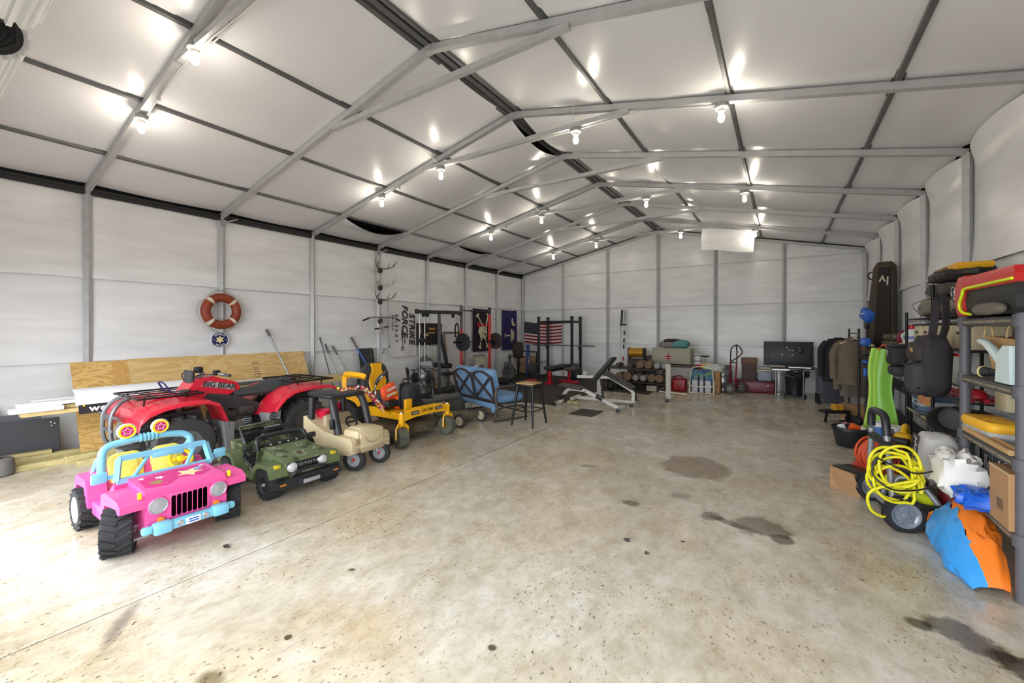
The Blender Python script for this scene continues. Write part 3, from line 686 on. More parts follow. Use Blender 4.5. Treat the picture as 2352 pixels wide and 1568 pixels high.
for s in (-1, 1):
    fender(s, [(1.03, .52), (1.01, .61), (.94, .68), (.82, .725), (.65, .75), (.45, .745), (.33, .69), (.27, .56), (.23, .43)], 'front_fender')
    fender(s, [(-.22, .43), (-.30, .56), (-.40, .67), (-.52, .735), (-.75, .76), (-1.0, .75), (-1.14, .69)], 'rear_fender')
    B().prism([(.30, .48), (.26, .15), (.20, .13), (.19, .46)], s * .28, s * .58, 'xz').build('mud_guard', mat('guard_grey', (120, 120, 122), .5), a)
    B().prism([(.42, .62), (.80, .60), (.86, .50), (.5, .40), (.38, .45)], s * .17, s * .3, 'xz').build('inner_guard', DKGR, a)
    B().prism([(-.20, .46), (-.28, .20), (-.34, .2), (-.36, .5)], s * .3, s * .52, 'xz').build('rear_guard', mat('guard_clear_grey', (165, 168, 172), .4), a)
    B().rb((-.02, s * .34, .24), (.46, .22, .03), .01).build('foot_well', DKGR, a)
    B().prism([(.34, .66), (.10, .56), (-.28, .46), (-.26, .58), (.0, .70), (.3, .76)], s * .12, s * .165, 'xz').build('side_panel', DKGR, a)
    B().tube([(.66, s * .15, .35), (.66, s * .38, .29)], .025, 8).build('axle', GREYM, a)
    B().tube([(.58, s * .22, .68), (.64, s * .3, .34)], .03, 8).build('shock_absorber', GREYM, a)
B().prism([(1.03, .55), (.97, .67), (.78, .76), (.55, .80), (.50, .74), (.9, .57)], -.16, .16, 'xz').build('nose', ARED, a)
B().prism([(.5, .80), (.40, .93), (.24, .955), (-.02, .86), (-.06, .78), (.1, .70), (.4, .72)], -.15, .15, 'xz').build('tank_cover', ARED, a)
for s in (-1, 1):
    B().prism([(.36, .85), (.28, .90), (.0, .83), (.02, .77)], s * .15, s * .158, 'xz').build('tank_stripe', mat('decal_silver', (170, 165, 160), .4), a)
text('BIG BEAR', .085, DKGR, a, (.17, .161, .838), (PI / 2, .2, PI), bold=.002, ext=.002)
st_ = B(); st_.grid(lambda u, v: (.02 - 1.0 * u * .72, (-.16 - .03 * math.sin(PI * u)) * math.cos(PI * v) , .70 + (.10 - .05 * math.sin(PI * min(1, u * 1.4)) + .05 * u) * max(0, math.sin(PI * v)) ** .5), 16, 12); st_.box((-.34, 0, .69), (.7, .28, .05)); st_.build('seat', SEATB, a, 60)
en = B(); en.rb((0, 0, .38), (.42, .3, .3), .04); en.cyl((-.02, .12, .34), (-.02, .22, .34), .11, n=20); en.cyl((.14, .1, .5), (.14, .19, .52), .06); en.rb((-.12, .1, .5), (.2, .2, .12), .03); eo = en.build('engine', ENG, a)
B().lathe([(.075, .215), (.07, .235), (0, .238)], (-.02, 0, .34), 'y', 22).build('engine_cover', mat('alloy', (170, 168, 160), .35, .7), eo)
B().tube([(.9, 0, .35), (-.9, 0, .33)], .06, 8).build('chassis', DKGR, a)
B().rb((-.85, 0, .55), (.5, .34, .2), .04).build('tail_box', DKGR, a)
for s in (-1, 1): B().rb((-.95, s * .3, .66), (.1, .2, .08), .02).build('tail_trim', mat('trim_grey', (150, 150, 150), .5), a)
hb = B(); hb.tube(cr([(.18, -.40, 0.97), (.24, -.24, .99), (.28, -.08, .94), (.28, .08, .94), (.24, .24, .99), (.18, .40, .97)], 5), .013, 8); hb.tube([(.34, 0, .88), (.28, 0, 1.0)], .022, 8)
ho = hb.build('handlebar', mat('bar_alloy', (180, 180, 182), .35, .7), a)
for s in (-1, 1):
    B().tube([(.21, s * .30, .98), (.17, s * .42, .97)], .019, 10).build('grip', mat('grip_grey', (70, 70, 72), .7), ho)
    B().rb((.24, s * .25, 1.0), (.07, .05, .06), .012).build('switch_box', BLACK, ho)
    B().tube(cr([(.28, s * .24, .98), (.42, s * .2, .98), (.42, s * .1, .86)], 4), .006, 5).build('brake_hose', BLACK, ho)
B().puff([(-.09, .88), (.09, .88), (.12, 1.03), (-.12, 1.03)], .02, 'yz', (.42, 0, .0), .9, rot=(0, .0, 0)).build('headlamp_cowl', SEATB, a)
B().rb((.33, 0, 1.03), (.07, .11, .07), .015).build('meter_pod', BLACK, a)
def rack(x0, x1, y0, z, n, nm):
    r = B(); r.tube(cr([(x0, -y0, z), (x1, -y0, z), (x1, y0, z), (x0, y0, z)], 1) + [], .011, 8)
    r.tube([(x0, -y0, z), (x0 - .04 if x0 < x1 else x0 + .04, -y0 + .1, z), (x0, y0, z)], .011, 8)
    for q in range(n): y = -y0 + 2 * y0 * (q + 1) / (n + 1); r.tube([(x0, y, z), (x1, y, z)], .006, 6)
    for q in (.3, .7): x = x0 + (x1 - x0) * q; r.tube([(x, -y0, z - .005), (x, y0, z - .005)], .009, 6)
    for s in (-1, 1):
        for q in (.2, .85): x = x0 + (x1 - x0) * q; r.tube([(x, s * y0 * .7, z), (x, s * y0 * .6, z - .1)], .009, 6)
    return r.build(nm, BLKM, a)
rack(.42, .98, .38, .80, 3, 'front_rack'); rack(-.60, -1.14, .42, .815, 4, 'rear_rack')
bf = B()
for s in (-1, 1): bf.tube(cr([(.97, s * .10, .79), (1.06, s * .12, .74), (1.12, s * .13, .62), (1.12, s * .13, .40), (1.06, s * .12, .30), (.9, s * .1, .28)], 5), .02, 8)
bf.rb((1.12, 0, .60), (.02, .32, .05), .006); bf.rb((1.12, 0, .48), (.02, .32, .035), .006); bf.tube([(1.11, -.32, .62), (1.11, .32, .62)], .014, 8)
bf.build('front_bumper', GREYM, a)
tc_ = B(); tc_.tube(cr([(.62, -.09, .80), (.68, -.08, .91), (.68, .08, .91), (.62, .09, .80)], 4), .009, 6); tc_.build('rack_hook', mat('navy_tube', (40, 40, 100), .4), a)
B().lathe([(.05, 0), (.06, .02), (.03, .03), (0, .035)], (.55, .25, .812), n=14).build('reel_cap', ENG, a)
# ---------------------------------------------------------------- zero-turn mower
MY = mat('mower_yellow', (246, 180, 22), .35)
m = thing('riding_mower', 'yellow and black zero-turn riding mower with high-back seat', 'mower', (-4.52, 4.09, 0))
TREADG = mat('caster_rubber', (80, 82, 78), .75, c2=(100, 104, 84), vsc=12)
for s in (-1, 1):
    wheel(m, (.46, s * .43, .128), .128, .13, mat('mower_rim', (120, 108, 60), .7), name='caster_wheel', tread=None, rr=.4, tyre=TREADG, rz=s * .25 - .1)
    fk = B(); fk.tube([(.46, s * .43 - .085, .12), (.46, s * .43 - .085, .25), (.46, s * .43 - .05, .285), (.46, s * .43 + .05, .285), (.46, s * .43 + .085, .25), (.46, s * .43 + .085, .12)], 1, 4, sq=(.010, .03)); fk.cyl((.46, s * .43, .28), (.46, s * .43, .44), .038, n=14)
    f_ = fk.build('caster_fork', MY, m); B().lathe([(.03, 0), (.028, .012), (0, .015)], (.46, s * .43, .44), n=12).build('fork_cap', CHROME, f_)
    wheel(m, (-.62, s * .36, .25), .25, .25, MY, name='drive_wheel', tread='chev', n=16, rr=.45)
    if s < 0: B().tube(cr([(-.75, s * .40, .58), (-.75, s * .40, .80), (-.70, s * .40, .86), (-.45, s * .38, .86), (-.36, s * .34, .84)], 4), 1, 4, sq=(.03, .03)).build('arm_rail', MY, m)
    fd = B(); fd.grid(lambda u, v: (-.92 + .58 * u, s * (.22 + .26 * v), .50 + .09 * math.sin(PI * u) ** .5 - .04 * v * v), 10, 6, (0, 0, -.015)); fd.build('rear_fender', MY, m, 50)
    lv = B().tube(cr([(-.22, s * .30, .50), (-.16, s * .33, .62), (-.20, s * .30, .72), (-.12, s * .24, .86)], 5), .012, 8).build('steering_lever', CHROME, m)
    B().tube(cr([(-.2, s * .30, .74), (-.17, s * .27, .82), (-.1, s * .18, .93)], 4), .024, 10).build('lever_grip', BLKG, lv)
ax = B(); ax.prism([(-.43, .33), (-.43, .40), (-.36, .44), (-.2, .475), (.2, .475), (.36, .44), (.43, .40), (.43, .33), (.2, .36), (-.2, .36)], .43, .49, 'yz'); axo = ax.build('front_axle', MY, m)
text('Cub Cadet', .062, BLACK, axo, (.4915, 0, .425), (PI / 2, 0, PI / 2), shear=.3, sx=.8)
for s in (-1, 1):
    h = B().prism(rrect(.14, .045, .018), 0, .008, 'yz', (.489, s * .22, .415)).build('headlight', BLACK, axo)
    B().prism(rrect(.12, .03, .012), 0, .004, 'yz', (.496, s * .22, .415)).build('headlight_lens', mat('lens_smoke', (150, 145, 140), .1, .3), h)
for s in (-1, 1): B().prism([(.43, .34), (.2, .30), (-.85, .30), (-.85, .44), (-.2, .42), (.1, .36), (.43, .42)], s * .24, s * .28, 'xz').build('frame_rail', MY, m)
fp = B(); fp.rb((.08, 0, .36), (.5, .5, .03), .008); fp.rb((.30, -.17, .46), (.04, .12, .22), .008); fp.build('foot_pan', MY, m)
dk = B(); dk.lathe([(.40, .09), (.44, .11), (.44, .19), (.40, .22), (.3, .24), (0, .24)], (-.03, .12, 0), n=28); dk.lathe([(.34, .09), (.36, .11), (.36, .19), (.3, .22), (0, .23)], (.02, -.22, 0), n=28)
dk.build('mowing_deck', mat('dirty_deck', (92, 84, 66), .8, .1, var=.35, vsc=12), m)
B().rb((-.45, 0, .47), (.9, .5, .1), .03).build('body_pan', BLKG, m)
B().rb((-.95, 0, .5), (.3, .5, .3), .05).build('engine', BLKG, m)
se = B(); so = [(-.21, .0), (-.24, .18), (-.235, .3), (-.19, .40), (-.12, .455), (.12, .455), (.19, .40), (.235, .3), (.24, .18), (.21, 0)]
se.puff([(p[0], p[1]) for p in so], .055, 'yz', (-.56, 0, .56), .8, rot=(0, -.15, 0)); se.rb((-.33, 0, .54), (.5, .5, .12), .055, seg=3); sob = se.build('seat', mat('seat_charcoal', (52, 54, 58), .6), m)
B().puff([(-.13, .03), (-.16, .16), (-.14, .24), (-.085, .34), (-.10, .44), (.10, .44), (.085, .34), (.14, .24), (.16, .16), (.13, .03)], .012, 'yz', (-.50, 0, .57), .95, rot=(0, -.15, 0)).build('seat_panel', MY, sob)
B().rb((-.16, .0, .595), (.26, .30, .02), .01, (0, -.03, 0)).build('seat_front_panel', MY, sob)
text('Cub Cadet', .055, BLACK, sob, (-.525, 0, .795), (PI / 2 + .0, 0, PI / 2), shear=.3, sx=.8).rotation_euler = Euler((PI / 2 - .15, 0, PI / 2))
B().tube([(-.05, .2, .5), (-.05, .2, .62)], .01, 6).build('park_lever', BLKG, m)
# backpack blower resting on the mower
bl = thing('backpack_blower', 'black backpack leaf blower with long nozzle resting on the yellow mower', 'leaf blower', (-4.38, 4.17, .38))
B().blob((-.05, 0, .17), (.10, .14, .19), .6, .06, 3, 3).build('harness', mat('nylon_black', (40, 40, 44), .75), bl)
bt = B(); bt.tube(cr([(-.02, -.06, .34), (.05, -.08, .25), (.07, -.08, .1), (.02, -.08, .0)], 4), 1, 4, sq=(.025, .008)); bt.tube(cr([(-.02, .06, .34), (.05, .07, .25), (.07, .06, .1), (.02, .06, .0)], 4), 1, 4, sq=(.025, .008)); bt.build('shoulder_strap', BLKG, bl)
B().puff(rrect(.26, .36, .06), .02, 'yz', (-.14, -.02, .19), .85).build('back_plate', BLKG, bl)
B().tube(cr([(-.12, -.1, .36), (-.12, -.06, .42), (-.12, .06, .42), (-.12, .1, .36)], 4), .012, 6).build('carry_handle', BLKG, bl)
B().rb((-.2, -.12, .1), (.12, .06, .2), .02).build('engine_cover', ORANGE, bl)
hs_ = B()
for q in range(14): hs_.torus((.03, -.17 + q * .022, .055 + q * .001), .045, .012, 'y', 14, 6)
hs_.build('flex_hose', BLKG, bl)
B().tube([(.03, .14, .065), (.07, .55, .075), (.09, .86, .09)], [.042, .040, .048], 12).build('nozzle', mat('nozzle_grey', (72, 74, 76), .6), bl)
B().tube([(.05, .36, .07), (.02, .36, .24)], .02, 8).build('control_handle', BLKG, bl)
B().torus((.02, .36, .3), .05, .013, 'x', 16, 6).build('throttle_loop', BLACK, bl)
# flower lei hung over the beige truck and orange vest
le = bpy.data.objects.new('flower_lei', None); COL.objects.link(le); tag(le, 'pink and yellow flower lei draped over the beige push truck roof', 'garland', None, (0, 0, 0))
path = cr([onx(785, 903, -4.38), onx(800, 899, -4.38), onx(828, 895, -4.38), onx(845, 903, -4.36), onx(865, 925, -4.33), onx(880, 942, -4.30)], 6)
path = [Vector(p) for p in path]
lm = [mat('lei_white', (240, 235, 225), .7), mat('lei_pink', (214, 40, 110), .7), mat('lei_yellow', (244, 208, 70), .7), mat('lei_red', (200, 40, 50), .7)]
lr = random.Random(8)
mm = [B() for _ in lm]
for i, p in enumerate(path):
    for q in range(6):
        a0 = lr.random() * 6.28; d = Vector((math.cos(a0) * .022, .014 * lr.uniform(-1, 1), math.sin(a0) * .022)); mm[(i + q) % 4].sph(p + d + Vector((0, 0, .02)), (.017, .017, .013), 6)
for b_, x in zip(mm, lm): b_.build('petals', x, le)
vst = B().blob((-4.62, 3.93, .62), (.05, .11, .13), .6, .25, 3, 5, rot=(.3, .2, 0)).build('safety_vest', mat('hi_vis_orange', (240, 92, 40), .7)); tag(vst, 'crumpled orange safety vest between mower seat and leaf blower', 'vest')
for z in (.0, .08): B().box((-4.56, 3.93, .60 + z), (.012, .14, .03), (.3, .2, 0)).build('reflective_band', mat('reflective', (225, 222, 215), .3), vst)
# ---------------------------------------------------------------- walk-behind mower
pm = thing('push_mower', 'dusty walk-behind lawn mower with folded handle behind the yellow mower', 'mower', (-4.52, 5.17, 0))
DUST = mat('dusty_green', (112, 110, 88), .8, var=.3, vsc=10); DUSTB = mat('dusty_black', (70, 68, 64), .8, var=.3, vsc=14)
d = B(); d.lathe([(.30, .07), (.33, .09), (.32, .17), (.25, .21), (0, .22)], n=26); d.rb((.2, 0, .13), (.34, .5, .12), .05); d.build('deck', DUST, pm)
for x, y in ((.38, -.27), (.38, .27), (-.34, -.27), (-.34, .27)):
    wheel(pm, (x, y, .1), .1, .05, mat('dusty_cream', (196, 184, 158), .7), tread='knob', n=18, rr=.68, tyre=DUSTB)
e_ = B(); e_.lathe([(.16, .2), (.18, .24), (.17, .33), (.12, .38), (0, .39)], (.05, 0, 0), n=22); e_.rb((.14, .05, .28), (.16, .2, .1), .03); e_.build('engine', DUSTB, pm)
B().rb((.2, .12, .27), (.1, .14, .09), .02).build('air_filter', mat('dusty_alloy', (150, 146, 138), .5, .4), pm)
hnd = B(); hnd.tube(cr([(-.3, -.2, .15), (-.28, -.3, .5), (-.25, -.62, .85), (-.1, -.78, .90), (.05, -.5, .90), (.1, -.1, .6), (.12, .2, .25)], 5), .011, 8); hnd.tube(cr([(-.25, -.62, .85), (-.2, -.55, .93), (.0, -.45, .93), (.05, -.5, .90)], 4), .006, 6)
hnd.build('handle', mat('handle_tube', (70, 70, 72), .5, .4), pm)
B().tube([(-.1, -.62, .94), (.0, -.40, .72)], .018, 8).build('handle_grip', BLKG, pm)
B().tube(cr([(-.1, -.70, .86), (-.16, -.66, .7), (-.12, -.5, .72), (-.2, -.35, .6), (-.1, -.1, .3)], 5), .004, 5).build('control_cable', BLACK, pm)
# ================================================================ left wall
def arc_text(s, r, a0, step, size, m, parent, c, inward=1):
    for i, ch in enumerate(s):
        a = a0 + step * i
        text(ch, size, m, parent, (c[0], c[1] + r * math.sin(a), c[2] + r * math.cos(a)), Euler((PI / 2, 0, PI / 2)), bold=.001).rotation_euler = (Matrix.Rotation(-a if inward > 0 else -a + PI, 3, 'X') @ Euler((PI / 2, 0, PI / 2)).to_matrix()).to_euler()
WX = XL + .003
rg = thing('life_ring', 'orange-brown life ring with cream bands and rope, hung on a wall column', 'life ring', (WX + .07, 2.97, 1.79))
B().torus((0, 0, 0), .215, .066, 'x', 48, 14).build('ring', mat('ring_rust', (150, 62, 34), .5, var=.25, vsc=5), rg)
for q in range(4):
    a_ = PI / 4 + q * PI / 2; b_ = B()
    pts = [Vector((.069 * math.cos(t), (.215 + .069 * math.sin(t)) * math.sin(a_ + d), (.215 + .069 * math.sin(t)) * math.cos(a_ + d))) for d in (-.1, .1) for t in [2 * PI * i / 14 for i in range(14)]]
    b_.add(pts, [(i, (i + 1) % 14, 14 + (i + 1) % 14, 14 + i) for i in range(14)]); b_.build('band', mat('band_cream', (216, 208, 190), .6), rg, 60)
rope = B()
for q in range(4):
    a_ = PI / 4 + q * PI / 2
    rope.tube(cr([(.0, .285 * math.sin(a_ + t), .285 * math.cos(a_ + t)) if k in (0, 4) else (.0, (.30 + .03 * math.sin(k * PI / 4)) * math.sin(a_ + t), (.30 + .03 * math.sin(k * PI / 4)) * math.cos(a_ + t)) for k, t in enumerate([0, .4, .785, 1.17, 1.57])], 4), .004, 5)
rope.tube([(-.02, -.18, .24), (-.05, 0, .34), (-.02, .18, .24)], .004, 5); rope.tube([(0, -.17, -.23), (-.02, -.07, -.335)], .004, 5); rope.tube([(0, .17, -.23), (-.02, .07, -.335)], .004, 5)
rope.build('rope', mat('rope_tan', (176, 164, 140), .8), rg)
sg = thing('beer_sign', 'round navy Estrella Jalisco sign with gold star under the life ring', 'sign', (WX + .012, 2.965, 1.345))
B().lathe([(.128, 0), (.128, .014), (.122, .018), (.116, .014), (0, .014)], ax='x', n=40).build('rim', WHITEP, sg)
B().lathe([(.113, .0145), (.11, .016), (0, .016)], ax='x', n=40).build('disc', mat('sign_navy', (36, 38, 92), .35), sg)
SGOLD = mat('sign_gold', (226, 208, 120), .35)
for k in range(6):
    a0 = k * PI / 3
    def pt(r, a): return (.0165 + (.006 if r < .01 else 0), r * math.sin(a), r * math.cos(a))
    B().add([pt(0, 0), pt(.066, a0), pt(.034, a0 + PI / 6)], [(0, 1, 2)]).build('star_facet', SGOLD, sg, 0)
    B().add([pt(0, 0), pt(.034, a0 - PI / 6), pt(.066, a0)], [(0, 1, 2)]).build('star_facet', mat('sign_gold_light', (246, 240, 196), .35), sg, 0)
arc_text('ESTRELLA', .088, -.77, .22, .036, WHITEP, sg, (.018, 0, 0)); arc_text('JALISCO', .090, PI + .62, -.207, .036, WHITEP, sg, (.018, 0, 0), -1)
for s in (-1, 1): B().box((.017, s * .085, 0), (.002, .035, .008)).build('sign_rule', mat('sign_grey', (150, 152, 170), .4), sg)
# ---- plywood and lumber
def wood_mat(name, c1, c2, sc=(1.2, .5, 6), scale=2.5):
    m = bpy.data.materials.new(name); m.use_nodes = True; nt = m.node_tree; b = nt.nodes['Principled BSDF']; L = nt.links.new
    tc = nt.nodes.new('ShaderNodeTexCoord'); mp = nt.nodes.new('ShaderNodeMapping'); mp.inputs['Scale'].default_value = sc; L(tc.outputs['Object'], mp.inputs[0])
    n = nt.nodes.new('ShaderNodeTexNoise'); n.inputs['Scale'].default_value = scale; n.inputs['Detail'].default_value = 3; n.inputs['Distortion'].default_value = 1.2; L(mp.outputs[0], n.inputs[0])
    w_ = nt.nodes.new('ShaderNodeMath'); w_.operation = 'SINE'; mu = nt.nodes.new('ShaderNodeMath'); mu.operation = 'MULTIPLY'; mu.inputs[1].default_value = 38; L(n.outputs['Fac'], mu.inputs[0]); L(mu.outputs[0], w_.inputs[0])
    r = nt.nodes.new('ShaderNodeValToRGB'); r.color_ramp.elements[0].position = .25; r.color_ramp.elements[0].color = lin(c1) + (1,); r.color_ramp.elements[1].position = .9; r.color_ramp.elements[1].color = lin(c2) + (1,)
    ad = nt.nodes.new('ShaderNodeMath'); ad.operation = 'MULTIPLY_ADD'; ad.inputs[1].default_value = .35; ad.inputs[2].default_value = .5; L(w_.outputs[0], ad.inputs[0]); L(ad.outputs[0], r.inputs[0])
    L(r.outputs[0], b.inputs['Base Color']); b.inputs['Roughness'].default_value = .7
    return m
PLY1 = wood_mat('plywood_pale', (222, 190, 132), (205, 168, 106), (1, .5, 2.2), 2.2)
PLY2 = wood_mat('plywood_gold', (224, 186, 116), (196, 152, 82), (1, .9, 3), 3)
PINE = wood_mat('pine', (226, 204, 148), (206, 178, 116), (3, .35, 3), 4); TREAT = wood_mat('treated_pine', (206, 192, 138), (176, 160, 106), (5, .4, 5), 4)
def lean_sheet(name, lab, m, y0, y1, ztop, L_, t=.014, xtop=XL + .002):
    zb = 0; run = math.sqrt(L_ ** 2 - ztop ** 2); ang = math.atan2(run, ztop)
    o = B().box((0, 0, L_ / 2), (t, y1 - y0, L_)).build(name, m); tag(o, lab, 'plywood', 'plywood sheets')
    o.location = (xtop + run + t / 2 + .004, (y0 + y1) / 2, .004); o.rotation_euler = (0, -ang, 0); return o
p1_ = lean_sheet('plywood_sheet', 'shorter golden plywood sheet at left, behind the big one', PLY2, 1.33, 2.25, 1.085, 1.20, xtop=XL + .002)
p2_ = lean_sheet('plywood_sheet', 'long pale plywood sheet leaning behind the quad bike', PLY1, 1.86, 4.30, 1.10, 1.22, xtop=XL + .03)
for k, (tx, sz, dz) in enumerate((('APA', .06, 1.04),)):
    text(tx, sz, mat('stamp_grey', (120, 96, 66), .8), p2_, (.0085, .36, dz), (PI / 2, 0, PI / 2), name='grade_stamp', ext=.0004)
for z_, w_ in ((.97, .1), (.93, .07), (.89, .09), (.85, .12), (.81, .1)): B().box((.0085, .36, z_), (.001, w_, .012)).build('stamp_line', mat('stamp_grey', (120, 96, 66), .8), p2_)
B().box((.009, -.02, .98), (.004, .12, .42)).build('edge_ply', mat('ply_strip', (206, 160, 92), .7), p1_)
def beam(nm, lab, m, x0, y0, x1, y1, z, w_, h, cat='lumber', grp='lumber', tilt=0, cap=None):
    d = math.hypot(x1 - x0, y1 - y0); a_ = math.atan2(y1 - y0, x1 - x0) - PI / 2
    o = B().rb((0, 0, 0), (w_, d, h), .004, seg=1).build(nm, m); tag(o, lab, cat, grp, ((x0 + x1) / 2, (y0 + y1) / 2, z + h / 2), (tilt, 0, a_)); return o
for yy, lab in ((1.75, 'grey folding steel sawhorse under the near end of the lumber stack'), (3.85, 'grey folding steel sawhorse under the far end of the lumber stack')):
    sh = thing('sawhorse', lab, 'sawhorse', (-6.62, yy, 0), 0, 'sawhorses')
    B().rb((0, 0, .565), (.56, .07, .06), .006).build('top_rail', STEEL, sh)
    for s in (-1, 1):
        for q in (-1, 1): B().tube([(s * .2, q * .02, .55), (s * .21, q * .24, .0)], 1, 4, sq=(.016, .022)).build('leg', STEEL, sh)
        B().box((s * .207, 0, .2), (.02, .36, .02)).build('brace', STEEL, sh)
VIN = mat('white_vinyl', (236, 238, 240), .4)
beam('lumber_board', 'pale pine board at the wall side of the raised stack', PINE, -6.90, .95, -6.86, 4.75, .597, .14, .04, grp='raised lumber stack')
beam('lumber_board', 'pale pine board in the middle of the raised stack bottom layer', PINE, -6.75, .86, -6.72, 4.70, .597, .14, .04, grp='raised lumber stack')
beam('lumber_board', 'pale pine board at the quad side of the raised stack', PINE, -6.60, .82, -6.56, 4.66, .597, .14, .04, grp='raised lumber stack')
beam('lumber_board', 'knotty pine board on the second layer of the raised stack', PINE, -6.70, .95, -6.66, 4.72, .639, .14, .04, grp='raised lumber stack')
beam('lumber_board', 'knotty pine board on the second layer beside the wall', PINE, -6.87, 1.1, -6.82, 4.80, .639, .14, .04, grp='raised lumber stack')
beam('vinyl_board', 'white vinyl board end sticking out lowest toward the door', VIN, -6.55, .74, -6.545, 1.12, .645, .13, .045, 'board', 'white boards on the stack')
beam('vinyl_board', 'long white vinyl board lying on top of the raised lumber', VIN, -6.86, .93, -6.84, 3.62, .689, .13, .045, 'board', 'white boards on the stack')
beam('vinyl_board', 'white vinyl board second from the top of the raised stack', VIN, -6.66, .80, -6.655, 1.35, .689, .13, .04, 'board', 'white boards on the stack')
beam('steel_channel', 'dark grey steel channel lying along the raised stack', mat('channel_grey', (110, 112, 114), .5, .4), -6.70, 2.3, -6.68, 3.75, .683, .07, .045, 'channel', None)
wd = thing('plow_deflector', 'white curved snow plow deflector with black lettered flap on the stack', 'deflector', (-6.47, 1.74, .74))
B().grid(lambda u, v: (-.17 + .19 * v ** .8, -.54 + 1.05 * u, .10 - .03 * v - .14 * v ** 3), 10, 10, (0, 0, -.006)).build('shell', VIN, wd, 60)
B().box((.027, -.02, -.115), (.008, 1.0, .10), (0, -.1, 0)).build('flap', BLKG, wd)
text('western', .10, WHITEP, wd, (.036, -.235, -.112), (PI / 2, 0, PI / 2), sp=1.08, bold=.003, sx=1.15)
for y in (-.48, .44): B().lathe([(.01, 0), (.008, .004), (0, .005)], (.032, y, -.075), 'x', 8).build('rivet', YPL, wd)
DKP = mat('dark_panel', (66, 67, 72), .55)
for (x, y0, y1, h, lab, m_) in ((-7.17, .30, 1.20, .47, 'dark grey plastic panel with a notched corner leaning low by the wall', DKP), (-7.26, .25, 1.07, .54, 'grey panel standing behind the notched dark panel', mat('slate_panel', (92, 94, 100), .5)), (-7.33, .2, .75, .64, 'maroon board standing at the back against the left wall', mat('maroon_board', (110, 36, 40), .6))):
    o = B().rb((0, 0, h / 2), (.02, y1 - y0, h), .004, seg=1).build('scrap_sheet', m_); tag(o, lab, 'panel', 'panels leaning by the door', (x + .02, (y0 + y1) / 2, .002), (0, -.1, 0))
    if m_ is DKP:
        for yy, zz in ((.40, .42), (.43, .40), (.405, .38)): B().cyl((.009, yy - .02, zz), (.012, yy - .02, zz), .008, n=8).build('hole_rim', WHITEP, o)
beam('timber_post', 'pale treated post against the wall on the floor, under the dark panel', TREAT, -7.08, .55, -7.05, 2.6, .0, .085, .085, grp='timbers on the floor')
beam('timber_post', 'treated plank lying second from the wall on the floor', TREAT, -6.80, .78, -6.79, 2.9, .0, .085, .06, grp='timbers on the floor')
beam('timber_post', 'short treated plank stacked on the wall-side post', TREAT, -7.09, .62, -7.07, 1.12, .087, .08, .04, grp='timbers on the floor')
beam('timber_post', 'treated timber with a sawn end beside the steel strut', TREAT, -6.70, 1.16, -6.66, 3.1, .0, .09, .09, grp='timbers on the floor')
beam('timber_post', 'nearest short timber end lying by the pink jeep', TREAT, -6.50, 1.22, -6.45, 2.8, .0, .075, .06, grp='timbers on the floor')
rl = thing('floor_roller', 'worn grey cylindrical roller standing at the left edge of the floor', 'roller', (-6.74, .70, 0), 0)
B().lathe([(.085, 0), (.105, .015), (.11, .09), (.105, .165), (.085, .18), (0, .18)], n=20).build('drum', mat('worn_grey', (118, 116, 114), .8, var=.2, vsc=9), rl)
B().lathe([(.03, .18), (.03, .186), (0, .186)], n=10).build('hub', BLKG, rl)
# ---- poles leaning on the wall
GRIP = mat('pole_grip', (104, 104, 106), .6)
def pole(lab, y0, z0, y1, z1, r, m_, grip=.18, end=None, xt=XL + .012, xb=-6.98):
    L0 = (y1 - y0) / (z0 - z1); yb = y0 + L0 * z0
    t = thing('leaning_pole', lab, 'pole', (xb, yb, .004), 0, 'poles leaning on the left wall')
    top = Vector((xt - xb, y0 - yb, z0 - .004)); g = top.length
    B().tube([(0, 0, 0), top], r, 10).build('shaft', m_, t)
    if grip: B().tube([top * (1 - grip / g), top * 1.003], r * 1.45, 10).build('grip', GRIP, t)
    if end: B().tube([top * .30, top * .45], r * 1.6, 10).build('collar', end, t)
    return t
pole('tall steel pole leaning in front of the long plywood sheet', 3.68, 1.5, 3.88, .68, .016, SILVER, .12, xb=-6.75)
pole('thin pale pole leaning left of the two gripped poles', 4.66, 1.35, 4.72, .66, .011, GRIP, .14)
pole('steel pole with grey grip leaning in the middle of three', 4.77, 1.22, 4.87, .64, .013, SILVER, .2)
pole('slanted steel pole with grip, right of the three', 4.92, 1.18, 5.13, .65, .013, SILVER, .2)
pole('blue and yellow extension pole leaning behind the mower seat', 5.35, 1.34, 5.54, .79, .017, BLUE, .25, YEL, xb=-6.85)
o = B().puff(rrect(.38, .62, .05), .006, 'yz', (0, 0, .31), .97).build('black_plate', mat('plate_black', (56, 57, 60), .6)); tag(o, 'black plate with two bolts leaning on the wall behind the mower seat', 'plate', None, (-7.27, 5.68, .50), (0, -.2, 0))
for y in (-.1, .09): B().lathe([(.014, .006), (.012, .012), (0, .014)], (0, y, .44), 'x', 8).build('bolt', CHROME, o)
o = thing('crate_stand', 'dark low crate behind the mower holding up the black plate', 'crate', (-7.26, 5.70, 0)); B().rb((0, 0, .245), (.22, .5, .49), .01).build('crate_body', DKGR, o); B().rb((.112, 0, .4), (.006, .2, .05), .002).build('hand_hole', BLACK, o)
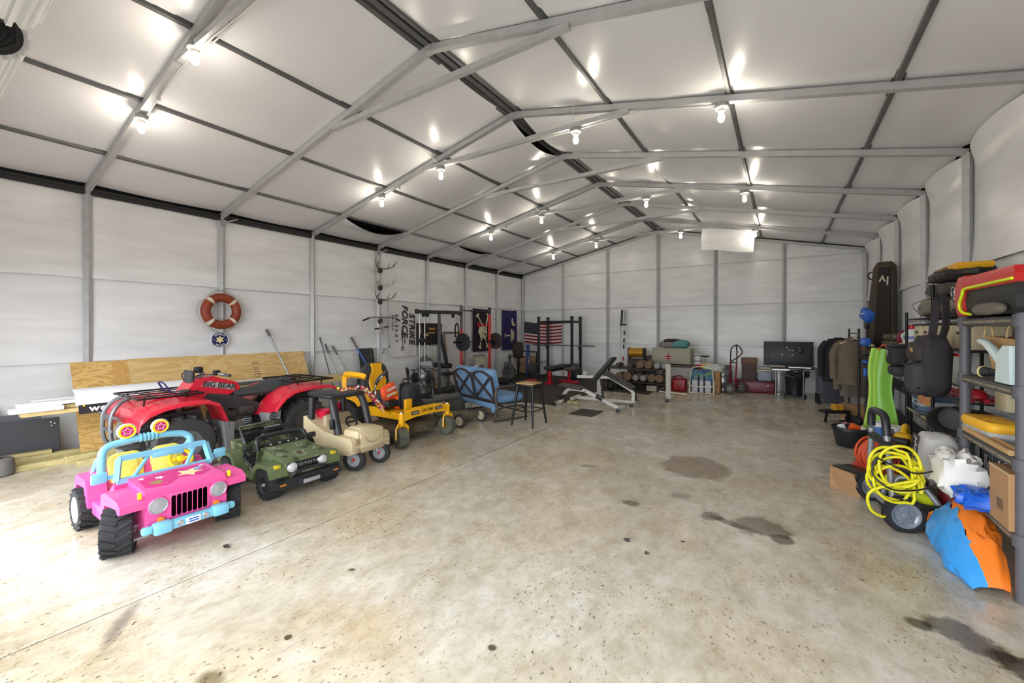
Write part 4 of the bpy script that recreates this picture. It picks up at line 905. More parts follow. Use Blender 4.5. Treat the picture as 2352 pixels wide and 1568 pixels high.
# ---- antlers, hanging bars, outlet on a column
BONE = mat('antler', (138, 124, 104), .6, var=.3, vsc=14); HIDE = mat('skull_dark', (62, 54, 48), .7); PALE = mat('antler_pale', (196, 190, 180), .6)
CY = YF[4]
def antler(z, m1, m2, sc, lab, up=1):
    t = thing('antler_mount', lab, 'antlers', (WX + .0, CY, z), 0, 'antlers on the wall column')
    B().blob((.035, 0, 0), (.045, .05, .06), .8, .2, 3, z).build('skull_plate', m1, t)
    for s in (-1, 1):
        a_ = B().tube(cr([(.05, s * .04, .04), (.11, s * .14 * sc, .05 * up), (.19, s * .25 * sc, .10 * up), (.24, s * .30 * sc, .22 * up)], 5), [.016 - .0007 * i for i in range(16)], 7)
        a_.tube(cr([(.11, s * .14 * sc, .05 * up), (.16, s * .15 * sc, .14 * up), (.17, s * .15 * sc, .18 * up)], 4), [.012 - .001 * i for i in range(9)], 6)
        a_.tube(cr([(.18, s * .23 * sc, .09 * up), (.24, s * .22 * sc, .15 * up), (.26, s * .22 * sc, .2 * up)], 4), [.011 - .001 * i for i in range(9)], 6)
        a_.build('antler', m2, t, 60)
antler(2.80, HIDE, BONE, .95, 'highest antlers on the column above the lat bar'); antler(2.42, HIDE, PALE, .9, 'pale second antlers from the top of the column'); antler(2.12, HIDE, BONE, .95, 'third antlers down the column beside the white flag')
antler(1.69, HIDE, PALE, .5, 'antlers behind the hanging lat bar'); antler(1.46, PALE, PALE, .45, 'lowest bleached antlers with the short bar')
lb = thing('lat_bar', 'wide black-ended lat bar hanging on the antlers', 'bar', (WX + .17, CY, 1.75))
B().tube([(0, -.53, -.055), (0, -.36, .01), (0, 0, .02), (0, .28, .02), (0, .42, -.04)], .014, 8).build('bar_rod', SILVER, lb)
for a_, b_ in (((0, -.55, -.06), (0, -.40, -.005)), ((0, .32, .003), (0, .43, -.045))): B().tube([a_, b_], .018, 8).build('hand_grip', BLKG, lb)
lb = thing('short_pull_bar', 'short straight pull bar hanging under the lat bar', 'bar', (WX + .14, CY, 1.535))
B().tube([(0, -.22, -.02), (0, .12, .03)], .013, 8).build('bar_rod', SILVER, lb)
for a_, b_ in (((0, -.23, -.022), (0, -.14, -.008)), ((0, .03, .017), (0, .13, .032))): B().tube([a_, b_], .018, 8).build('hand_grip', BLKG, lb)
o = B().tube(cr([(0, 0, 0), (.01, -.02, -.3), (0, .02, -.66)], 5), .012, 6).build('pull_strap', mat('strap_grey', (170, 170, 172), .6)); tag(o, 'grey hanging pull strap left of the white flag', 'strap', None, (XL + .02, 6.31, 1.80)); B().sph((0, .02, -.68), .02, 8).build('ball', BLACK, o)
ob = thing('wall_outlet', 'white electrical outlet box with conduit on the column by the flag', 'outlet', (XL + .003, CY + .06, 1.02))
B().rb((.02, 0, 0), (.04, .07, .11), .006).build('box', WHITEP, ob)
for z in (-.022, .024): B().rb((.041, .0, z), (.004, .03, .028), .002).build('socket', DKGR, ob)
B().tube([(.012, -.02, .05), (.012, -.02, 2.1)], .011, 8).build('conduit', STEEL, ob)
for fi in (2, 4):
    o = B().rb((.02, 0, 0), (.04, .06, .1), .005).build('junction_box', GBOX); tag(o, 'small grey junction box at the top of the %s left column' % ('second' if fi == 2 else 'antler'), 'junction box', 'junction boxes', (XL + .003, YF[fi] + .0, 3.19))
    B().tube(cr([(.02, .03, .02), (.03, .1, .05), (.03, .2, .1)], 4), .008, 6).build('wire_tail', WIRE, o)
# ---- flags and poster
def cloth_flag(nm, lab, m_, y0, y1, z0, z1, sd=0, amp=.02):
    t = thing(nm, lab, 'flag', (XL - .03, (y0 + y1) / 2, z1))
    H = z1 - z0; W = y1 - y0
    B().grid(lambda u, v: (.025 + amp * (.5 + .5 * math.sin(u * 9 + sd + v * 2)) * (.3 + .7 * v), -W / 2 + W * u, -H * v - .02 * math.sin(PI * u) * (1 - v)), 24, 20, (.003, 0, 0)).build('cloth', m_, t, 60)
    return t
PX_ = .055
fs = cloth_flag('wall_banner', 'white Strike Force Energy banner hung sideways on the left wall', mat('banner_white', (222, 220, 218), .8), 6.33, 7.17, .87, 2.15, 1, .02)
INK = mat('banner_ink', (40, 40, 46), .7)
text('STRIKE', .24, INK, fs, (PX_, .255, -.62), (0, PI / 2, 0), shear=.25, bold=.004, ext=.004); text('FORCE', .24, INK, fs, (PX_, .03, -.44), (0, PI / 2, 0), shear=.25, bold=.004, ext=.004)
text('ENERGY', .115, INK, fs, (PX_, -.22, -.62), (0, PI / 2, 0), sp=1.75, ext=.004);
for tx_, z_ in (('FUEL', -.38), ('FOR', -.53), ('W', -.64)): text(tx_, .055, INK, fs, (PX_, -.33, z_), (0, PI / 2, 0), sp=1.2, ext=.004)
tr_ = B(); tr_.box((0, -.03, -.86), (.004, .012, .42)); tr_.box((0, -.03, -1.06), (.004, .09, .012))
for y in (-.07, -.03, .01): tr_.box((0, y, -1.10), (.004, .010, .08))
tr_.tube([(0, -.07, -.6), (0, .03, -.75), (0, -.06, -.9), (0, -.075, -.66)], .006, 4); tr_.tube([(0, .03, -.75), (0, .03, -.98), (0, .05, -.9)], .008, 4)
o = tr_.build('trident_print', INK, fs); o.location = (PX_, 0, 0)
po = thing('canvas_picture', 'dark canvas picture of a bar scene behind the lat machine', 'picture', (XL + .012, 7.61, 1.39))
B().box((0, 0, 0), (.03, .87, .54)).build('canvas', mat('canvas_dark', (46, 34, 28), .6, var=.4, vsc=5), po)
for (y, z, w_, h, col) in ((.05, .03, .3, .03, (214, 170, 110)), (.08, .13, .25, .05, (190, 130, 70)), (-.33, .08, .07, .22, (190, 160, 130)), (-.33, .2, .05, .06, (196, 130, 90)), (.36, .07, .08, .2, (206, 160, 96)), (.36, .2, .05, .06, (190, 140, 80)), (-.13, -.02, .2, .06, (210, 170, 130)), (-.02, .14, .02, .07, (230, 220, 190)), (.2, -.12, .2, .2, (28, 20, 26)), (-.28, -.12, .12, .2, (34, 26, 40))):
    B().puff([(math.cos(a_ * .6283) * w_ / 2, math.sin(a_ * .6283) * h / 2) for a_ in range(10)], .002, 'yz', (.0165, y, z), .9).build('painted_shape', mat('paint_%d_%d_%d' % col, col, .6), po)
pf = cloth_flag('pirate_flag', 'black pirate flag with skull and crossbones hung sideways', mat('flag_black', (34, 24, 40), .8), 9.36, 10.26, .86, 2.12, 2, .02)
BON = mat('flag_bone', (214, 204, 176), .8)
def bone(a_, b_, r=.022):
    x = B(); x.tube([a_, b_], r, 6)
    for p, q in ((a_, b_), (b_, a_)):
        d = (Vector(p) - Vector(q)).normalized(); n_ = Vector((0, -d.z, d.y))
        for s in (-1, 1): x.sph(Vector(p) + n_ * s * .035 + d * .02, (.01, .045, .045), 8)
    o = x.build('bone', BON, pf); return o
for a_, b_ in (((PX_, -.24, -.22), (PX_, .08, -.62)), ((PX_, .26, -.2), (PX_, .12, -.6)), ((PX_, -.13, -1.12), (PX_, -.06, -.85)), ((PX_, .22, -1.1), (PX_, .1, -.85))): bone(a_, b_)
sk = B().puff([(-.16, -.55), (-.22, -.66), (-.18, -.76), (-.05, -.83), (.08, -.90), (.18, -.84), (.22, -.70), (.18, -.56), (.05, -.5), (-.08, -.5)], .006, 'yz', (PX_, 0, 0), .92).build('skull', BON, pf)
for y, z, r in ((.08, -.60, .05), (.12, -.76, .045), (.0, -.70, .025)): B().sph((PX_ + .006, y, z), (.004, r, r * .8), 10).build('eye_socket', INK, sk)
B().puff([(-.30, -.47), (-.22, -.40), (-.05, -.46), (.1, -.42), (.26, -.46), (.22, -.54), (.05, -.53), (-.1, -.53), (-.24, -.55)], .008, 'yz', (PX_ + .002, 0, 0), .9).build('bandana', mat('bandana_red', (176, 30, 34), .8), pf)
sc = cloth_flag('state_flag', 'navy flag with white crescent and palmetto tree hung sideways near the corner', mat('flag_navy', (44, 36, 92), .8), 10.86, 11.72, .85, 2.13, 3, .02)
cres = [(math.cos(t) * .13, math.sin(t) * .16) for t in [rad(a_) for a_ in range(130, 331, 20)]] + [(math.cos(t) * .11 + .075, math.sin(t) * .13 + .02) for t in [rad(a_) for a_ in range(320, 139, -20)]]
B().prism(cres, 0, .006, 'yz', (PX_, .20, -.36), (0.2, 0, 0)).build('crescent', BON, sc)
palm = B(); palm.prism([(-.32, -.07), (-.32, .07), (-.28, .07), (-.27, .018), (.0, .025), (.0, -.025), (-.27, -.018), (-.28, -.07)], 0, .006, 'yz', (PX_, 0, -.82))
for q in range(11):
    a_ = rad(-100 + 20 * q); palm.prism([(0, -.012), (.13, -.02), (.235, 0), (.13, .02), (0, .012)], 0, .006 + .0005 * q, 'yz', (PX_, .06, -.82), (a_, 0, 0))
palm.build('palmetto', BON, sc)
us = thing('american_flag', 'american flag pinned on the back wall beside the black power rack', 'flag', (-6.65, YB - .055, 1.77))
W_, H_ = 1.40, .70
def usp(u, v, off=0): return (-W_ / 2 + W_ * u, -off - .02 * (.5 + .5 * math.sin(u * 8)), -H_ * v - .05 * math.sin(PI * u) - .02 * u * (1 - v) + .02 * (1 - u) * v * 0)
for q in range(13):
    B().grid(lambda u, v, q=q: usp(u, (q + v) / 13), 18, 1, (0, -.002, 0)).build('stripe', mat('flag_red', (150, 26, 46), .8) if q % 2 == 0 else mat('flag_cream', (222, 214, 208), .8), us)
B().grid(lambda u, v: usp(u * .41, v * 7 / 13, .004), 8, 4, (0, -.002, 0)).build('canton', mat('flag_blue_black', (24, 22, 44), .8), us)
for r_ in range(9):
    for c_ in range(6 if r_ % 2 == 0 else 5):
        u = (.035 + c_ * .068 + (.034 if r_ % 2 else 0)); p_ = usp(u, (r_ + .6) / 9.4 * 7 / 13, .008)
        B().prism(star(.0145, 5, .45), 0, .002, 'xz', p_).build('star', WHITEP, us)
# ================================================================ gym
MATR = mat('rubber_mat', (62, 58, 52), .85, var=.2, vsc=6)
gx = [-7.36, -6.16, -4.96, -3.76]; gy = [7.35, 8.95, 10.55, 12.05]
names = ['near left', 'near middle', 'near right', 'centre left', 'centre', 'centre right', 'far left', 'far middle', 'far right']
for q in range(9):
    i, j_ = q % 3, q // 3
    o = B().rb((0, 0, .006), (gx[i + 1] - gx[i] - .004, gy[j_ + 1] - gy[j_] - .004, .012), .003, seg=1).build('gym_mat', MATR); tag(o, '%s black rubber mat of the gym floor grid' % names[q], 'mat', 'gym floor mats', ((gx[i] + gx[i + 1]) / 2, (gy[j_] + gy[j_ + 1]) / 2, 0))
o = B().rb((0, 0, .006), (1.15, 1.95, .012), .003, seg=1).build('gym_mat', MATR); tag(o, 'black rubber mat under the dumbbell rack', 'mat', 'gym floor mats', (-3.17, 10.72, 0))
o = B().rb((0, 0, .006), (.44, .57, .012), .003, seg=1).build('gym_mat', mat('small_mat', (64, 62, 56), .8)); tag(o, 'small square black mat alone on the concrete', 'mat', None, (-2.96, 7.01, 0))
def sqt(p, s=.03, n=None): return B().tube(p, 1, 4, sq=(s, s))
# lat pulldown
lt = thing('lat_machine', 'black lat pulldown machine with guide rods and cross beam', 'gym machine', (-6.62, 7.10, .012), PI / 2)
GUN = mat('gunmetal', (54, 55, 58), .45, .3)
sqt([(0, 0, 0), (0, 0, 1.86)], .035).build('upright', GUN, lt)
sqt([(-.68, 0, 1.88), (.72, 0, 1.90)], .04).build('cross_beam', GUN, lt)
for x in (-.70, .74): B().rb((x, 0, 1.885), (.05, .09, .1), .01).build('beam_cap', BLKG, lt)
for x in (-.5, -.38, .48): B().lathe([(.045, -.015), (.05, -.012), (.04, 0), (.05, .012), (.045, .015)], (x, 0, 1.82), 'y', 16).build('pulley', BLKG, lt)
for x in (-.62, -.46): B().tube([(x, 0, .1), (x, 0, 1.85)], .013, 8).build('guide_rod', SILVER, lt)
cg = B(); cg.rb((-.54, 0, 1.25), (.22, .06, .10), .01); cg.build('carriage', GUN, lt)
sqt([(-.7, 0, .05), (.9, 0, .05)], .03).build('base_rail', GUN, lt); sqt([(-.62, -.35, .04), (-.62, .35, .04)], .03).build('base_foot', GUN, lt); sqt([(.85, -.3, .04), (.85, .3, .04)], .03).build('base_foot', GUN, lt)
sqt([(.02, 0, 1.45), (.28, 0, .62)], .028).build('diagonal_brace', GUN, lt); sqt([(.02, 0, .62), (.3, 0, .62)], .03).build('knee_bar', GUN, lt)
for s in (-1, 1):
    B().cyl((.12, s * .06, .66), (.12, s * .24, .66), .06, n=14).build('thigh_roller', BLACK, lt)
    B().lathe([(.0, -.03), (.11, -.03), (.12, -.015), (.12, .015), (.11, .03), (0, .03)], (-.54, s * .22, .42), 'y', 22).build('weight_plate', BLKG, lt)
B().cyl((-.54, -.3, .42), (-.54, .3, .42), .02, n=10).build('weight_horn', CHROME, lt)
B().rb((.3, 0, .45), (.4, .26, .07), .03).build('seat_pad', BLACK, lt); sqt([(.3, 0, .08), (.3, 0, .42)], .03).build('seat_post', GUN, lt)
rp = B(); rp.tube(cr([(.62, -.05, 1.36), (.62, -.05, 1.55), (.62, 0, 1.64), (.62, .05, 1.55), (.62, .05, 1.34)], 4), .018, 8); rp.torus((.62, 0, 1.72), .04, .005, 'y', 12, 5); rp.tube([(.62, 0, 1.76), (.62, 0, 1.85)], .005, 5); rp.sph((.62, -.05, 1.34), .026, 8); rp.sph((.62, .05, 1.32), .026, 8); rp.build('triceps_rope', BLACK, lt)
# red squat stand with loaded barbell
RR = mat('rack_red', (200, 42, 44), .4)
rk = thing('squat_stand', 'red squat stand with black pull-up bar', 'gym rack', (-6.85, 8.77, .012), PI / 2)
for x, up in ((-.61, mat('rack_dark_end', (96, 84, 84), .5)), (.61, RR)):
    u = sqt([(x, 0, 0), (x, 0, 2.10)], .037).build('upright', RR, rk)
    if x < 0: sqt([(x, 0, 1.5), (x, 0, 2.105)], .0375).build('upright_sleeve', up, rk)
    else: sqt([(x, 0, 1.92), (x, 0, 2.105)], .0375).build('upright_sleeve', BLKG, rk)
    for q in range(18): B().cyl((x, -.0385, .25 + q * .1), (x, -.036, .25 + q * .1), .011, n=8).build('hole', BLACK, u)
    for q in range(18): B().cyl((x + (-1 if x > 0 else -1) * .0385, 0, .25 + q * .1), (x + (-1) * .036, 0, .25 + q * .1), .011, n=8).build('hole', BLACK, u)
    sqt([(x, -.6, .03), (x, .45, .03)], .03).build('base_foot', BLKG, rk); B().rb((x, -.06, 1.12), (.06, .12, .1), .01).build('bar_hook', BLKG, rk)
B().cyl((-.61, 0, 1.98), (.61, 0, 1.98), .017, n=10).build('pull_up_bar', BLKG, rk); sqt([(-.61, .42, .03), (.61, .42, .03)], .03).build('base_cross', BLKG, rk)
def barbell(nm, lab, loc, rot, plates=(), L_=2.1, m_=BLKM, slv=BLKM):
    t = thing(nm, lab, 'barbell', loc, rot)
    B().cyl((-L_ / 2 + .4, 0, 0), (L_ / 2 - .4, 0, 0), .0145, n=10).build('shaft', m_, t)
    for s in (-1, 1):
        B().cyl((s * (L_ / 2 - .42), 0, 0), (s * L_ / 2, 0, 0), .025, n=12).build('sleeve', slv, t); B().cyl((s * (L_ / 2 - .44), 0, 0), (s * (L_ / 2 - .41), 0, 0), .037, n=14).build('collar', slv, t)
        for r, w_, off, pm_ in plates:
            x = s * (L_ / 2 - .40 + off)
            p = B().lathe([(.028, -w_ / 2), (r * .5, -w_ / 2), (r * .52, -w_ * .35), (r * .88, -w_ * .35), (r * .92, -w_ / 2), (r, -w_ * .4), (r, w_ * .4), (r * .92, w_ / 2), (r * .88, w_ * .35), (r * .52, w_ * .35), (r * .5, w_ / 2), (.028, w_ / 2)], (x, 0, 0), 'x', 36).build('weight_plate', pm_, t)
            B().torus((x + s * (-w_ * .5), 0, 0), .034, .008, 'x', 18, 6).build('plate_ring', RED, p)
            for k2 in range(4):
                a_ = k2 * PI / 2 + .4; B().box((x + s * w_ * .37 * -1, math.sin(a_) * r * .7, math.cos(a_) * r * .7), (.003, .07, .022), (-a_, 0, 0)).build('plate_mark', RED, p)
    return t
barbell('barbell', 'black barbell loaded with bumper plates on the red stand', (-6.74, 8.80, 1.185), PI / 2, [(.222, .07, .06, mat('bumper_black', (52, 53, 57), .6))], 2.1)
# kegs
def keg(lab, loc, h=.6, r=.2):
    t = thing('beer_keg', lab, 'keg', loc, 0, 'steel kegs')
    B().lathe([(r * .8, 0), (r * .96, .01), (r * .96, .07), (r * .9, .08), (r, .12), (r, h * .33), (r * 1.03, h * .36), (r, h * .39), (r, h * .61), (r * 1.03, h * .64), (r, h * .67), (r, h - .12), (r * .9, h - .08), (r * .96, h - .07), (r * .96, h), (r * .9, h), (r * .9, h - .06), (0, h - .05)], n=30).build('shell', SILVER, t)
    B().lathe([(.04, h - .05), (.04, h - .02), (0, h - .02)], n=12).build('valve', CHROME, t)
    for s in (-1, 1): B().rb((0, s * r * .962, h - .035), (.1, .006, .025), .003).build('hand_slot', BLKG, t)
    return t
keg('steel beer keg between the red stand uprights', (-6.42, 8.25, .012)); keg('steel beer keg behind the lat machine base', (-7.15, 7.15, 0), .55, .17)
# frames leaning by the wall
def leanframe(nm, lab, x, y, w_, h, fm, pm_, tilt, fw=.05, rz=0, cat='frame'):
    t = thing(nm, lab, cat, (x, y, .015), (0, 0, 0)); t.rotation_euler = (Matrix.Rotation(rz, 3, 'Z') @ Matrix.Rotation(-tilt, 3, 'Y')).to_euler()
    for a_, b_ in (((0, -w_ / 2, 0), (0, -w_ / 2, h)), ((0, w_ / 2, 0), (0, w_ / 2, h)), ((0, -w_ / 2 - fw / 2, h), (0, w_ / 2 + fw / 2, h)), ((0, -w_ / 2 - fw / 2, fw / 2), (0, w_ / 2 + fw / 2, fw / 2))): B().tube([a_, b_], 1, 4, sq=(.014, fw / 2) if a_[1] != b_[1] else (fw / 2, .014)).build('frame_bar', fm, t)
    B().box((-.004, 0, h / 2), (.006, w_, h)).build('pane', pm_, t); return t
BRN = mat('brown_frame', (108, 92, 80), .6); GLASSY = mat('mirror_glass', (205, 206, 208), .08, .6)
leanframe('leaning_mirror', 'tall brown framed mirror leaning on the wall left of the red stand', -7.12, 8.35, .62, 1.42, BRN, mat('pale_back', (206, 205, 202), .4), .15)
leanframe('leaning_mirror', 'small silver framed mirror leaning under the pirate flag', -7.02, 9.42, .5, .78, mat('silver_frame', (150, 140, 128), .5), mat('pale_mirror', (200, 204, 188), .2), .3)
pr = leanframe('framed_print', 'framed sepia print leaning in the back left corner', -7.13, 11.88, .66, .76, BLACK, mat('print_sepia', (176, 150, 120), .7, c2=(140, 116, 92), vsc=7), .12, .03, -PI / 2, 'picture')
B().box((.003, 0, .66), (.003, .58, .13)).build('print_sky', mat('print_grey', (190, 188, 186), .7), pr)
al = thing('framed_mirror_sign', 'grey arched-top framed mirror sign behind the lat machine', 'sign', (-7.2, 7.35, 0), (0, 0, 0)); al.rotation_euler = (0, -.14, 0)
B().puff([(-.24, .03), (-.24, .78), (-.18, .82), (-.1, .82), (-.07, .88), (.07, .88), (.1, .82), (.18, .82), (.24, .78), (.24, .03)], .012, 'yz', (0, 0, 0), .96).build('frame_panel', mat('pewter', (126, 122, 118), .5, .3), al)
B().prism(rrect(.38, .62, .02, cy=.42), .013, .016, 'yz').build('mirror_pane', GLASSY, al)
for y in (-.215, .215): B().box((.012, y, .25), (.02, .035, .4)).build('wood_edge', mat('amber_wood', (180, 120, 50), .6), al)
# curtain-like corrugated strips behind lat machine
for q, y in enumerate((7.30, 7.42, 7.53, 7.64, 7.76, 7.88)):
    o = B().grid(lambda u, v: (.012 * math.sin(u * 3 * PI), .055 * u * 2 - .055, .95 * v), 8, 2, (-.004, 0, 0)).build('vinyl_strip', mat('strip_vinyl', (198, 196, 192), .45)); tag(o, ('leftmost', 'second', 'third', 'fourth', 'fifth', 'rightmost')[q] + ' pale vinyl strip standing under the canvas picture', 'strip', 'vinyl strips', (XL + .02 , y, .13), 0)
o = B().rb((0, 0, .06), (.12, .72, .12), .005).build('timber_block', PINE); tag(o, 'timber block carrying the vinyl strips at the wall', 'lumber', None, (XL + .02, 7.59, 0))
# plate tree, boxing stand, floor things
pt = thing('plate_tree', 'black weight plate tree beside the right red upright', 'weight rack', (-6.55, 9.95, .012), .4)
sqt([(0, -.22, .02), (0, .22, .02)], .025).build('base', BLKM, pt); sqt([(0, -.16, .03), (0, 0, .78)], .022).build('post', BLKM, pt); sqt([(0, .16, .03), (0, 0, .78)], .022).build('post', BLKM, pt)
for z, y in ((.25, .13), (.45, .09), (.66, .05)):
    for s in (-1, 1): B().cyl((0, s * y, z), (.0, s * (y + .2), z + .05), .018, n=10).build('peg', BLKM, pt)
for z, s, r in ((.25, -1, .18), (.45, -1, .13), (.25, 1, .15)):
    B().lathe([(.0, -.02), (r, -.02), (r, .02), (0, .02)], (0, s * .22, z + .02), 'y', 24).build('weight_plate', mat('plate_iron', (82, 82, 84), .6, .3), pt)
bs = thing('belt_stand', 'black stand draped with dark vest and belts in front of the navy flag', 'stand', (-6.78, 10.75, .012))
B().lathe([(.22, 0), (.22, .02), (.05, .04), (0, .04)], n=20).build('base', BLKM, bs); B().cyl((0, 0, .03), (0, 0, 1.0), .03, n=10).build('pole', BLKM, bs); B().tube([(-.02, -.4, .42), (.0, .3, .40)], .012, 6).build('cross_rod', BLKM, bs)
B().blob((.02, -.02, .86), (.12, .2, .24), .7, .25, 3, 4).build('vest', mat('vest_brown', (58, 46, 42), .8), bs); B().torus((.02, .02, .66), .16, .03, 'z', 20, 6).build('belt', mat('belt_dark', (44, 38, 40), .7), bs)
for q in range(6): B().tube([(.08, -.36 + .02 * q, .64), (.1, -.42 + .045 * q, .46 - .02 * (q % 3))], .007, 5).build('tassel', BLACK if q % 2 else mat('tassel_pale', (190, 180, 160), .8), bs)
o = thing('foam_roller_pole', 'tall blue lettered padded pole standing beside the belt stand', 'pole', (-6.62, 11.08, .012)); B().cyl((0, 0, 0), (0, 0, 1.02), .05, n=14).build('pad', mat('pad_blue', (34, 62, 130), .6), o)
for z_, h_ in ((.32, .05), (.42, .03), (.50, .06), (.60, .03)): B().rb((.042, -.028, z_), (.02, .03, h_), .004).build('white_mark', WHITEP, o)
for z in (.2, .8): B().lathe([(.052, 0), (.052, .04)], (0, 0, z), n=14, cap=False).build('band', INK, o)
dr_ = thing('floor_pedal', 'red and black exercise pedal lying on the far mats', 'pedal', (-6.1, 10.45, .012), .7); B().torus((0, 0, .02), .14, .02, 'z', 20, 6).build('ring', mat('pedal_red', (200, 52, 44), .5), dr_); B().rb((0, .28, .02), (.1, .3, .03), .01).build('plate', BLACK, dr_); B().rb((0, -.28, .02), (.1, .3, .03), .01).build('plate', BLACK, dr_)
# black power rack, barbell, bench
pw = thing('power_rack', 'black four-post power rack in front of the american flag', 'gym rack', (-5.74, 11.5, .012))
for x in (-.56, .56):
    for y in (-.3, .3):
        u = sqt([(x, y, 0), (x, y, 1.85)], .035).build('upright', GUN, pw)
        for q in range(9): B().cyl((x, y - .037, .2 + q * .18), (x, y - .034, .2 + q * .18), .012, n=8).build('hole', LENS, u)
        B().rb((x, y, 1.86), (.085, .085, .05), .006).build('post_cap', GUN, pw)
    sqt([(x, -.3, 1.72), (x, .3, 1.72)], .035).build('top_rail', GUN, pw); sqt([(x, -.3, .05), (x, .3, .05)], .03).build('base_rail', GUN, pw); B().cyl((x, -.3, .48), (x, .3, .48), .02, n=10).build('safety_bar', SILVER, pw)
    B().rb((x, .24, .94), (.05, .1, .1), .01, (.6, 0, 0)).build('bar_hook', GUN, pw)
B().cyl((-.56, -.3, 1.74), (.56, -.3, 1.74), .018, n=10).build('pull_up_bar', GUN, pw); sqt([(-.56, .3, 1.72), (.56, .3, 1.72)], .03).build('top_cross', GUN, pw)
barbell('barbell', 'bare steel barbell resting in the black power rack', (-5.72, 11.69, 1.01), 0, (), 2.1, SILVER, SILVER)
def plate_disc(lab, loc, rz, r=.2, n=3):
    for q in range(n):
        o = B().lathe([(.025, -.02), (r * .5, -.02), (r * .52, -.01), (r * .85, -.01), (r * .9, -.02), (r, -.015), (r, .015), (r * .9, .02), (.025, .02)], ax='x', n=28).build('weight_plate', mat('plate_grey', (84, 86, 86), .6, .2)); tag(o, lab % ('inner', 'middle', 'outer')[q], 'weight plate', 'plates stored on the power rack', (loc[0] + q * .045 * (1 if loc[0] > -5.7 else -1), loc[1], loc[2]), rz)
plate_disc('%s grey weight plate on the right side of the power rack', (-5.10, 11.15, .3), 0); plate_disc('%s grey weight plate on the left side of the power rack', (-6.36, 11.0, .3), 0)
bn = thing('weight_bench', 'flat black bench with red legs and leg rollers inside the power rack', 'bench', (-5.32, 10.55, .012), .0)
B().rb((0, 0, .44), (.3, 1.15, .09), .03).build('pad', mat('bench_black', (52, 52, 50), .6), bn); sqt([(0, -.5, .36), (0, .55, .36)], .03).build('spine', GUN, bn)
B().rb((0, -.48, .19), (.09, .09, .36), .01).build('leg', RED, bn); B().rb((0, -.5, .03), (.16, .16, .06), .01).build('foot', RED, bn); B().rb((.3, .1, .03), (.6, .09, .07), .01).build('foot', RED, bn); sqt([(.3, .1, .05), (.3, .1, .33)], .03).build('leg', RED, bn)
for y in (-.1, .15): B().cyl((.28, y, .40), (.62, y - .05, .42), .05, n=14).build('leg_roller', mat('roller_grey', (86, 88, 86), .6), bn)
B().tube(cr([(.3, .02, .36), (.62, .0, .38), (.78, -.05, .3), (.82, -.05, .2)], 4), .03, 8).build('leg_arm', GUN, bn); B().rb((.86, -.05, .30), (.14, .14, .1), .02, (0, .5, 0)).build('white_clamp', WHITEP, bn)
# two vertical bars beside the rack
for dx, lab, m1, m2 in ((-3.96, 'dark barbell standing upright against the back wall', GUN, GUN), (-3.86, 'striped thin barbell standing upright beside the dark one', WHITEP, RED)):
    t = thing('standing_barbell', lab, 'barbell', (dx, 11.75, .5), 0, 'upright barbells')
    B().cyl((0, 0, -.48), (.02, .25, 1.58), .014, n=8).build('shaft', SILVER if m1 is GUN else m1, t); B().cyl((.015, .19, 1.16), (.02, .25, 1.58), .03 if m1 is GUN else .024, n=12).build('sleeve', m1 if m1 is GUN else SILVER, t); B().cyl((.015, .186, 1.12), (.015, .19, 1.16), .045, n=12).build('collar', BLKG, t)
    if m1 is not GUN:
        for z, mm_ in ((.1, RED), (.45, BLACK), (.62, BLACK), (.85, BLACK)): B().cyl((.004 + .01 * z, .06 + .12 * z, z), (.004 + .01 * z, .06 + .12 * (z + .12), z + .12), .022, n=8).build('wrap', mm_, t)
# adjustable bench
FR = mat('bench_white', (214, 212, 204), .4)
fb = thing('adjustable_bench', 'white framed incline bench with raised black back pad', 'bench', (-3.15, 7.58, 0), .03)
def sq2(p, s=.03): return B().tube(p, 1, 4, sq=(s, s))
B().tube(cr([(-.62, 0, .03), (-.56, 0, .12), (-.48, 0, .26), (-.36, 0, .325), (-.05, 0, .31)], 4), 1, 4, sq=(.03, .03)).build('front_leg', FR, fb)
B().tube([(-.08, 0, .315), (.60, 0, .03)], 1, 4, sq=(.03, .03)).build('rear_leg', FR, fb); sq2([(-.64, -.2, .03), (-.64, .2, .03)], .03).build('foot', FR, fb); sq2([(.64, -.22, .03), (.64, .2, .03)], .03).build('foot', FR, fb)
for x, y in ((-.64, -.21), (-.64, .21), (.64, -.23), (.64, .21)): B().rb((x, y, .03), (.07, .03, .066), .006).build('foot_cap', BLKG, fb)
B().rb((.22, 0, .20), (.14, .08, .08), .01, (0, .4, 0)).build('adjust_collar', BLKG, fb)
for q in range(5): B().cyl((.30 + q * .05, -.031, .155 - q * .021), (.30 + q * .05, -.034, .155 - q * .021), .008, n=8).build('pin_hole', BLACK, fb)
B().puff(rrect(.28, .78, .04, cy=.39), .028, 'yz', (.0, 0, .40), .93, rot=(0, .72, 0)).build('back_pad', mat('pad_black', (40, 40, 44), .5), fb)
B().rb((-.36, 0, .375), (.48, .28, .05), .02, (0, .12, 0)).build('seat_pad', mat('pad_worn', (74, 68, 60), .6), fb); B().tube([(.24, 0, .56), (.30, 0, .15)], .02, 8).build('support_strut', BLKG, fb)
B().cyl((-.5, -.24, .17), (-.5, -.05, .17), .045, n=12).build('foam_roll', BLACK, fb)
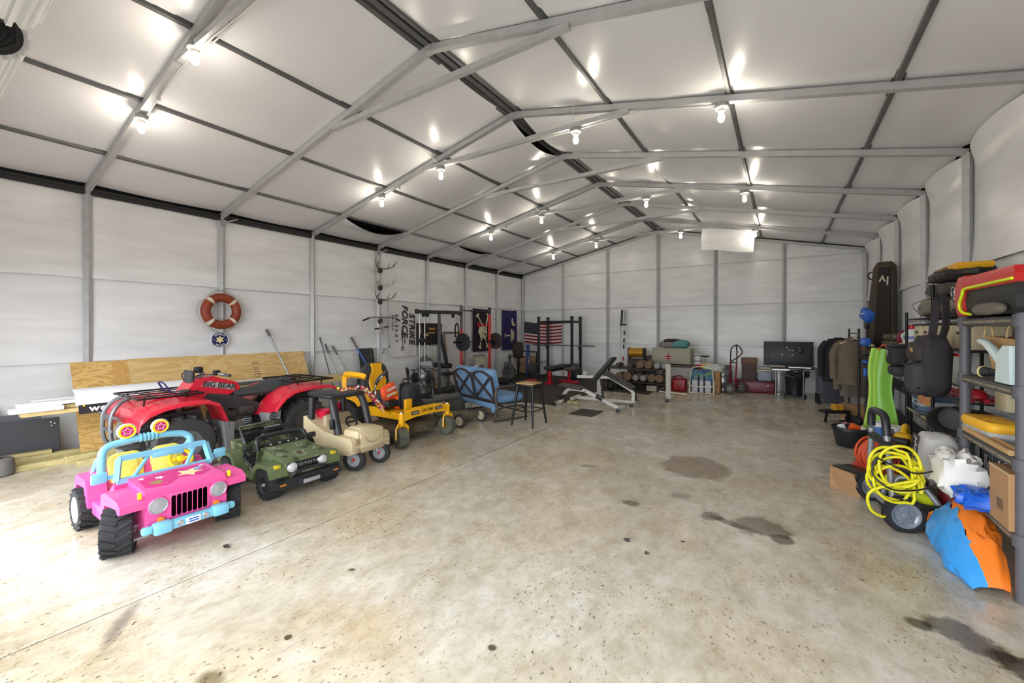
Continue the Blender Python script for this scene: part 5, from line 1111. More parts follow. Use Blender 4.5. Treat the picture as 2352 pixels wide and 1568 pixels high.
# decline bench
db = thing('decline_bench', 'white framed decline bench with sloping black pad', 'bench', (-3.05, 8.25, 0), .06)
B().tube([(-.62, 0, .50), (.05, 0, .52), (.12, 0, .51), (.5, 0, .30), (.56, 0, .24), (.56, 0, .04)], 1, 4, sq=(.028, .028)).build('main_tube', FR, db); sq2([(-.62, -.02, .06), (.56, 0, .05)], .028).build('base_tube', FR, db)
sq2([(-.15, 0, .06), (-.15, 0, .5)], .03).build('post', FR, db); sq2([(-.66, -.25, .05), (-.66, .25, .05)], .03).build('foot', FR, db); sq2([(.58, -.25, .03), (.58, .25, .03)], .03).build('foot', FR, db)
B().rb((.28, 0, .475), (.66, .3, .06), .025, (0, .47, 0)).build('pad', mat('pad_worn2', (62, 58, 52), .6), db)
for s in (-1, 1): B().rb((.58, s * .25, .03), (.07, .04, .066), .006).build('foot_cap', BLKG, db)
B().tube([(.60, .12, .06), (.52, .12, .36)], .022, 8).build('rear_strut', BLKG, db)
o = thing('hand_weight', 'small yellow dumbbell on the floor under the decline bench', 'dumbbell', onf(1315, 927)[:2] + (0.0,), .15); B().cyl((-.06, 0, .03), (.06, 0, .03), .013, n=8).build('handle', mat('pale_yellow', (222, 206, 140), .5), o)
for s in (-1, 1): B().cyl((s * .06, 0, .03), (s * .1, 0, .03), .032, n=6).build('head', mat('pale_yellow', (222, 206, 140), .5), o)
# white T-shaped upright
wt = thing('white_upright', 'white T-foot rack upright standing in front of the dumbbell rack', 'stand', (-2.0, 9.2, 0), 0)
sq2([(0, -.2, .03), (0, .42, .03)], .03).build('foot', FR, wt); sq2([(0, -.12, .05), (0, -.12, .775)], .034).build('post', FR, wt); B().rb((0, -.21, .035), (.07, .04, .07), .006).build('foot_cap', BLKG, wt); B().tube([(-.45, 1.0, .03), (.2, .86, .03)], .02, 6).build('floor_bar', CREAM, wt)
# ---- dumbbell rack
dbr = thing('dumbbell_rack', 'dark three-shelf dumbbell rack along the back of the gym', 'rack', (-3.07, 10.35, .012))
RUST = mat('rusty_iron', (128, 104, 84), .7, .2, var=.3, vsc=16); HEXG = mat('hex_grey', (150, 150, 148), .55, .3, var=.15, vsc=10); RDK = mat('rack_dark', (58, 50, 46), .6)
for z in (.535, .215): B().rb((0, 0, z), (1.56, .42, .022), .004, (.08, 0, 0)).build('shelf', RDK, dbr)
for x in (-.74, .74):
    for y in (-.17, .19): sqt([(x, y, 0), (x, y, .55)], .02).build('post', RDK, dbr)
def dumbbell(x, z, kind, lab, y=10.35, r=.085):
    zz = .012 + z + r; t = thing('dumbbell', lab, 'dumbbell', (x, y, zz), 0, 'dumbbells on the rack')
    m_ = {'round': RUST, 'hex': HEXG, 'dark': mat('dark_iron', (74, 70, 66), .6, .2)}[kind]; n_ = 22 if kind == 'round' else 6
    B().cyl((0, -.08, 0), (0, .08, 0), .017, n=8).build('handle', SILVER, t)
    for s in (-1, 1):
        B().lathe([(r * .8, s * .065), (r, s * .08), (r, s * .16), (r * .86, s * .175), (r * .6, s * .175), (r * .55, s * .168), (0, s * .168)], ax='y', n=n_, rot=(0, PI / 6 if n_ == 6 else 0, 0)).build('head', m_, t, 30)
    return t
for (px, z, kind, r, lab) in ((1418, .57, 'dark', .06, 'low rusty dumbbell at the left of the top shelf'), (1446, .57, 'dark', .065, 'small dark dumbbell left of the big rusty pair on the top shelf'), (1469, .57, 'round', .095, 'big round rusty dumbbell, left of the pair on the top shelf'), (1488, .57, 'round', .095, 'big round rusty dumbbell, right of the pair on the top shelf'), (1508, .57, 'hex', .08, 'grey hex dumbbell beside the rusty pair on the top shelf'), (1526, .57, 'hex', .08, 'grey hex dumbbell at the right end of the top shelf'),
                              (1421, .25, 'round', .095, 'half hidden round dumbbell at the left of the second shelf'), (1440, .25, 'round', .11, 'biggest round dumbbell on the second shelf'), (1459, .25, 'hex', .085, 'left grey hex dumbbell of the second shelf pair'), (1476, .25, 'hex', .085, 'right grey hex dumbbell of the second shelf pair'), (1496, .25, 'round', .098, 'left rusty dumbbell of the second shelf right pair'), (1514, .25, 'round', .098, 'right rusty dumbbell of the second shelf right pair')):
    dumbbell(ony(px, 850, 10.15)[0] , z - .025, kind, lab, 10.33, r)
kb = thing('kettlebell', 'black kettlebell under the dumbbell rack by the bench', 'kettlebell', onf(1403, 897)[:2] + (.012,)); B().sph((0, 0, .1), (.1, .1, .1), 16).build('bell', BLKM, kb); B().tube(cr([(-.07, 0, .16), (-.08, 0, .25), (0, 0, .28), (.08, 0, .25), (.07, 0, .16)], 4), .016, 8).build('handle', BLKM, kb)
for lab, px, w_, h, m_, z_ in (('black toolbox on the floor under the rack', 1432, .34, .14, BLACK, .012), ('pale patterned box on the floor under the dumbbell rack', 1497, .24, .13, mat('box_pale', (196, 184, 160), .7, var=.2, vsc=20), .012), ('dark roll of matting on the floor at the rack right end', 1526, .16, .12, DKGR, .012)):
    x_ = ony(px, 890, 10.3)[0]; t = thing('storage_box', lab, 'box', (x_, 10.38, z_)); B().rb((0, 0, h / 2), (w_, .26, h), .012).build('box_body', m_, t); B().rb((0, -.131, h * .7), (w_ * .4, .006, .02), .002).build('latch', LENS, t)
# boxes and things on a plank behind the dumbbells
bx = thing('ab_wheel_box', 'black case with gold drum roller on top, behind the dumbbells', 'exercise roller', (ony(1463, 820, 11.2)[0], 11.2, 0)); B().rb((0, 0, .36), (.42, .36, .72), .02).build('case', mat('case_dark', (56, 50, 52), .7), bx)
for s in (-1, 1): B().puff([(-.14, .72), (-.12, .95), (-.06, 1.02), (.06, 1.02), (.12, .95), (.14, .72)], .02, 'yz', (s * .20, 0, 0), .9).build('side_plate', GUN, bx)
B().cyl((-.18, -.02, .88), (.18, -.02, .88), .13, n=24).build('drum', mat('gold_drum', (178, 130, 36), .35, .4), bx)
o = thing('speaker_cabinet', 'dark purple-brown speaker cabinet between roller and medical crate', 'speaker', (-2.89, 11.22, 0)); B().rb((0, 0, .41), (.18, .34, .82), .015).build('cabinet', mat('cabinet_dark', (44, 30, 40), .6), o); B().rb((0, -.172, .5), (.15, .006, .6), .01).build('grille', BLACK, o)
mc = thing('medical_crate', 'grey wooden crate with red cross on a table behind the hex dumbbells', 'crate', (ony(1545, 820, 11.15)[0], 11.15, .635))
CRG = mat('crate_grey', (172, 170, 152), .75, var=.12, vsc=8); B().rb((0, 0, .19), (.92, .45, .37), .008).build('crate_box', CRG, mc); B().rb((0, 0, .385), (.94, .47, .03), .006).build('lid', CRG, mc)
o = B(); o.box((-.06, -.228, .17), (.06, .006, .17)); o.box((-.06, -.228, .17), (.19, .006, .06)); o.build('red_cross', RED, mc); B().box((-.06, -.232, .17), (.17, .004, .014)).build('cross_bar', WHITEP, mc)
tl = thing('folding_table', 'dark folding table with curved legs carrying the medical crate', 'table', (ony(1552, 850, 11.0)[0], 11.0, 0)); B().rb((.05, 0, .60), (1.05, .62, .045), .01).build('table_top', mat('table_brown', (84, 68, 60), .6), tl)
for s in (-1, 1):
    B().tube(cr([(s * .42 + .05, -.26, .58), (s * .42 + .05, -.25, .12), (s * .42 + .09, -.24, .04), (s * .42 + .18, -.24, .04), (s * .42 + .2, -.24, .0)], 4), .016, 8).build('leg', mat('leg_brown', (96, 82, 76), .5, .3), tl); B().tube([(s * .42 + .05, .25, .58), (s * .42 + .05, .25, 0)], .016, 8).build('leg', mat('leg_brown', (96, 82, 76), .5, .3), tl)
jk = thing('folded_jackets', 'pile of teal and grey folded jackets on the medical crate', 'clothes', (ony(1550, 780, 11.15)[0], 11.15, 1.04)); B().blob((-.13, 0, .09), (.24, .17, .09), .7, .25, 3, 1).build('grey_jacket', mat('jk_grey', (136, 132, 128), .9), jk); B().blob((.10, 0, .10), (.26, .17, .10), .7, .25, 3, 6).build('teal_jacket', mat('jk_teal', (92, 150, 146), .9), jk); B().blob((-.05, -.02, .17), (.22, .14, .05), .7, .3, 3, 9).build('dark_lining', mat('jk_dark', (50, 44, 48), .9), jk)
# ---------------------------------------------------------------- glider seat and stool
GB = mat('glider_frame', (74, 66, 64), .5, .3); CUSH = mat('cushion_blue', (112, 150, 190), .85, var=.08, vsc=6, bump=.15, bsc=200)
gl = thing('glider_loveseat', 'brown metal glider loveseat with pale blue cushions, seen from behind', 'loveseat', (-4.36, 5.98, 0), rad(-19))
W2 = .60
for s in (-1, 1):
    fr_ = B(); fr_.tube(cr([(s * W2, -.33, .02), (s * W2, -.28, .16), (s * W2, -.16, .22), (s * W2, .2, .22), (s * W2, .3, .16), (s * W2, .34, .02)], 4), .016, 8); fr_.tube([(s * W2, -.34, .012), (s * W2, .36, .012)], .014, 8); fr_.build('base_side', GB, gl)
    ar = B(); ar.tube(cr([(s * (W2 + .03), -.30, .24), (s * (W2 + .03), -.31, .52), (s * (W2 + .03), -.1, .56), (s * (W2 + .03), .22, .55), (s * (W2 + .03), .30, .50), (s * (W2 + .03), .28, .26)], 4), 1, 4, sq=(.016, .022)); ar.build('arm', GB, gl)
B().tube([(-W2, .3, .10), (W2, .3, .10)], .013, 8).build('base_rail', GB, gl); B().tube([(-W2, -.28, .10), (W2, -.28, .10)], .013, 8).build('base_rail', GB, gl)
sf = B(); sf.rb((0, 0, .28), (2 * W2, .58, .03), .01); sf.build('seat_frame', GB, gl)
def bkp(x, z): return (x, -.30 - (z - .3) * .22, z)
top = lambda x: .72 + .09 * math.cos((abs(x) - W2 / 2) / (W2 / 2) * PI / 2)
bkf = B()
for x in (-W2, 0, W2): bkf.tube([bkp(x, .28), bkp(x, top(x) if x else .74)], 1, 4, sq=(.018, .014))
for s in (-1, 1):
    bkf.tube([bkp(s * W2 * i / 10, top(s * W2 * i / 10)) for i in range(11)], 1, 4, sq=(.018, .016))
    bkf.tube([bkp(s * .02, .34), bkp(s * (W2 - .02), .74)], 1, 4, sq=(.013, .018)); bkf.tube([bkp(s * .02, .76), bkp(s * (W2 - .02), .34)], 1, 4, sq=(.013, .018))
bkf.tube([bkp(-W2, .33), bkp(W2, .33)], 1, 4, sq=(.02, .012)); bkf.build('back_frame', GB, gl)
for s in (-1, 1):
    B().puff(rrect(W2 - .02, .56, .06, cy=.0), .07, 'xz', (s * W2 / 2, -.27, .58), .86, rot=(.21, 0, 0)).build('back_cushion', CUSH, gl)
    B().puff(rrect(W2 - .01, .58, .06), .06, 'xy', (s * W2 / 2, .02, .355), .9).build('seat_cushion', CUSH, gl)
B().rb((0, -.30, .25), (2 * W2 - .02, .05, .09), .02).build('cushion_skirt', CUSH, gl)
B().blob((W2 - .03, -.33, .22), (.05, .02, .06), .8, .4, 3, 2).build('cushion_tie', CUSH, gl)
stl = thing('bar_stool', 'black metal bar stool with square wooden seat beside the glider', 'stool', (-3.37, 5.68, 0), .02)
B().rb((0, 0, .655), (.31, .31, .025), .01).build('seat', wood_mat('seat_oak', (190, 156, 108), (168, 132, 86), (4, 1, 4), 3), stl); B().rb((0, 0, .625), (.315, .315, .035), .01).build('seat_rim', BLKM, stl)
for sx in (-1, 1):
    for sy in (-1, 1):
        B().tube([(sx * .13, sy * .13, .62), (sx * .185, sy * .215, .06), (sx * .19, sy * .22, 0)], [.026, .017, .014], 8).build('leg', BLKM, stl)
for a_, b_ in (((-.165, -.18), (.165, -.18)), ((.165, -.18), (.165, .18)), ((.165, .18), (-.165, .18)), ((-.165, .18), (-.165, -.18))): B().tube([a_ + (.24,), b_ + (.24,)], .008, 6).build('foot_rail', BLKM, stl)
for a_, b_ in (((-.14, -.14), (.14, -.14)), ((.14, .14), (-.14, .14)), ((-.14, -.14), (-.14, .14)), ((.14, -.14), (.14, .14))): B().tube([a_ + (.575,), b_ + (.575,)], .008, 6).build('upper_rail', BLKM, stl)
# ================================================================ along the back wall
def at_y(px, py, Y): p = ony(px, py, Y); return p
gc = thing('fuel_can', 'red plastic fuel can under the folding table by the back wall', 'fuel can', (ony(1560, 880, 10.75)[0], 10.75, 0))
B().rb((0, 0, .155), (.34, .22, .31), .04, seg=3).build('can_body', mat('can_red', (150, 20, 36), .4), gc); B().tube(cr([(-.1, 0, .30), (-.08, 0, .36), (.06, 0, .36), (.09, 0, .30)], 4), .018, 8).build('handle', mat('can_red', (150, 20, 36), .4), gc); B().cyl((-.12, 0, .30), (-.14, 0, .36), .028, n=10).build('cap', BLKG, gc); B().rb((-.07, -.112, .16), (.02, .006, .22), .002).build('label_strip', ORANGE, gc)
FLOR = camo_mat('floral_print', [(24, 46, 90), (48, 96, 150), (34, 110, 120), (120, 150, 50), (30, 60, 110)], 14)
bc = thing('beach_chair_backpack', 'folded floral backpack beach chair with cream tube frame', 'beach chair', (ony(1612, 880, 10.62)[0], 10.62, 0))
B().puff(rrect(.50, .50, .08, cy=.32), .06, 'xz', (0, .03, 0), .88).build('floral_cushion', FLOR, bc)
B().tube(cr([(-.26, -.06, .03), (-.25, -.05, .3), (-.22, 0, .56), (-.1, .02, .62), (.1, .02, .62), (.22, 0, .56), (.25, -.05, .3), (.26, -.06, .03)], 4), .012, 8).build('frame_loop', CREAM, bc)
B().tube(cr([(-.27, -.1, .24), (-.2, -.13, .18), (.2, -.13, .18), (.27, -.1, .24)], 4), .012, 8).build('front_bar', CREAM, bc); B().tube([(-.27, -.1, .02), (.27, -.1, .02)], .012, 8).build('foot_bar', CREAM, bc)
for s in (-1, 1): B().tube([(s * .27, -.1, .02), (s * .27, .14, .3), (s * .27, -.1, .24)], .011, 8).build('side_tube', CREAM, bc)
B().rb((0, -.05, .17), (.40, .02, .28), .02).build('white_pouch', mat('pouch_white', (200, 200, 208), .7), bc)
for x in (-.06, .06): B().box((x, -.066, .2), (.035, .01, .40)).build('strap', mat('strap_navy', (28, 30, 60), .8), bc)
tb = thing('bag_of_toys', 'clear bag and red and yellow toys piled behind the floral chair', 'bag', (ony(1625, 850, 10.95)[0], 10.95, 0)); B().rb((0, 0, .26), (.58, .36, .52), .03).build('carton', CARD, tb); B().blob((.12, 0, .58), (.24, .15, .10), .7, .3, 3, 2).build('clear_bag', mat('bag_clear', (190, 196, 186), .25), tb); B().blob((.0, .02, .60), (.16, .12, .1), .7, .3, 3, 5).build('paper_bag', mat('paper_tan', (200, 170, 130), .8), tb)
B().sph((-.2, -.05, .58), (.1, .09, .08), 12).build('red_ball', mat('toy_red2', (176, 24, 36), .35), tb); B().sph((-.08, -.08, .60), (.05, .05, .04), 10).build('yellow_piece', YPL, tb)
bp_ = thing('hand_pump', 'T-handled hand pump standing behind the floral chair', 'pump', (ony(1620, 850, 11.25)[0], 11.25, 0)); B().cyl((0, 0, 0), (0, 0, .6), .022, n=10).build('barrel', SILVER, bp_); B().cyl((0, 0, .6), (0, 0, .84), .009, n=8).build('rod', CHROME, bp_); B().cyl((-.09, 0, .84), (.09, 0, .84), .017, n=8).build('handle', BLACK, bp_); B().rb((0, 0, .01), (.2, .1, .02), .005).build('foot', BLACK, bp_)
for q, lab in enumerate(('lower white bucket at the right end of the folding table', 'upper white bucket stacked on the other by the medical crate')):
    t = thing('white_bucket', lab, 'bucket', (ony(1594, 830, 11.15)[0] + .09, 11.15, .627 + q * .13), 0, 'stacked white buckets'); B().lathe([(.075, 0), (.09, .125), (.095, .128), (.087, .128), (.07, .01)], n=18).build('pail', WHITEP, t); B().lathe([(.0935, .09), (.0935, .108)], n=18, cap=False).build('band', DKGR, t)
keg('steel keg with grey band behind the red hand truck', (ony(1660, 870, 11.45)[0], 11.45, 0), .62, .21)
ht = thing('hand_truck', 'red hand truck with looped black handle and air tyres', 'hand truck', (ony(1684, 880, 11.05)[0] - .03, 11.12, 0), -2.05)
HTR = mat('truck_red', (134, 22, 44), .4)
for x in (-.12, .12): B().tube([(x, 0, .04), (x, .04, .74)], .016, 8).build('frame_tube', HTR, ht)
for z in (.3, .72): B().tube([(-.12, .015 + z * .03, z), (.12, .015 + z * .03, z)], .012, 8).build('cross_bar', HTR, ht)
B().rb((0, -.12, .015), (.34, .22, .012), .003).build('toe_plate', HTR, ht)
B().tube(cr([(-.12, .04, .74), (-.12, .045, .95), (-.1, .05, 1.08), (.0, .10, 1.14), (.03, .2, 1.1), (.05, .28, .98), (.08, .2, .86), (.1, .08, .78), (.12, .04, .72)], 5), .014, 8).build('loop_handle', GUN, ht); B().tube(cr([(.12, .04, .72), (.12, .045, .95), (.1, .05, 1.06), (.02, .08, 1.13)], 4), .014, 8).build('handle_tube', GUN, ht)
for x in (-.2, .2):
    o = wheel(ht, (x, .09, .125), .125, .075, LENS, tread=None, rr=.5, tyre=mat('air_tyre', (84, 80, 76), .8), rz=PI / 2)
B().tube([(-.2, .09, .125), (.2, .09, .125)], .012, 8).build('axle', GUN, ht)
for x in (-.1, .1): B().tube([(x, .01, .35), (x, .09, .125)], .011, 6).build('brace', HTR, ht)
tk = thing('storage_chest', 'long maroon plastic trunk on the floor by the back wall', 'trunk', (-.53, 11.62, 0)); MARN = mat('trunk_maroon', (104, 18, 42), .4)
B().rb((0, 0, .135), (.80, .40, .27), .03, seg=3).build('trunk_body', MARN, tk); B().rb((0, 0, .272), (.82, .42, .035), .012).build('lid', mat('trunk_lid', (84, 16, 36), .45), tk); B().rb((.26, -.203, .18), (.03, .01, .03), .006).build('latch', CHROME, tk); B().rb((.2, -.205, .06), (.1, .008, .06), .01).build('recess', mat('trunk_lid', (84, 16, 36), .45), tk)
bs2 = thing('file_box', 'brown filing box with lighter lid on the maroon trunk', 'box', (-.67, 11.62, .291)); BRB = mat('box_brown', (88, 70, 66), .8); B().rb((0, 0, .20), (.30, .34, .40), .008).build('box_body', BRB, bs2); B().rb((0, 0, .46), (.325, .36, .13), .01).build('lid', mat('box_lid', (118, 92, 72), .8), bs2)
for z in (.02, .24): B().rb((0, -.172, z + .012), (.12, .006, .03), .004).build('hand_hole', BLACK, bs2)
sb2 = thing('storage_tote', 'blue-grey plastic tote with cream lid on the maroon trunk', 'tote', (-.34, 11.60, .291)); B().rb((0, 0, .115), (.27, .32, .23), .02).build('tote_body', mat('tote_blue', (142, 152, 168), .5), sb2); B().rb((-.01, 0, .243), (.30, .35, .025), .006, (0, -.04, 0)).build('lid', CREAM, sb2); B().rb((.0, .06, .29), (.28, .2, .06), .01).build('paper_stack', mat('paper_grey', (170, 168, 164), .8), sb2)
dsk = thing('work_table', 'dark topped folding work table with silver T-legs below the television', 'table', (.44, 11.5, 0))
B().rb((0, 0, .625), (1.30, .62, .03), .006).build('table_top', mat('desk_top', (62, 54, 54), .5), dsk); B().rb((-.03, -.30, .59), (1.2, .03, .045), .004).build('apron', LENS, dsk)
for x in (-.5, .5):
    B().rb((x, 0, .30), (.05, .08, .58), .006).build('leg', mat('leg_pale', (186, 196, 196), .4, .3), dsk); B().rb((x, 0, .03), (.06, .60, .04), .006).build('foot', mat('leg_pale', (186, 196, 196), .4, .3), dsk)
B().tube([(-.56, -.28, .6), (-.56, -.28, 0)], .016, 8).build('front_leg', GREYM, dsk)
tv = thing('television', 'television standing face to the wall with its mount bracket showing', 'television', (.12, 11.74, .642), (-.06, 0, .03))
B().rb((0, 0, .29), (.98, .04, .56), .01).build('back_shell', mat('tv_back', (44, 45, 50), .5), tv); B().rb((.02, -.032, .26), (.82, .03, .40), .02).build('rear_hump', mat('tv_hump', (54, 55, 60), .5), tv); B().rb((0, 0, .572), (.985, .045, .012), .003).build('top_edge', mat('tv_edge', (100, 80, 70), .5), tv)
B().rb((.24, -.065, .40), (.11, .05, .16), .01).build('mount_plate', BLACK, tv); B().rb((.12, -.055, .40), (.2, .02, .03), .003).build('mount_arm', BLACK, tv)
for x, z in ((-.02, .44), (.02, .37), (.08, .37), (-.12, .27), (.08, .26)): B().cyl((x, -.05, z), (x, -.054, z), .014, n=8).build('screw', WHITEP, tv)
for lab, x, y, z, sz, m_, rz_ in (('flat brown board at the left end of the work table', -.12, 11.33, .64, (.34, .2, .02), BRN, .1), ('thin silver laptop lying in front of the television', .34, 11.38, .64, (.42, .28, .025), LENS, -.05), ('stack of orange and grey magazines on the work table', .72, 11.42, .64, (.28, .26, .04), mat('magazines', (190, 150, 130), .7, c2=(120, 110, 116), vsc=16), .2), ('black printer tray stacked at the right of the work table', .98, 11.48, .64, (.18, .34, .09), BLKG, 0)):
    t = thing('desk_item', lab, 'board' if 'board' in lab else 'laptop' if 'laptop' in lab else 'magazines' if 'magaz' in lab else 'tray', (x, y, z + .001), rz_); B().rb((0, 0, sz[2] / 2), sz, .004, seg=1).build('slab', m_, t); B().rb((.02, 0, sz[2] + .006), (sz[0] * .9, sz[1] * .85, .012), .003, seg=1).build('top_layer', DKGR if 'laptop' in lab or 'tray' in lab else mat('paper_white', (214, 212, 208), .8), t)
    t.name = {'board': 'flat_board', 'laptop': 'laptop', 'magazines': 'magazine_stack', 'tray': 'paper_tray'}[t['category']]
tc2 = thing('trash_can', 'black wheeled waste bin with bag and flat lid in front of the work table', 'bin', (.24, 11.0, 0))
B().lathe([(.15, .08), (.165, .09), (.19, .46), (.20, .48), (.20, .5), (.18, .5), (.15, .12)], n=22).build('bin_body', mat('bin_black', (26, 26, 32), .4), tc2); B().puff(rrect(.50, .40, .1), .012, 'xy', (.0, 0, .50), .92, rot=(.1, .05, 0)).build('lid', mat('lid_grey', (74, 68, 70), .5), tc2); B().blob((.06, 0, .545), (.2, .16, .07), .7, .35, 4, 3).build('bag', mat('bag_black', (22, 22, 28), .3), tc2)
B().rb((0, 0, .065), (.42, .34, .03), .01).build('dolly', BLACK, tc2); B().tube([(.14, -.18, .05), (.15, -.18, .62)], .013, 8).build('pull_rod', GREYM, tc2)
for x in (-.18, .18):
    for y in (-.14, .14): B().cyl((x - .012, y, .025), (x + .012, y, .025), .025, n=12).build('caster', BLACK, tc2)
o = B().cyl((0, 0, 0), (0, 0, .06), .1, .1, 18).build('fryer_base', DKGR); bpy.data.objects.remove(o)
sc_ = thing('rolling_suitcase', 'tall grey-blue rolling suitcase beside the hanging jackets', 'suitcase', (.80, 10.45, 0), .35)
B().rb((0, 0, .37), (.42, .26, .66), .06, seg=3).build('shell', mat('case_grey', (82, 82, 92), .6), sc_); B().rb((-.05, -.135, .36), (.3, .03, .44), .015).build('front_pocket', mat('case_grey2', (74, 74, 84), .6), sc_); B().rb((-.15, -.14, .55), (.06, .01, .03), .004).build('orange_tag', ORANGE, sc_)
for x in (-.17, .17): B().cyl((x - .015, .08, .035), (x + .015, .08, .035), .035, n=12).build('wheel', BLACK, sc_)
B().rb((-.2, 0, .12), (.04, .2, .2), .01).build('kick_plate', BLACK, sc_)
# ================================================================ right side: garment rack and shelf behind it
gr = thing('garment_rack', 'black metal garment rack holding jackets near the right wall', 'garment rack', (1.03, 9.1, 0))
for y in (-.52, .62):
    B().cyl((0, y, 0), (0, y, 1.52), .016, n=10).build('post', BLKM, gr); B().tube([(-.25, y, .02), (.17, y, .02)], .014, 8).build('foot', BLKM, gr)
B().cyl((0, -.52, 1.44), (0, .62, 1.44), .012, n=10).build('rail', BLKM, gr)
def jacket(lab, y, m_, w_, h, x=-.18, zt=1.36, sleeve=True, sd=1):
    t = thing('hanging_jacket', lab, 'jacket', (1.07 + x, y, zt), .1, 'jackets on the garment rack')
    o = B(); hw = w_ / 2
    o.grid(lambda u, v: ((-hw * (.55 + .45 * min(1, v * 5)) - .02 * math.sin(v * 8 + sd)) * math.cos(u * 2 * PI), .075 * math.sin(u * 2 * PI) * (.6 + .4 * min(1, v * 4)) * (1 + .25 * math.sin(u * 2 * PI * 5 + sd + v * 3) * v), -h * v - .05 * (1 - min(1, v * 5)) * abs(math.cos(u * 2 * PI)) * 0), 32, 14)
    o.build('jacket_body', m_, t, 60)
    if sleeve:
        for s in (-1, 1): B().tube(cr([(s * hw * .7, 0, -.06), (s * hw * 1.06, 0, -.2), (s * hw * 1.12, -.02, -h * .55), (s * hw * 1.1, -.03, -h * .88)], 5), [.05, .06, .062, .062, .06, .06, .058, .056, .055, .055, .054, .053, .052, .05, .05, .05], 10).build('sleeve', m_, t, 60)
    B().torus((0, 0, .0), .06, .02, 'z', 14, 6).build('collar', m_, t); return t
JB = mat('jacket_brown', (116, 100, 84), .9, var=.15, vsc=6, bump=.2, bsc=30); JG = mat('jacket_grey_brown', (110, 100, 90), .9, var=.15, vsc=6)
jacket('navy-black jacket at the back left of the garment rack', 9.45, mat('jacket_navy', (34, 34, 44), .9), .46, .78, -.22, 1.34)
jacket('olive-brown jacket with grey sleeves at the front of the garment rack', 8.66, JB, .40, .72, -.14, 1.33); jacket('long grey-brown coat behind the olive-brown jacket', 8.95, JG, .44, .98, -.05, 1.36, True, 3)
jacket('brown work trousers hung at the right of the garment rack', 8.80, mat('trouser_brown', (98, 88, 74), .9), .24, .85, .06, 1.28, False, 2)
for q, (y, lab) in enumerate(((8.63, 'cream plastic hanger at the very front of the garment rack'), (8.74, 'second cream hanger behind the front one'))):
    o = B(); o.tube([(-.24, 0, -.1), (-.2, 0, -.08), (-.01, 0, .02), (.2, 0, -.08), (.24, 0, -.1)], .009, 8); o.tube([(-.22, 0, -.1), (.22, 0, -.1)], .008, 8); o.tube(cr([(0, 0, .02), (0, 0, .06), (.03, 0, .1), (0, 0, .13), (-.035, 0, .11)], 4), .007, 6); o = o.build('clothes_hanger', CREAM); tag(o, lab, 'hanger', 'cream hangers', (.99 + .02 * q, y, 1.345), .1)
us_ = thing('utility_shelf', 'black utility shelf along the right wall behind the garment rack', 'shelf', (1.43, 8.05, 0))
for z in (1.21, .70, .20): B().rb((0, 0, z), (.24, 2.3, .03), .004).build('shelf_board', mat('shelf_dark', (44, 42, 44), .6), us_)
for y in (-1.12, 0, 1.12):
    for x in (-.11, .11): sqt([(x, y, 0), (x, y, 1.24)], .014).build('post', BLKM, us_)
bw = thing('bow_case', 'tall dark brown bow case leaning upright at the right wall', 'case', (1.36, 8.98, 1.228), (0, .03, -.55))
CASE = mat('case_brown', (70, 58, 46), .7); B().puff([(-.2, 0), (-.17, .75), (-.13, 1.30), (-.08, 1.38), (.1, 1.38), (.15, 1.32), (.18, .7), (.2, 0)], .07, 'xz', (0, 0, 0), .9).build('case_shell', CASE, bw); B().puff([(-.09, .05), (-.06, 1.28), (.1, 1.28), (.14, .05)], .015, 'xz', (0.02, -.072, 0), .95).build('front_panel', mat('case_dark2', (40, 32, 30), .8), bw)
B().torus((-.13, -.05, 1.16), .06, .012, 'y', 16, 6).build('handle', BLACK, bw)
B().prism([(-.03, 1.05), (.02, 1.16), (.07, 1.05), (.045, 1.05), (.02, 1.1), (-.005, 1.05)], -.092, -.088, 'xz').build('logo', mat('case_logo', (190, 186, 170), .6), bw); B().box((.09, -.0915, 1.06), (.022, .004, .14)).build('logo_bar', mat('case_logo', (190, 186, 170), .6), bw)
for q, (lab, y, z, r_, m_) in enumerate((('olive folded trousers on the utility shelf behind the jug', 8.30, 1.226, (.15, .26, .06), mat('olive_cloth', (92, 88, 66), .9)), ('camouflage folded shirt on top of the olive trousers', 8.30, 1.346, (.14, .22, .05), camo_mat('cloth_camo', [(60, 58, 42), (96, 92, 70), (120, 112, 86), (70, 64, 48), (50, 50, 40)], 16)), ('brown cap and scarf heap at the far end of the utility shelf', 8.68, 1.226, (.10, .09, .06), mat('scarf_brown', (110, 66, 52), .9, c2=(60, 50, 46), vsc=8)))):
    o = B().blob((0, 0, r_[2]), r_, .6, .18, 3, q + 2).build('folded_clothes', m_); tag(o, lab, 'clothes', 'folded clothes on the utility shelf', (1.43, y, z))
jg = thing('detergent_jug', 'white jug with red cap on a carton beside the black pouch', 'jug', (1.41, 7.32, 1.328)); B().lathe([(.085, 0), (.09, .01), (.09, .11), (.075, .15), (.05, .18), (.04, .185)], n=18).build('jug_body', WHITEP, jg); B().lathe([(.042, .183), (.045, .19), (.04, .235), (0, .237)], n=16).build('cap', RED, jg); B().tube(cr([(-.07, -.05, .14), (-.11, -.07, .1), (-.09, -.06, .04)], 4), .012, 6).build('handle', WHITEP, jg); B().lathe([(.0905, .05), (.0905, .09)], n=18, cap=False).build('label_band', mat('jug_blue', (120, 140, 190), .5), jg)
o = B().rb((0, 0, .05), (.22, .22, .1), .006).build('small_carton', mat('carton_tan', (200, 186, 156), .8)); tag(o, 'tan carton under the white jug', 'box', None, (1.41, 7.32, 1.226))
rdb = B().blob((0, 0, .13), (.08, .1, .13), .6, .15, 3, 1).build('red_bag', mat('bag_maroon', (120, 16, 30), .5)); tag(rdb, 'dark red bag on the utility shelf left of the jug', 'bag', None, (1.42, 7.72, 1.228))
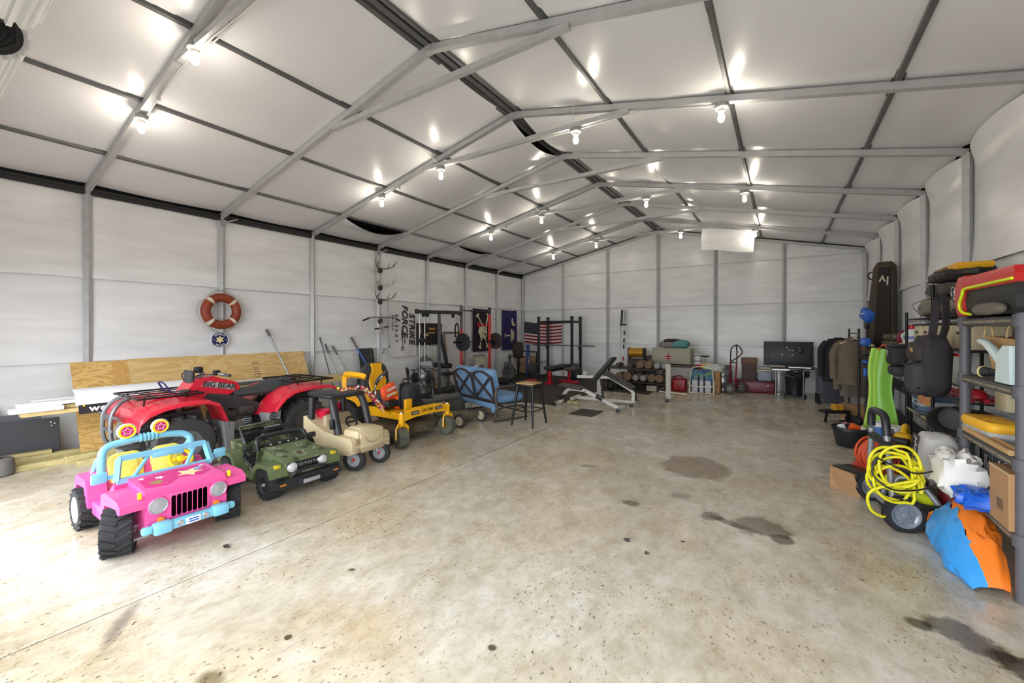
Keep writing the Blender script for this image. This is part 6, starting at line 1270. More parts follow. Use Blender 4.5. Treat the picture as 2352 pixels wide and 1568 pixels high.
ss = thing('string_trimmer', 'blue and black cordless string trimmer leaning upright by the shelf', 'trimmer', (1.05, 8.12, 0), 0)
B().tube([(0, 0, .06), (.02, .02, 1.5)], .014, 10).build('shaft', BLKM, ss); B().rb((.02, .0, 1.72), (.1, .22, .17), .03, (.5, 0, .4)).build('battery_pack', BLUE, ss); B().rb((.02, .02, 1.58), (.06, .14, .12), .02, (.4, 0, 0)).build('motor_housing', BLKG, ss); B().rb((.0, 0, 1.32), (.13, .09, .12), .03).build('grip_housing', BLUE, ss); B().rb((.0, 0, 1.02), (.08, .07, .05), .02).build('coupler', BLUE, ss); B().rb((0, 0, .86), (.05, .05, .14), .02).build('lower_collar', BLUE, ss)
B().tube(cr([(-.1, -.12, 1.05), (-.02, -.1, 1.12), (.1, 0, 1.12), (.2, .1, 1.16)], 4), .012, 8).build('guide_handle', BLKG, ss); B().lathe([(.16, 0), (.15, .03), (.06, .06), (0, .07)], (0, 0, .0), n=18).build('guard', DKGR, ss); text('KOBALT', .035, WHITEP, ss, (-.035, -.068, 1.74), (PI / 2 - .5, 0, .4), ext=.002)
pv = thing('pvc_pipe', 'cream PVC pipe standing with a yellow sticker beside the green sled', 'pipe', (1.10, 7.62, 0)); B().cyl((0, 0, .0), (.05, .03, 1.18), .034, n=14).build('pipe', CREAM, pv); B().cyl((.047, .028, 1.08), (.052, .032, 1.2), .042, n=14).build('coupling', mat('pvc_fit', (206, 200, 176), .5), pv); B().rb((.012, -.015, .93), (.03, .01, .06), .002).build('sticker', YPL, pv)
B().cyl((.022, .01, .46), (.026, .013, .54), .042, n=14).build('lower_coupling', mat('pvc_fit', (206, 200, 176), .5), pv)
sl = thing('snow_sled', 'lime green plastic snow sled standing on end', 'sled', (1.02, 7.05, 0), (0, .06, -.5))
LIME = mat('sled_lime', (146, 206, 84), .35); LIME2 = mat('sled_lime_light', (186, 226, 92), .35)
def sled(u, v):
    w_ = .165 * (1 - .25 * max(0, v - .75) / .25) * (.82 + .18 * math.sin(v * PI * 2.2 + .5))
    return ((2 * u - 1) * w_ + .03 * math.sin(v * 6.0), -.04 * math.cos((2 * u - 1) * 2.6) - .03 * math.sin(v * 5) , 1.26 * v)
B().grid(sled, 14, 30, (0, .012, 0)).build('sled_shell', LIME, sl, 60); B().tube([Vector(sled(0, k_ / 20)) for k_ in range(21)], .018, 8).build('edge_roll', LIME2, sl); B().tube([Vector(sled(.32, k_ / 20)) + Vector((0, -.004, 0)) for k_ in range(21)], .012, 8).build('inner_ridge', LIME2, sl); B().tube([Vector(sled(1, k_ / 20)) for k_ in range(21)], .014, 8).build('edge_roll', LIME, sl)
B().tube(cr([(-.05, -.03, 1.24), (.02, -.05, 1.32), (.06, -.03, 1.22)], 4), .006, 6).build('tow_rope', ORANGE, sl)
# floor things near the rack
bkt = thing('black_tub', 'black tub of cans standing on the floor by the paint cans', 'bucket', (.74, 6.88, 0)); B().lathe([(.14, 0), (.15, .01), (.185, .21), (.20, .215), (.20, .25), (.185, .25), (.18, .2), (.14, .02)], n=26).build('tub', mat('tub_black', (34, 34, 38), .45), bkt); B().rb((.04, 0, .24), (.1, .07, .09), .01, (.3, .4, .2)).build('orange_carton', ORANGE, bkt); B().cyl((-.06, -.02, .16), (-.1, .0, .27), .045, n=12).build('spray_can', WHITEP, bkt); B().cyl((.1, .02, .16), (.14, .0, .26), .035, n=12).build('spray_can', CREAM, bkt); B().lathe([(.14, .15), (0, .16)], n=18).build('fill', DKGR, bkt)
PB = mat('label_blue', (70, 110, 180), .5)
for q, (x, y, z, r_, h, lab) in enumerate(((.98, 6.55, 0, .085, .2, 'white paint can at the bottom left beside the black tub'), (.98, 6.55, .202, .085, .2, 'blue-labelled paint can stacked on the bottom left one'), (1.08, 6.36, 0, .085, .2, 'white paint can at the bottom right of the paint cans'), (1.08, 6.36, .202, .085, .2, 'pale paint can stacked behind the pressure washer handle'))):
    t = thing('paint_can', lab, 'paint can', (x, y, z), 0, 'paint cans'); B().lathe([(r_, 0), (r_ * 1.03, .006), (r_, .012), (r_, h - .012), (r_ * 1.03, h - .006), (r_, h), (r_ * .85, h - .006), (0, h - .006)], n=20).build('tin', WHITEP, t); B().lathe([(r_ * 1.008, h * .25), (r_ * 1.008, h * .75)], n=20, cap=False).build('label', PB if q % 2 else mat('label_grey', (196, 200, 206), .5), t)
tl2 = thing('tool_trolley', 'small black wheeled tool base with yellow blocks under the jackets', 'trolley', (.72, 8.55, 0), .5); B().rb((0, 0, .17), (.4, .16, .05), .01).build('base_frame', BLACK, tl2)
for x in (-.17, .15): B().rb((x, -.06, .085), (.03, .03, .17), .004, (0, .2, 0)).build('leg', BLACK, tl2)
for x in (0, .08): B().rb((x, 0, .24), (.06, .1, .09), .006).build('yellow_block', mat('block_yellow', (206, 150, 40), .5), tl2)
B().lathe([(.03, -.02), (.06, -.02), (.065, 0), (.06, .02), (.03, .02)], (.22, -.02, .065), 'y', 16).build('wheel', RUB, tl2)
for q, (dx, lab) in enumerate(((0, 'left pink sandal on the floor under the jackets'), (.1, 'right pink sandal on the floor under the jackets'))):
    t = thing('pink_sandal', lab, 'sandal', (.80 + dx, 8.16 - dx * .6, 0), .5 + q * .3, 'pink sandals'); B().puff([(-.1, -.03), (-.05, -.04), (.06, -.04), (.1, -.02), (.1, .02), (.05, .04), (-.06, .04), (-.1, .025)], .012, 'xy', (0, 0, .015), .95).build('sole', mat('sandal_pink', (226, 130, 156), .6), t); B().tube(cr([(.03, -.04, .025), (.03, 0, .07), (.03, .04, .025)], 4), .014, 6).build('strap', mat('sandal_pink', (226, 130, 156), .6), t)
o = thing('cardboard_carton', 'small cardboard carton on the floor under the hanging coats', 'box', (1.0, 8.98, 0), .1); B().rb((0, 0, .12), (.3, .24, .24), .004, seg=1).build('carton_body', CARD, o); B().box((0, 0, .242), (.29, .05, .003)).build('tape', mat('tape', (196, 170, 130), .5), o)
sh = B().blob((0, 0, .07), (.06, .12, .07), .8, .3, 3, 7).build('work_boot', mat('boot_dark', (44, 40, 42), .7)); tag(sh, 'dark boot standing behind the pink sandals', 'boot', None, (1.0, 8.44, 0))
# ================================================================ wire shelf on the right
WS = mat('wire_black', (26, 26, 28), .4, .4)
ws = thing('wire_shelf', 'long black wire shelving unit packed with gear on the right wall', 'shelf', (1.37, 5.53, 0))
SHZ = [1.62, 1.33, .93, .62, .12]
for y in (-.93, -.05, .93):
    for x in (-.17, .15): B().cyl((x, y, 0), (x, y, 1.93 if (x < 0 and y == -.05) else 1.7), .0135, n=10).build('post', WS, ws)
for z in SHZ:
    r_ = B()
    for x in (-.17, .15): r_.tube([(x, -.93, z), (x, .93, z)], .005, 5); r_.tube([(x, -.93, z - .03), (x, .93, z - .03)], .004, 5)
    for y in (-.93, .93): r_.tube([(-.17, y, z), (.15, y, z)], .005, 5)
    for q in range(1, 12): x = -.17 + .32 * q / 12; r_.tube([(x, -.93, z), (x, .93, z)], .003, 4)
    for q in range(9): y = -.85 + 1.7 * q / 8; r_.tube([(-.17, y, z - .004), (.15, y, z - .004)], .003, 4)
    for q in range(24): y = -.92 + 1.84 * q / 24; r_.tube([(-.17, y, z - .03 * (q % 2)), (-.17, y + .0767, z - .03 * ((q + 1) % 2))], .0025, 4)
    r_.build('shelf_grid', WS, ws)
def put(nm, lab, cat, loc, m_, build, grp=None, rz=0):
    b = B(); build(b); o = b.build(nm, m_); tag(o, lab, cat, grp, loc, rz); return o
CLC = camo_mat('bag_camo', [(58, 58, 44), (104, 96, 76), (132, 120, 96), (84, 84, 78), (64, 56, 44)], 14)
T1 = 1.628
put('duffel_bag', 'camouflage duffel bag on top of the wire shelf', 'bag', (1.38, 5.75, T1), CLC, lambda b: b.blob((0, 0, .1), (.17, .48, .10), .6, .12, 3, 3))
put('grey_bag', 'grey and olive pack lying on the camouflage duffel', 'bag', (1.38, 5.62, T1 + .20), mat('pack_grey', (96, 96, 88), .9, c2=(70, 66, 56), vsc=7), lambda b: b.blob((0, 0, .06), (.16, .42, .065), .7, .2, 3, 5))
kt = thing('towable_tube', 'yellow and black folded towable tube on top of the wire shelf pile', 'tow tube', (1.36, 5.35, T1 + .315)); B().blob((0, .05, .055), (.16, .44, .055), .6, .1, 2, 2).build('black_base', mat('tube_black', (44, 42, 40), .6), kt); B().puff([(-.10, -.42), (.12, -.42), (.14, .1), (.06, .36), (-.03, .36), (-.1, .12)], .035, 'xy', (-.03, .02, .10), .8).build('yellow_panel', mat('tube_yellow', (236, 176, 36), .5), kt); text('READY', .11, BLACK, kt, (-.158, -.1, .065), (PI / 2, 0, -PI / 2)); B().sph((-.14, .12, .06), (.03, .1, .05), 12).build('black_patch', BLKG, kt)
for q, (y, w_) in enumerate(((6.22, .26), (5.90, .26), (5.58, .26), (5.26, .26), (4.94, .26))):
    t = thing('cream_bin', ('far end', 'second', 'middle', 'fourth', 'near end')[q] + ' cream storage bin on the second wire shelf level', 'bin', (1.37, y, SHZ[1] + .006), 0, 'cream bins on the wire shelf'); B().rb((0, 0, .105), (.26, w_, .21), .015).build('bin_body', mat('bin_cream', (204, 190, 156), .5), t); B().rb((0, 0, .222), (.28, w_ + .02, .02), .006).build('lid', BLKG, t); B().rb((-.134, 0, .14), (.008, .09, .025), .003).build('handle', BLKG, t)
put('red_rail', 'red painted rail along the front edge of the second wire shelf', 'rail', (1.18, 5.55, SHZ[1] - .032), RED, lambda b: b.rb((0, 0, 0), (.012, 1.7, .022), .003))
# hanging things at the front
bpk = thing('backpack', 'large black backpack hanging on the front post of the wire shelf', 'backpack', (1.06, 4.88, 0)); NY = mat('backpack_black', (48, 45, 48), .8, bump=.1, bsc=40)
B().blob((0, 0, 1.20), (.11, .19, .26), .6, .08, 3, 4).build('main_bag', NY, bpk); B().blob((-.09, -.01, 1.10), (.07, .16, .15), .6, .1, 3, 6).build('front_pocket', mat('backpack_grey', (62, 60, 64), .8), bpk); B().blob((-.07, .0, 1.31), (.07, .17, .09), .6, .1, 3, 8).build('upper_pocket', mat('backpack_brown', (58, 52, 50), .8), bpk)
for s in (-1, 1): B().tube(cr([(.03, s * .13, 1.42), (.05, s * .16, 1.55), (.06, s * .10, 1.75), (.06, s * .02, 1.80)], 5), 1, 4, sq=(.026, .006)).build('strap', NY, bpk)
B().rb((-.137, -.06, 1.335), (.006, .09, .03), .003, (.15, 0, 0)).build('patch', mat('patch_tan', (200, 160, 90), .6), bpk)
for z in (1.24, 1.02): B().tube(cr([(-.11, -.17, z), (-.165, -.05, z - .03), (-.165, .08, z - .03), (-.11, .17, z)], 4), .006, 6).build('zip', BLACK, bpk)
pch = thing('cooler_pouch', 'black cooler pouch with small white logo beside the green sled', 'pouch', (1.10, 6.34, 1.10)); B().rb((0, 0, .11), (.16, .30, .22), .04, seg=3).build('pouch_body', mat('pouch_black', (40, 40, 44), .7), pch); B().rb((0, 0, .225), (.165, .31, .03), .012).build('lid', BLKG, pch); text('Y', .10, WHITEP, pch, (-.083, .04, .13), (PI / 2, 0, -PI / 2)); B().rb((-.0, 0, -.06), (.14, .26, .12), .04).build('lower_bag', mat('pouch_grey', (52, 52, 58), .7), pch); B().tube([(.08, 0, .2), (.1, 0, .25)], .01, 6).build('hook', CHROME, pch)
put('mesh_net', 'bent silver wire landing-net hoop sticking out over the shelf', 'net', (1.33, 6.50, 1.655), SILVER, lambda b: b.tube(cr([(0, 0, 0), (.0, .12, .04), (-.04, .2, .13), (-.02, .15, .16), (.05, -.1, .2), (.05, -.3, .22)], 5), .008, 6))
# red poles level
PR = mat('pole_red', (206, 40, 42), .4); PM = mat('pole_crimson', (170, 20, 40), .45)
for q, (dx, dz, y0, y1, m_, lab) in enumerate(((-.14, .0, 5.95, 6.52, PR, 'red pole with white cap, front of the third wire shelf'), (-.09, .033, 5.80, 6.58, PR, 'red pole with white cap lying just behind the front red pole'), (-.13, .0, 4.65, 5.60, PM, 'long crimson pole at the near front of the third wire shelf'), (-.06, .0, 4.62, 5.66, PM, 'second crimson pole behind the near front one'), (.0, .0, 4.7, 5.72, PM, 'third crimson pole toward the wall'))):
    t = thing('shelf_pole', lab, 'pole', (1.37 + dx, y0, SHZ[2] + .024 + dz), 0, 'red poles on the wire shelf'); B().cyl((0, 0, 0), (0, y1 - y0, 0), .017, n=12).build('tube', m_, t); B().cyl((0, y1 - y0, 0), (0, y1 - y0 + .04, 0), .018, n=12).build('white_cap', WHITEP, t)
    if q > 1: B().cyl((0, y1 - y0 - .28, 0), (0, y1 - y0 - .10, 0), .0185, n=12).build('white_wrap', WHITEP, t)
put('red_dome', 'small red dome lying on the crimson poles', 'dome', (1.27, 4.70, SHZ[2] + .042), PM, lambda b: b.lathe([(.07, 0), (.068, .03), (.045, .06), (0, .07)], n=18))
put('strap_coil', 'yellow and black strap coil on the third wire shelf', 'strap', (1.26, 6.25, SHZ[2] + .10), mat('strap_amber', (216, 150, 40), .6), lambda b: b.torus((0, 0, .06), .09, .012, 'x', 20, 6))
for q in range(5):
    o = B().rb((0, 0, .03), (.26, .36, .058), .004, seg=1).build('plastic_tray', mat('tray_a', (96, 116, 150), .5) if q % 2 == 0 else mat('tray_b', (176, 184, 190), .5)); tag(o, ('bottom', 'second', 'middle', 'fourth', 'top')[q] + ' tray of the blue and white tray stack on the wire shelf', 'tray', 'stacked trays', (1.36, 6.22, SHZ[3] + .006 + .06 * q))
    B().rb((-.132, 0, .035), (.006, .12, .02), .002).build('tray_lip', BLKG, o)
put('snack_bag', 'colourful printed bag hanging below the red poles', 'bag', (1.22, 5.82, SHZ[3] + .12), mat('snack_print', (220, 200, 120), .5, c2=(190, 40, 60), vsc=9), lambda b: b.puff(rrect(.20, .28, .03, cy=.14), .03, 'yz', (0, 0, 0), .85, rot=(.1, 0, .1)))
put('pink_toy', 'pink and mauve plastic toy on the fourth wire shelf', 'toy', (1.40, 4.86, SHZ[3] + .006), mat('toy_mauve', (190, 110, 160), .5), lambda b: b.blob((0, 0, .05), (.06, .16, .05), .8, .3, 3, 3))
for q in range(3): put('seat_cushion', ('bottom', 'middle', 'top')[q] + ' black cushion of the stack near the wire shelf end', 'cushion', (1.40, 5.25, SHZ[3] + .006 + .056 * q), BLACK, lambda b: b.rb((0, 0, .028), (.22, .24, .05), .02), 'black cushions')
bkp_ = thing('steel_bucket', 'dark round bucket lying with its mouth to the front', 'bucket', (1.22, 5.12, SHZ[3] + .126), (0, 0, 0)); bkp_.location = (1.19, 4.92, .752); bkp_.rotation_euler = (0, 0, -.45); B().lathe([(.085, -.16), (.095, -.14), (.118, .13), (.124, .14), (.118, .145), (.108, .13), (.09, -.1), (0, -.12)], (0, 0, 0), 'y', 24, (0, 0, PI)).build('bucket_wall', mat('bucket_dark', (64, 60, 58), .6), bkp_); B().lathe([(.1, 0), (.1, .004), (0, .004)], (0, .05, 0), 'y', 20).build('inner_disc', BLACK, bkp_)
for q, (y, z, m_, lab) in enumerate(((6.05, SHZ[3] + .02, SILVER, 'long silver socket wrench lying across the fourth wire shelf'), (5.5, SHZ[3] + .02, mat('brass_fit', (180, 170, 110), .4, .6), 'brass pipe fitting on the fourth wire shelf'))):
    put('hand_tool', lab, 'tool', (1.16, y, z + .006), m_, lambda b, q=q: (b.tube([(0, .15, 0), (0, -.2, .0)], .012, 8), b.sph((0, -.22, 0), (.03, .05, .02), 10)) and None)
# circular saw and disc on the bottom level
dw = thing('circular_saw', 'yellow and black cordless circular saw on the low wire shelf', 'saw', (1.01, 5.60, .312), (0, 0, -.3)); DY = mat('saw_yellow', (240, 186, 30), .4)
B().rb((0, 0, .10), (.14, .16, .12), .04, seg=3).build('motor_body', DY, dw); B().tube(cr([(0, .05, .15), (0, .16, .20), (0, .26, .17), (0, .28, .12)], 5), .028, 10).build('handle', DY, dw); B().rb((0, -.13, .08), (.13, .12, .10), .02).build('battery', BLKG, dw); B().lathe([(.0, -.01), (.1, -.01), (.1, .01), (0, .01)], (-.09, .05, .08), 'x', 24).build('blade_guard', SILVER, dw); B().rb((0, 0, .006), (.2, .36, .012), .004).build('shoe', SILVER, dw); B().rb((-.075, -.10, .14), (.02, .1, .03), .006).build('side_grip', BLKG, dw)
put('wheel_disc', 'large dark round disc standing behind the circular saw', 'disc', (1.33, 5.86, .13), mat('disc_dark', (40, 40, 42), .5), lambda b: b.lathe([(.0, -.02), (.20, -.02), (.22, 0), (.20, .02), (.08, .025), (0, .025)], (0, 0, .225), 'x', 30))
put('saw_crate', 'dark tool crate under the circular saw', 'crate', (1.01, 5.64, 0), DKGR, lambda b: b.rb((0, 0, .155), (.3, .46, .31), .015))
put('metal_sheet', 'grey sheet metal offcut leaning below the saw', 'metal sheet', (.80, 5.46, 0), SILVER, lambda b: b.box((0, 0, .19), (.012, .30, .38), (0, .3, -.3)))
bgb = B().blob((0, 0, .2), (.14, .18, .2), .6, .25, 4, 3).build('rubbish_bag', mat('bag_dark', (46, 40, 50), .35)); tag(bgb, 'dark plastic bag slumped between wire shelf and grey shelf', 'bag', None, (1.03, 4.99, 0))
# ================================================================ grey plastic shelf, nearest on the right
GP = mat('grey_resin', (92, 92, 98), .5); GP2 = mat('grey_resin_dark', (82, 80, 78), .55)
gs = thing('plastic_shelf', 'grey resin shelving unit with round posts at the right edge', 'shelf', (1.31, 3.86, 0))
LV = [1.585, 1.185, .785, .37]
for y in (-.42, .44):
    for x in (-.2, .19): B().cyl((x, y, 0), (x, y, 1.60), .029, n=18).build('post', GP, gs)
for z in LV + []:
    b = B(); b.rb((0, .01, z - .03), (.45, .93, .055), .012)
    o = b.build('shelf_tray', GP2, gs)
    for y in (-.42, .44):
        for x in (-.2, .19): B().cyl((x, y, z - .062), (x, y, z + .006), .04, n=18).build('post_collar', GP, o)
    for k_ in range(4): B().prism(rrect(.17, .016, .007), 0, .003, 'yz', (-.2275, -.27 + .19 * k_, z - .03)).build('moulded_rib', mat('rib_tan', (142, 132, 112), .5), o)
# on top: kneeboard / tube
kb2 = thing('ski_tube', 'red and black kneeboard tube with yellow piping on top of the grey shelf', 'kneeboard', (1.26, 3.92, 1.592), (0, .0, 0))
def kbp(w_): return [(-.22 * w_, -.60), (-.24 * w_, .12), (-.2 * w_, .36), (-.08, .48), (.1, .48), (.2 * w_, .36), (.24 * w_, .1), (.22 * w_, -.60)]
B().puff(kbp(.97), .10, 'xy', (0, 0, .105), .86).build('black_body', mat('tube_black2', (46, 46, 46), .7), kb2)
B().puff(kbp(1), .065, 'xy', (0, 0, .215), .72).build('red_shell', mat('tube_red', (204, 34, 30), .35), kb2)
B().puff([(-.245, .06), (-.24, .24), (-.2, .37), (-.08, .485), (.1, .485), (.2, .37), (.24, .06)], .135, 'xy', (0, 0, .14), .9).build('red_nose', mat('tube_red', (204, 34, 30), .35), kb2)
B().tube(cr([(-.222, -.58, .19), (-.238, -.1, .185), (-.247, .02, .18), (-.25, .05, .14), (-.25, .10, .08), (-.245, .07, .03), (-.225, .0, .012)], 5), .009, 6).build('yellow_piping', mat('piping_yellow', (220, 236, 20), .4), kb2); B().tube(cr([(-.11, .475, .04), (-.1, .48, .12), (-.09, .47, .20)], 4), .01, 6).build('yellow_piping', mat('piping_yellow', (220, 236, 20), .4), kb2)
B().puff([(-.04, -.04), (.04, -.03), (.05, .02), (.03, .06), (-.03, .04), (-.06, 0)], .008, 'yz', (-.225, .30, .16), .9).build('white_patch', WHITEP, kb2); text('S', .11, BLACK, kb2, (-.236, .30, .165), (PI / 2, 0, -PI / 2), shear=.2, bold=.003)
B().box((-.06, -.02, .281), (.05, .24, .006)).build('top_stripe', BLKG, kb2); B().box((-.04, .05, .285), (.03, .2, .006)).build('top_stripe', WHITEP, kb2)
put('strap_bag', 'grey padded strap bag lying in front of the ski tube', 'bag', (1.02, 3.58, 1.592), mat('pad_taupe', (108, 102, 92), .8), lambda b: b.blob((0, 0, .035), (.035, .2, .035), .8, .1, 3, 2))
# level 2
BAGP = mat('kraft_paper', (196, 158, 110), .8, var=.1, vsc=5)
bg_ = thing('paper_bag', 'brown kraft paper bag with twisted handles on the second grey shelf', 'paper bag', (1.30, 4.0, 1.192), (0, 0, .1))
B().add([(-.09, -.15, 0), (.09, -.15, 0), (.09, .13, 0), (-.09, .13, 0), (-.12, -.19, .25), (.10, -.17, .27), (.10, .19, .27), (-.10, .21, .27), (-.02, -.17, .27), (0, .18, .265)], [(3, 2, 1, 0), (0, 1, 5, 8, 4), (1, 2, 6, 5), (2, 3, 7, 9, 6), (3, 0, 4, 7), (4, 8, 9, 7), (8, 5, 6, 9)]).build('bag_paper', BAGP, bg_, 20)
for y0 in (-.1, .16): B().tube(cr([(-.1, y0 - .05, .26), (-.1, y0 - .03, .33), (-.1, y0 + .03, .335), (-.1, y0 + .06, .26)], 5), .0045, 5).build('twist_handle', mat('handle_straw', (216, 190, 130), .7), bg_)
wc = thing('watering_can', 'white watering can with long spout in front of the kraft bag', 'watering can', (1.14, 3.64, 1.192), 0); WCM = mat('can_pale', (216, 232, 232), .45)
B().add([(-.06, -.14, 0), (.08, -.14, 0), (.08, .06, 0), (-.06, .06, 0), (-.07, -.16, .12), (.09, -.16, .12), (.09, .0, .17), (-.07, .0, .17), (-.07, -.16, .22), (.09, -.16, .22), (.09, -.08, .22), (-.07, -.08, .22)], [(3, 2, 1, 0), (0, 1, 5, 4), (4, 5, 9, 8), (8, 9, 10, 11), (11, 10, 6, 7), (7, 6, 2, 3), (0, 4, 7, 3), (1, 2, 6, 5), (4, 8, 11, 7), (5, 6, 10, 9)]).build('can_body', WCM, wc, 20)
B().tube(cr([(0, .04, .04), (-.005, .14, .12), (-.01, .34, .215), (-.01, .46, .235)], 5), [.038 - .0014 * i for i in range(16)], 10).build('spout', WCM, wc)
put('orange_box', 'orange plastic box behind the watering can', 'box', (1.42, 3.62, 1.192), ORANGE, lambda b: b.rb((0, 0, .06), (.12, .14, .12), .01))
fl_ = thing('flashlight', 'dark flashlight with cream lens ring under the spout', 'flashlight', (1.165, 3.9, 1.228), .6); B().cyl((0, -.06, 0), (0, .05, 0), .022, n=14).build('barrel', BLKG, fl_); B().cyl((0, .05, 0), (0, .1, 0), .024, .034, 14).build('head', BLKG, fl_); B().torus((0, .1, 0), .032, .006, 'y', 18, 6).build('lens_ring', mat('lens_cream', (226, 210, 150), .4), fl_)
put('teal_lid_tub', 'cream tub with teal lid behind the grey shelf posts', 'tub', (1.42, 4.40, 1.0), mat('bin_cream', (204, 190, 156), .5), lambda b: b.rb((0, 0, .14), (.2, .2, .34), .02)); bpy.data.objects['teal_lid_tub'].location = (1.42, 4.44, .945)
B().rb((0, 0, .325), (.22, .22, .03), .008).build('teal_lid', mat('teal', (80, 150, 140), .5), bpy.data.objects['teal_lid_tub'])
# level 3
yc = thing('yellow_lid_box', 'clear container with bright yellow rounded lid on the third grey shelf', 'container', (1.18, 4.06, .792), .1); B().puff(rrect(.19, .42, .06), .028, 'xy', (0, 0, .028), .94).build('tub', mat('clear_tub', (176, 180, 182), .3), yc); B().puff(rrect(.20, .44, .07), .032, 'xy', (0, 0, .085), .9).build('lid', mat('lid_yellow', (246, 186, 50), .45), yc); B().torus((0, 0, .117), .06, .003, 'z', 20, 5).build('lid_emboss', mat('lid_amber', (214, 150, 40), .5), yc)
HW = mat('handle_wood', (196, 156, 108), .6)
for q, (x, y0, y1, lab) in enumerate(((1.128, 3.5, 3.92, 'upper wooden tool handle on the third grey shelf front'), (1.08, 3.48, 4.18, 'lower wooden tool handle sticking over the shelf edge'))):
    t = thing('trowel', lab, 'trowel', (x, y0, .81), 0, 'concrete trowels'); B().cyl((0, 0, 0), (0, y1 - y0, .0), .017, n=12).build('handle', HW, t); B().rb((.06 + .03 * (q == 0), (y1 - y0) / 2, -.012), (.08, (y1 - y0) * .8, .006), .002).build('blade', SILVER, t)
put('float_board', 'grey plaster float with slanted grip on the third grey shelf', 'float', (1.32, 3.60, .792), mat('float_grey', (140, 138, 136), .6), lambda b: (b.rb((0, 0, .01), (.14, .34, .02), .004), b.rb((0, 0, .06), (.03, .2, .03), .01, (.25, 0, 0))) and None)
put('scraper', 'cream handled scraper lying on the third grey shelf', 'scraper', (1.47, 3.72, .792), CREAM, lambda b: (b.tube(cr([(0, -.2, .03), (-.02, -.05, .05), (-.08, .08, .02), (-.1, .16, .015)], 5), .014, 8)) and None)
put('tape_roll', 'white tape roll at the near end of the third grey shelf', 'tape', (1.20, 3.47, .792), WHITEP, lambda b: b.lathe([(.03, 0), (.05, 0), (.05, .04), (.03, .04), (.03, 0)], n=18))
# level 4
HB = mat('sack_white', (216, 214, 212), .6); HBK = mat('sack_black', (62, 60, 62), .6)
hs1 = thing('hurricane_sack', 'white and black lettered sack standing at the far end of the grey shelf', 'sack', (1.06, 4.72, .0), .0); B().rb((0, 0, .12), (.22, .28, .24), .03).build('carton_base', mat('sack_carton', (120, 112, 104), .8), hs1); B().blob((0, 0, .44), (.12, .16, .22), .5, .06, 3, 4).build('sack_body', HB, hs1); B().puff([(-.08, -.2), (.08, -.2), (.09, .2), (-.06, .2)], .012, 'xz', (.0, .0, 0), .95).build('tmp', HBK, hs1)
o = [c_ for c_ in hs1.children if c_.name.startswith('tmp')][0]; bpy.data.objects.remove(o)
B().rb((-.116, .06, .44), (.012, .15, .38), .006).build('black_panel', HBK, hs1); text('Hurricane', .10, WHITEP, hs1, (-.124, .03, .42), (0, -PI / 2, 0), shear=.2, bold=.001).rotation_euler = Euler((0, PI / 2, PI))
text('10 LBS', .045, YPL, hs1, (-.124, .105, .44), (0, PI / 2, PI))
hs2 = thing('hurricane_sack', 'white sack reading Hurr lying on the lowest grey shelf', 'sack', (1.34, 4.0, .378), 0); B().blob((0, 0, .18), (.17, .27, .185), .5, .08, 3, 6).build('sack_body', HB, hs2); text('Hurr', .17, INK, hs2, (-.176, .02, .285), (PI / 2, 0, -PI / 2), bold=.003)
put('white_plastic_bag', 'crumpled white plastic bag bulging out of the grey shelf', 'bag', (1.01, 4.08, .378), mat('plastic_white', (236, 234, 230), .35), lambda b: b.blob((0, 0, .14), (.115, .185, .145), .6, .3, 4, 5))
put('blue_tarp', 'bright blue crumpled tarp under the white bag', 'tarp', (1.03, 3.80, .378), mat('tarp_blue', (28, 98, 214), .3), lambda b: b.blob((0, 0, .06), (.09, .10, .06), .6, .4, 4, 9))
cbx = thing('cardboard_carton', 'cardboard carton standing on the lowest grey shelf at the photo edge', 'box', (1.17, 3.58, .378), 0); B().rb((0, 0, .16), (.22, .26, .32), .004, seg=1).build('carton_body', CARD, cbx); B().box((-.111, -.02, .12), (.002, .08, .06)).build('print_block', mat('print_brown', (120, 90, 64), .8), cbx); B().box((-.111, 0, .318), (.003, .26, .012)).build('flap_seam', mat('tape', (196, 170, 130), .5), cbx)
put('red_fuel_jug', 'maroon fuel jug on the floor beside the pressure washer', 'fuel can', (1.10, 4.46, 0), mat('jug_maroon', (140, 44, 56), .5), lambda b: (b.rb((0, 0, .17), (.17, .2, .34), .05, seg=3), b.rb((.02, 0, .35), (.08, .18, .05), .02)) and None)
# ---------------------------------------------------------------- deflated inflatable on the floor
inf = thing('deflated_inflatable', 'crumpled orange and blue deflated pool float on the floor', 'pool float', (1.075, 3.80, 0), (0, 0, 0))
def infl(u, v, half):
    y = -.36 + .72 * u; hgt = .40 * math.sin(PI * min(1, max(0, u * .70 + .015))) ** .62
    t = v
    prof = [(-.18, .0), (-.215, .10), (-.17, .22), (-.08, .31), (.0, .345), (.06, .28), (.07, .0)]
    a0, a1 = (0, .47) if half == 0 else (.46, 1)
    q = (a0 + (a1 - a0) * t) * 6; i = min(int(q), 5); f = q - i
    x = prof[i][0] * (1 - f) + prof[i + 1][0] * f; z = prof[i][1] * (1 - f) + prof[i + 1][1] * f
    n_ = noise.noise(Vector((u * 7, t * 5 + half * 3, 1.3))) + .5 * noise.noise(Vector((u * 15, t * 11, half)))
    n_ *= min(1, u * 4); sc2 = hgt / .38
    return (x * (.45 + .55 * min(1, sc2)) + n_ * .02 - .04 * (1 - u), y + .02 * n_, max(.004, z * sc2 + n_ * .03 * (z > .02)))
BLB = mat('float_blue', (58, 156, 232), .3); ORB = mat('float_orange', (250, 130, 36), .4)
B().grid(lambda u, v: infl(u, v, 0), 44, 22).build('blue_panel', BLB, inf, 60); B().grid(lambda u, v: infl(u, v, 1), 44, 22).build('orange_panel', ORB, inf, 60)
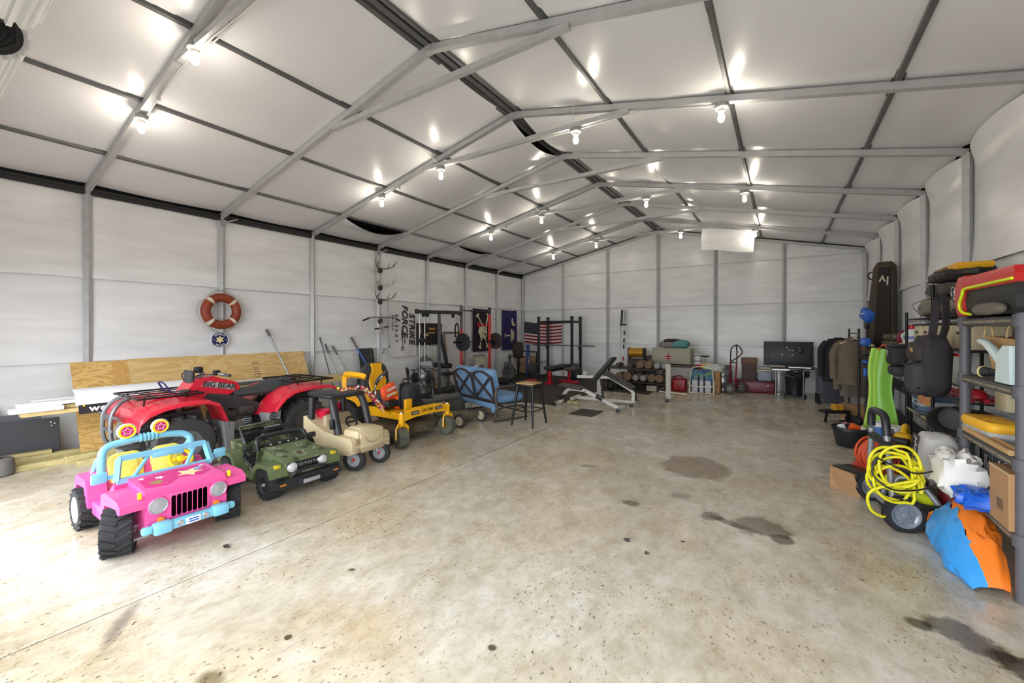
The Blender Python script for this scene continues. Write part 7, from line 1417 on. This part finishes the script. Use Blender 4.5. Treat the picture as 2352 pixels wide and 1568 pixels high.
B().grid(lambda u, v: (-.19 + .24 * u, .345 + .04 * math.sin(PI * v) + .02 * noise.noise(Vector((u * 5, v * 5, 0))), .005 + .26 * v * (1 - .5 * abs(u - .6))), 12, 10, (0, -.006, 0)).build('orange_flap', ORB, inf, 60)
B().tube(cr([(-.22, .34, .19), (-.17, .385, .21), (-.10, .39, .22)], 4), 1, 4, sq=(.02, .006)).build('black_strap', BLACK, inf)
# ---------------------------------------------------------------- pressure washer
WG = mat('washer_grey', (150, 152, 158), .4, .4); LG = mat('washer_lime', (206, 218, 36), .4)
pwz = thing('pressure_washer', 'grey and lime pressure washer on two wheels with yellow hose', 'pressure washer', (.80, 4.36, 0), .15)
hd_ = B(); hd_.tube([(-.10, -.10, .14), (-.10, .02, .62), (-.10, .05, .72)], .022, 10); hd_.tube([(-.10, .42, .14), (-.10, .36, .55), (-.10, .36, .66)], .022, 10); hd_.build('handle_tube', WG, pwz)
B().tube(cr([(-.10, .03, .66), (-.10, .06, .78), (-.10, .12, .82), (-.10, .30, .82), (-.10, .35, .78), (-.10, .36, .68)], 5), .028, 10).build('handle_grip', BLKG, pwz)
B().tube(cr([(-.10, -.08, .2), (-.06, -.05, .36), (.06, -.1, .34), (.2, -.16, .12)], 5), .02, 10).build('front_brace', WG, pwz); B().tube(cr([(-.10, .42, .2), (-.1, .3, .12), (-.08, .1, .10), (-.06, -.1, .12)], 5), .018, 10).build('lower_frame', WG, pwz)
for y in (-.16, .46): wheel(pwz, (-.06, y, .125), .125, .065, WG, tread='knob', n=24, rr=.74, spokes=5, tyre=RUB, rz=.15, hub=WG)
B().rb((.05, .12, .05), (.26, .5, .03), .01).build('base_plate', BLKG, pwz)
en2 = B(); en2.rb((.06, .06, .24), (.2, .32, .09), .03, (0, .15, 0)); en2.rb((.02, .20, .25), (.14, .14, .12), .03); en2.build('lime_cover', LG, pwz)
B().rb((.06, .10, .14), (.18, .26, .13), .03).build('pump', mat('pump_grey', (140, 140, 140), .4, .6), pwz); B().cyl((.1, .12, .27), (.1, .12, .33), .08, n=20).build('recoil_housing', mat('recoil', (60, 60, 62), .6), pwz)
for q in range(5): B().box((.06, -.0 + q * .025, .292), (.14, .008, .006), (0, .15, 0)).build('fin', GREYM, pwz)
B().rb((-.1, .1, .60), (.06, .5, .05), .01).build('hook_panel', BLKG, pwz)
HY = mat('hose_yellow', (232, 222, 30), .45); hr = random.Random(3); hose = B()
loops = []
for q in range(7):
    cy_, cz_ = -.125 + hr.uniform(-.03, .03), .43 + hr.uniform(-.08, .08); ry_, rz_ = .10 + hr.uniform(0, .05), .09 + hr.uniform(0, .08); xx = -.15 - .014 * q; rot_ = hr.uniform(-.9, .9)
    for k_ in range(14):
        a_ = 2 * PI * k_ / 14; y_, z_ = ry_ * math.cos(a_), rz_ * math.sin(a_)
        loops.append((cy_ + y_ * math.cos(rot_) - z_ * math.sin(rot_), xx - .014 * k_ / 14 + .012 * math.sin(a_ * 3 + q), cz_ + y_ * math.sin(rot_) + z_ * math.cos(rot_)))
hose.tube(cr(loops, 3), .0105, 8); hose.tube(cr([loops[-1], (-.27, -.24, .30), (-.28, -.22, .16), (-.2, -.2, .10), (-.12, -.17, .12)], 5), .0105, 8)
hose.build('yellow_hose', HY, pwz, 60); B().tube(cr([(-.25, -.25, .55), (-.05, -.27, .47), (.1, -.26, .50), (.06, -.25, .38), (-.15, -.27, .33), (-.27, -.25, .42), (-.25, -.25, .55)], 5), .006, 6).build('black_cord', BLACK, pwz)
# cord reel, cardboard, in front of the shelf
crl = thing('cord_reel', 'orange extension cord wound on a reel behind the pressure washer', 'cord reel', (.78, 5.25, 0), .4)
B().rb((0, 0, .10), (.3, .3, .2), .02).build('reel_box', mat('crate_red', (190, 66, 46), .6), crl); B().cyl((0, -.1, .3), (0, .1, .3), .05, n=14).build('spool', BLKG, crl); cc = B()
for q in range(9): cc.torus((0, -.11 + .027 * q, .30 + .01 * math.sin(q * 2)), .15 + .02 * math.sin(q * 3.1), .011, 'y', 24, 6)
cc.build('orange_cord', mat('cord_orange', (206, 74, 34), .5), crl, 60)
cbf = thing('open_carton', 'open cardboard box flap sticking out beside the yellow hose', 'box', (.56, 4.90, 0), .7); B().rb((.05, .05, .10), (.22, .3, .20), .003, seg=1).build('carton_body', CARD, cbf); B().box((-.10, 0, .12), (.006, .24, .22), (0, -.35, 0)).build('flap', CARD, cbf); B().rb((.05, .05, .205), (.2, .27, .01), .002).build('dark_contents', BLKG, cbf)
# small litter on the floor
for q, (px, py, s_, m_, lab) in enumerate(((520, 1257, .030, mat('leaf_dark', (64, 54, 44), .8), 'dry curled leaf near the pink jeep'), (1440, 1240, .026, mat('leaf_grey', (96, 92, 90), .8), 'grey dry leaf in the middle of the floor'), (1486, 1271, .02, mat('leaf_grey', (96, 92, 90), .8), 'small crumpled leaf right of the grey leaf'), (1568, 1245, .015, mat('leaf_dark', (64, 54, 44), .8), 'tiny curled twig on the floor right of centre'))):
    p_ = onf(px, py); o = B().grid(lambda u, v: ((u - .5) * 2 * s_, (v - .5) * 1.2 * s_ * math.sin(PI * (u * .9 + .05)), .004 + s_ * .35 * max(.05, abs(v - .5) * 1.4 + .3 * math.sin(u * 7))), 8, 6, (0, 0, .001)).build('dry_leaf', m_); tag(o, lab, 'leaf', 'dry leaves on the floor', (p_[0], p_[1], 0.0), q * 1.1)
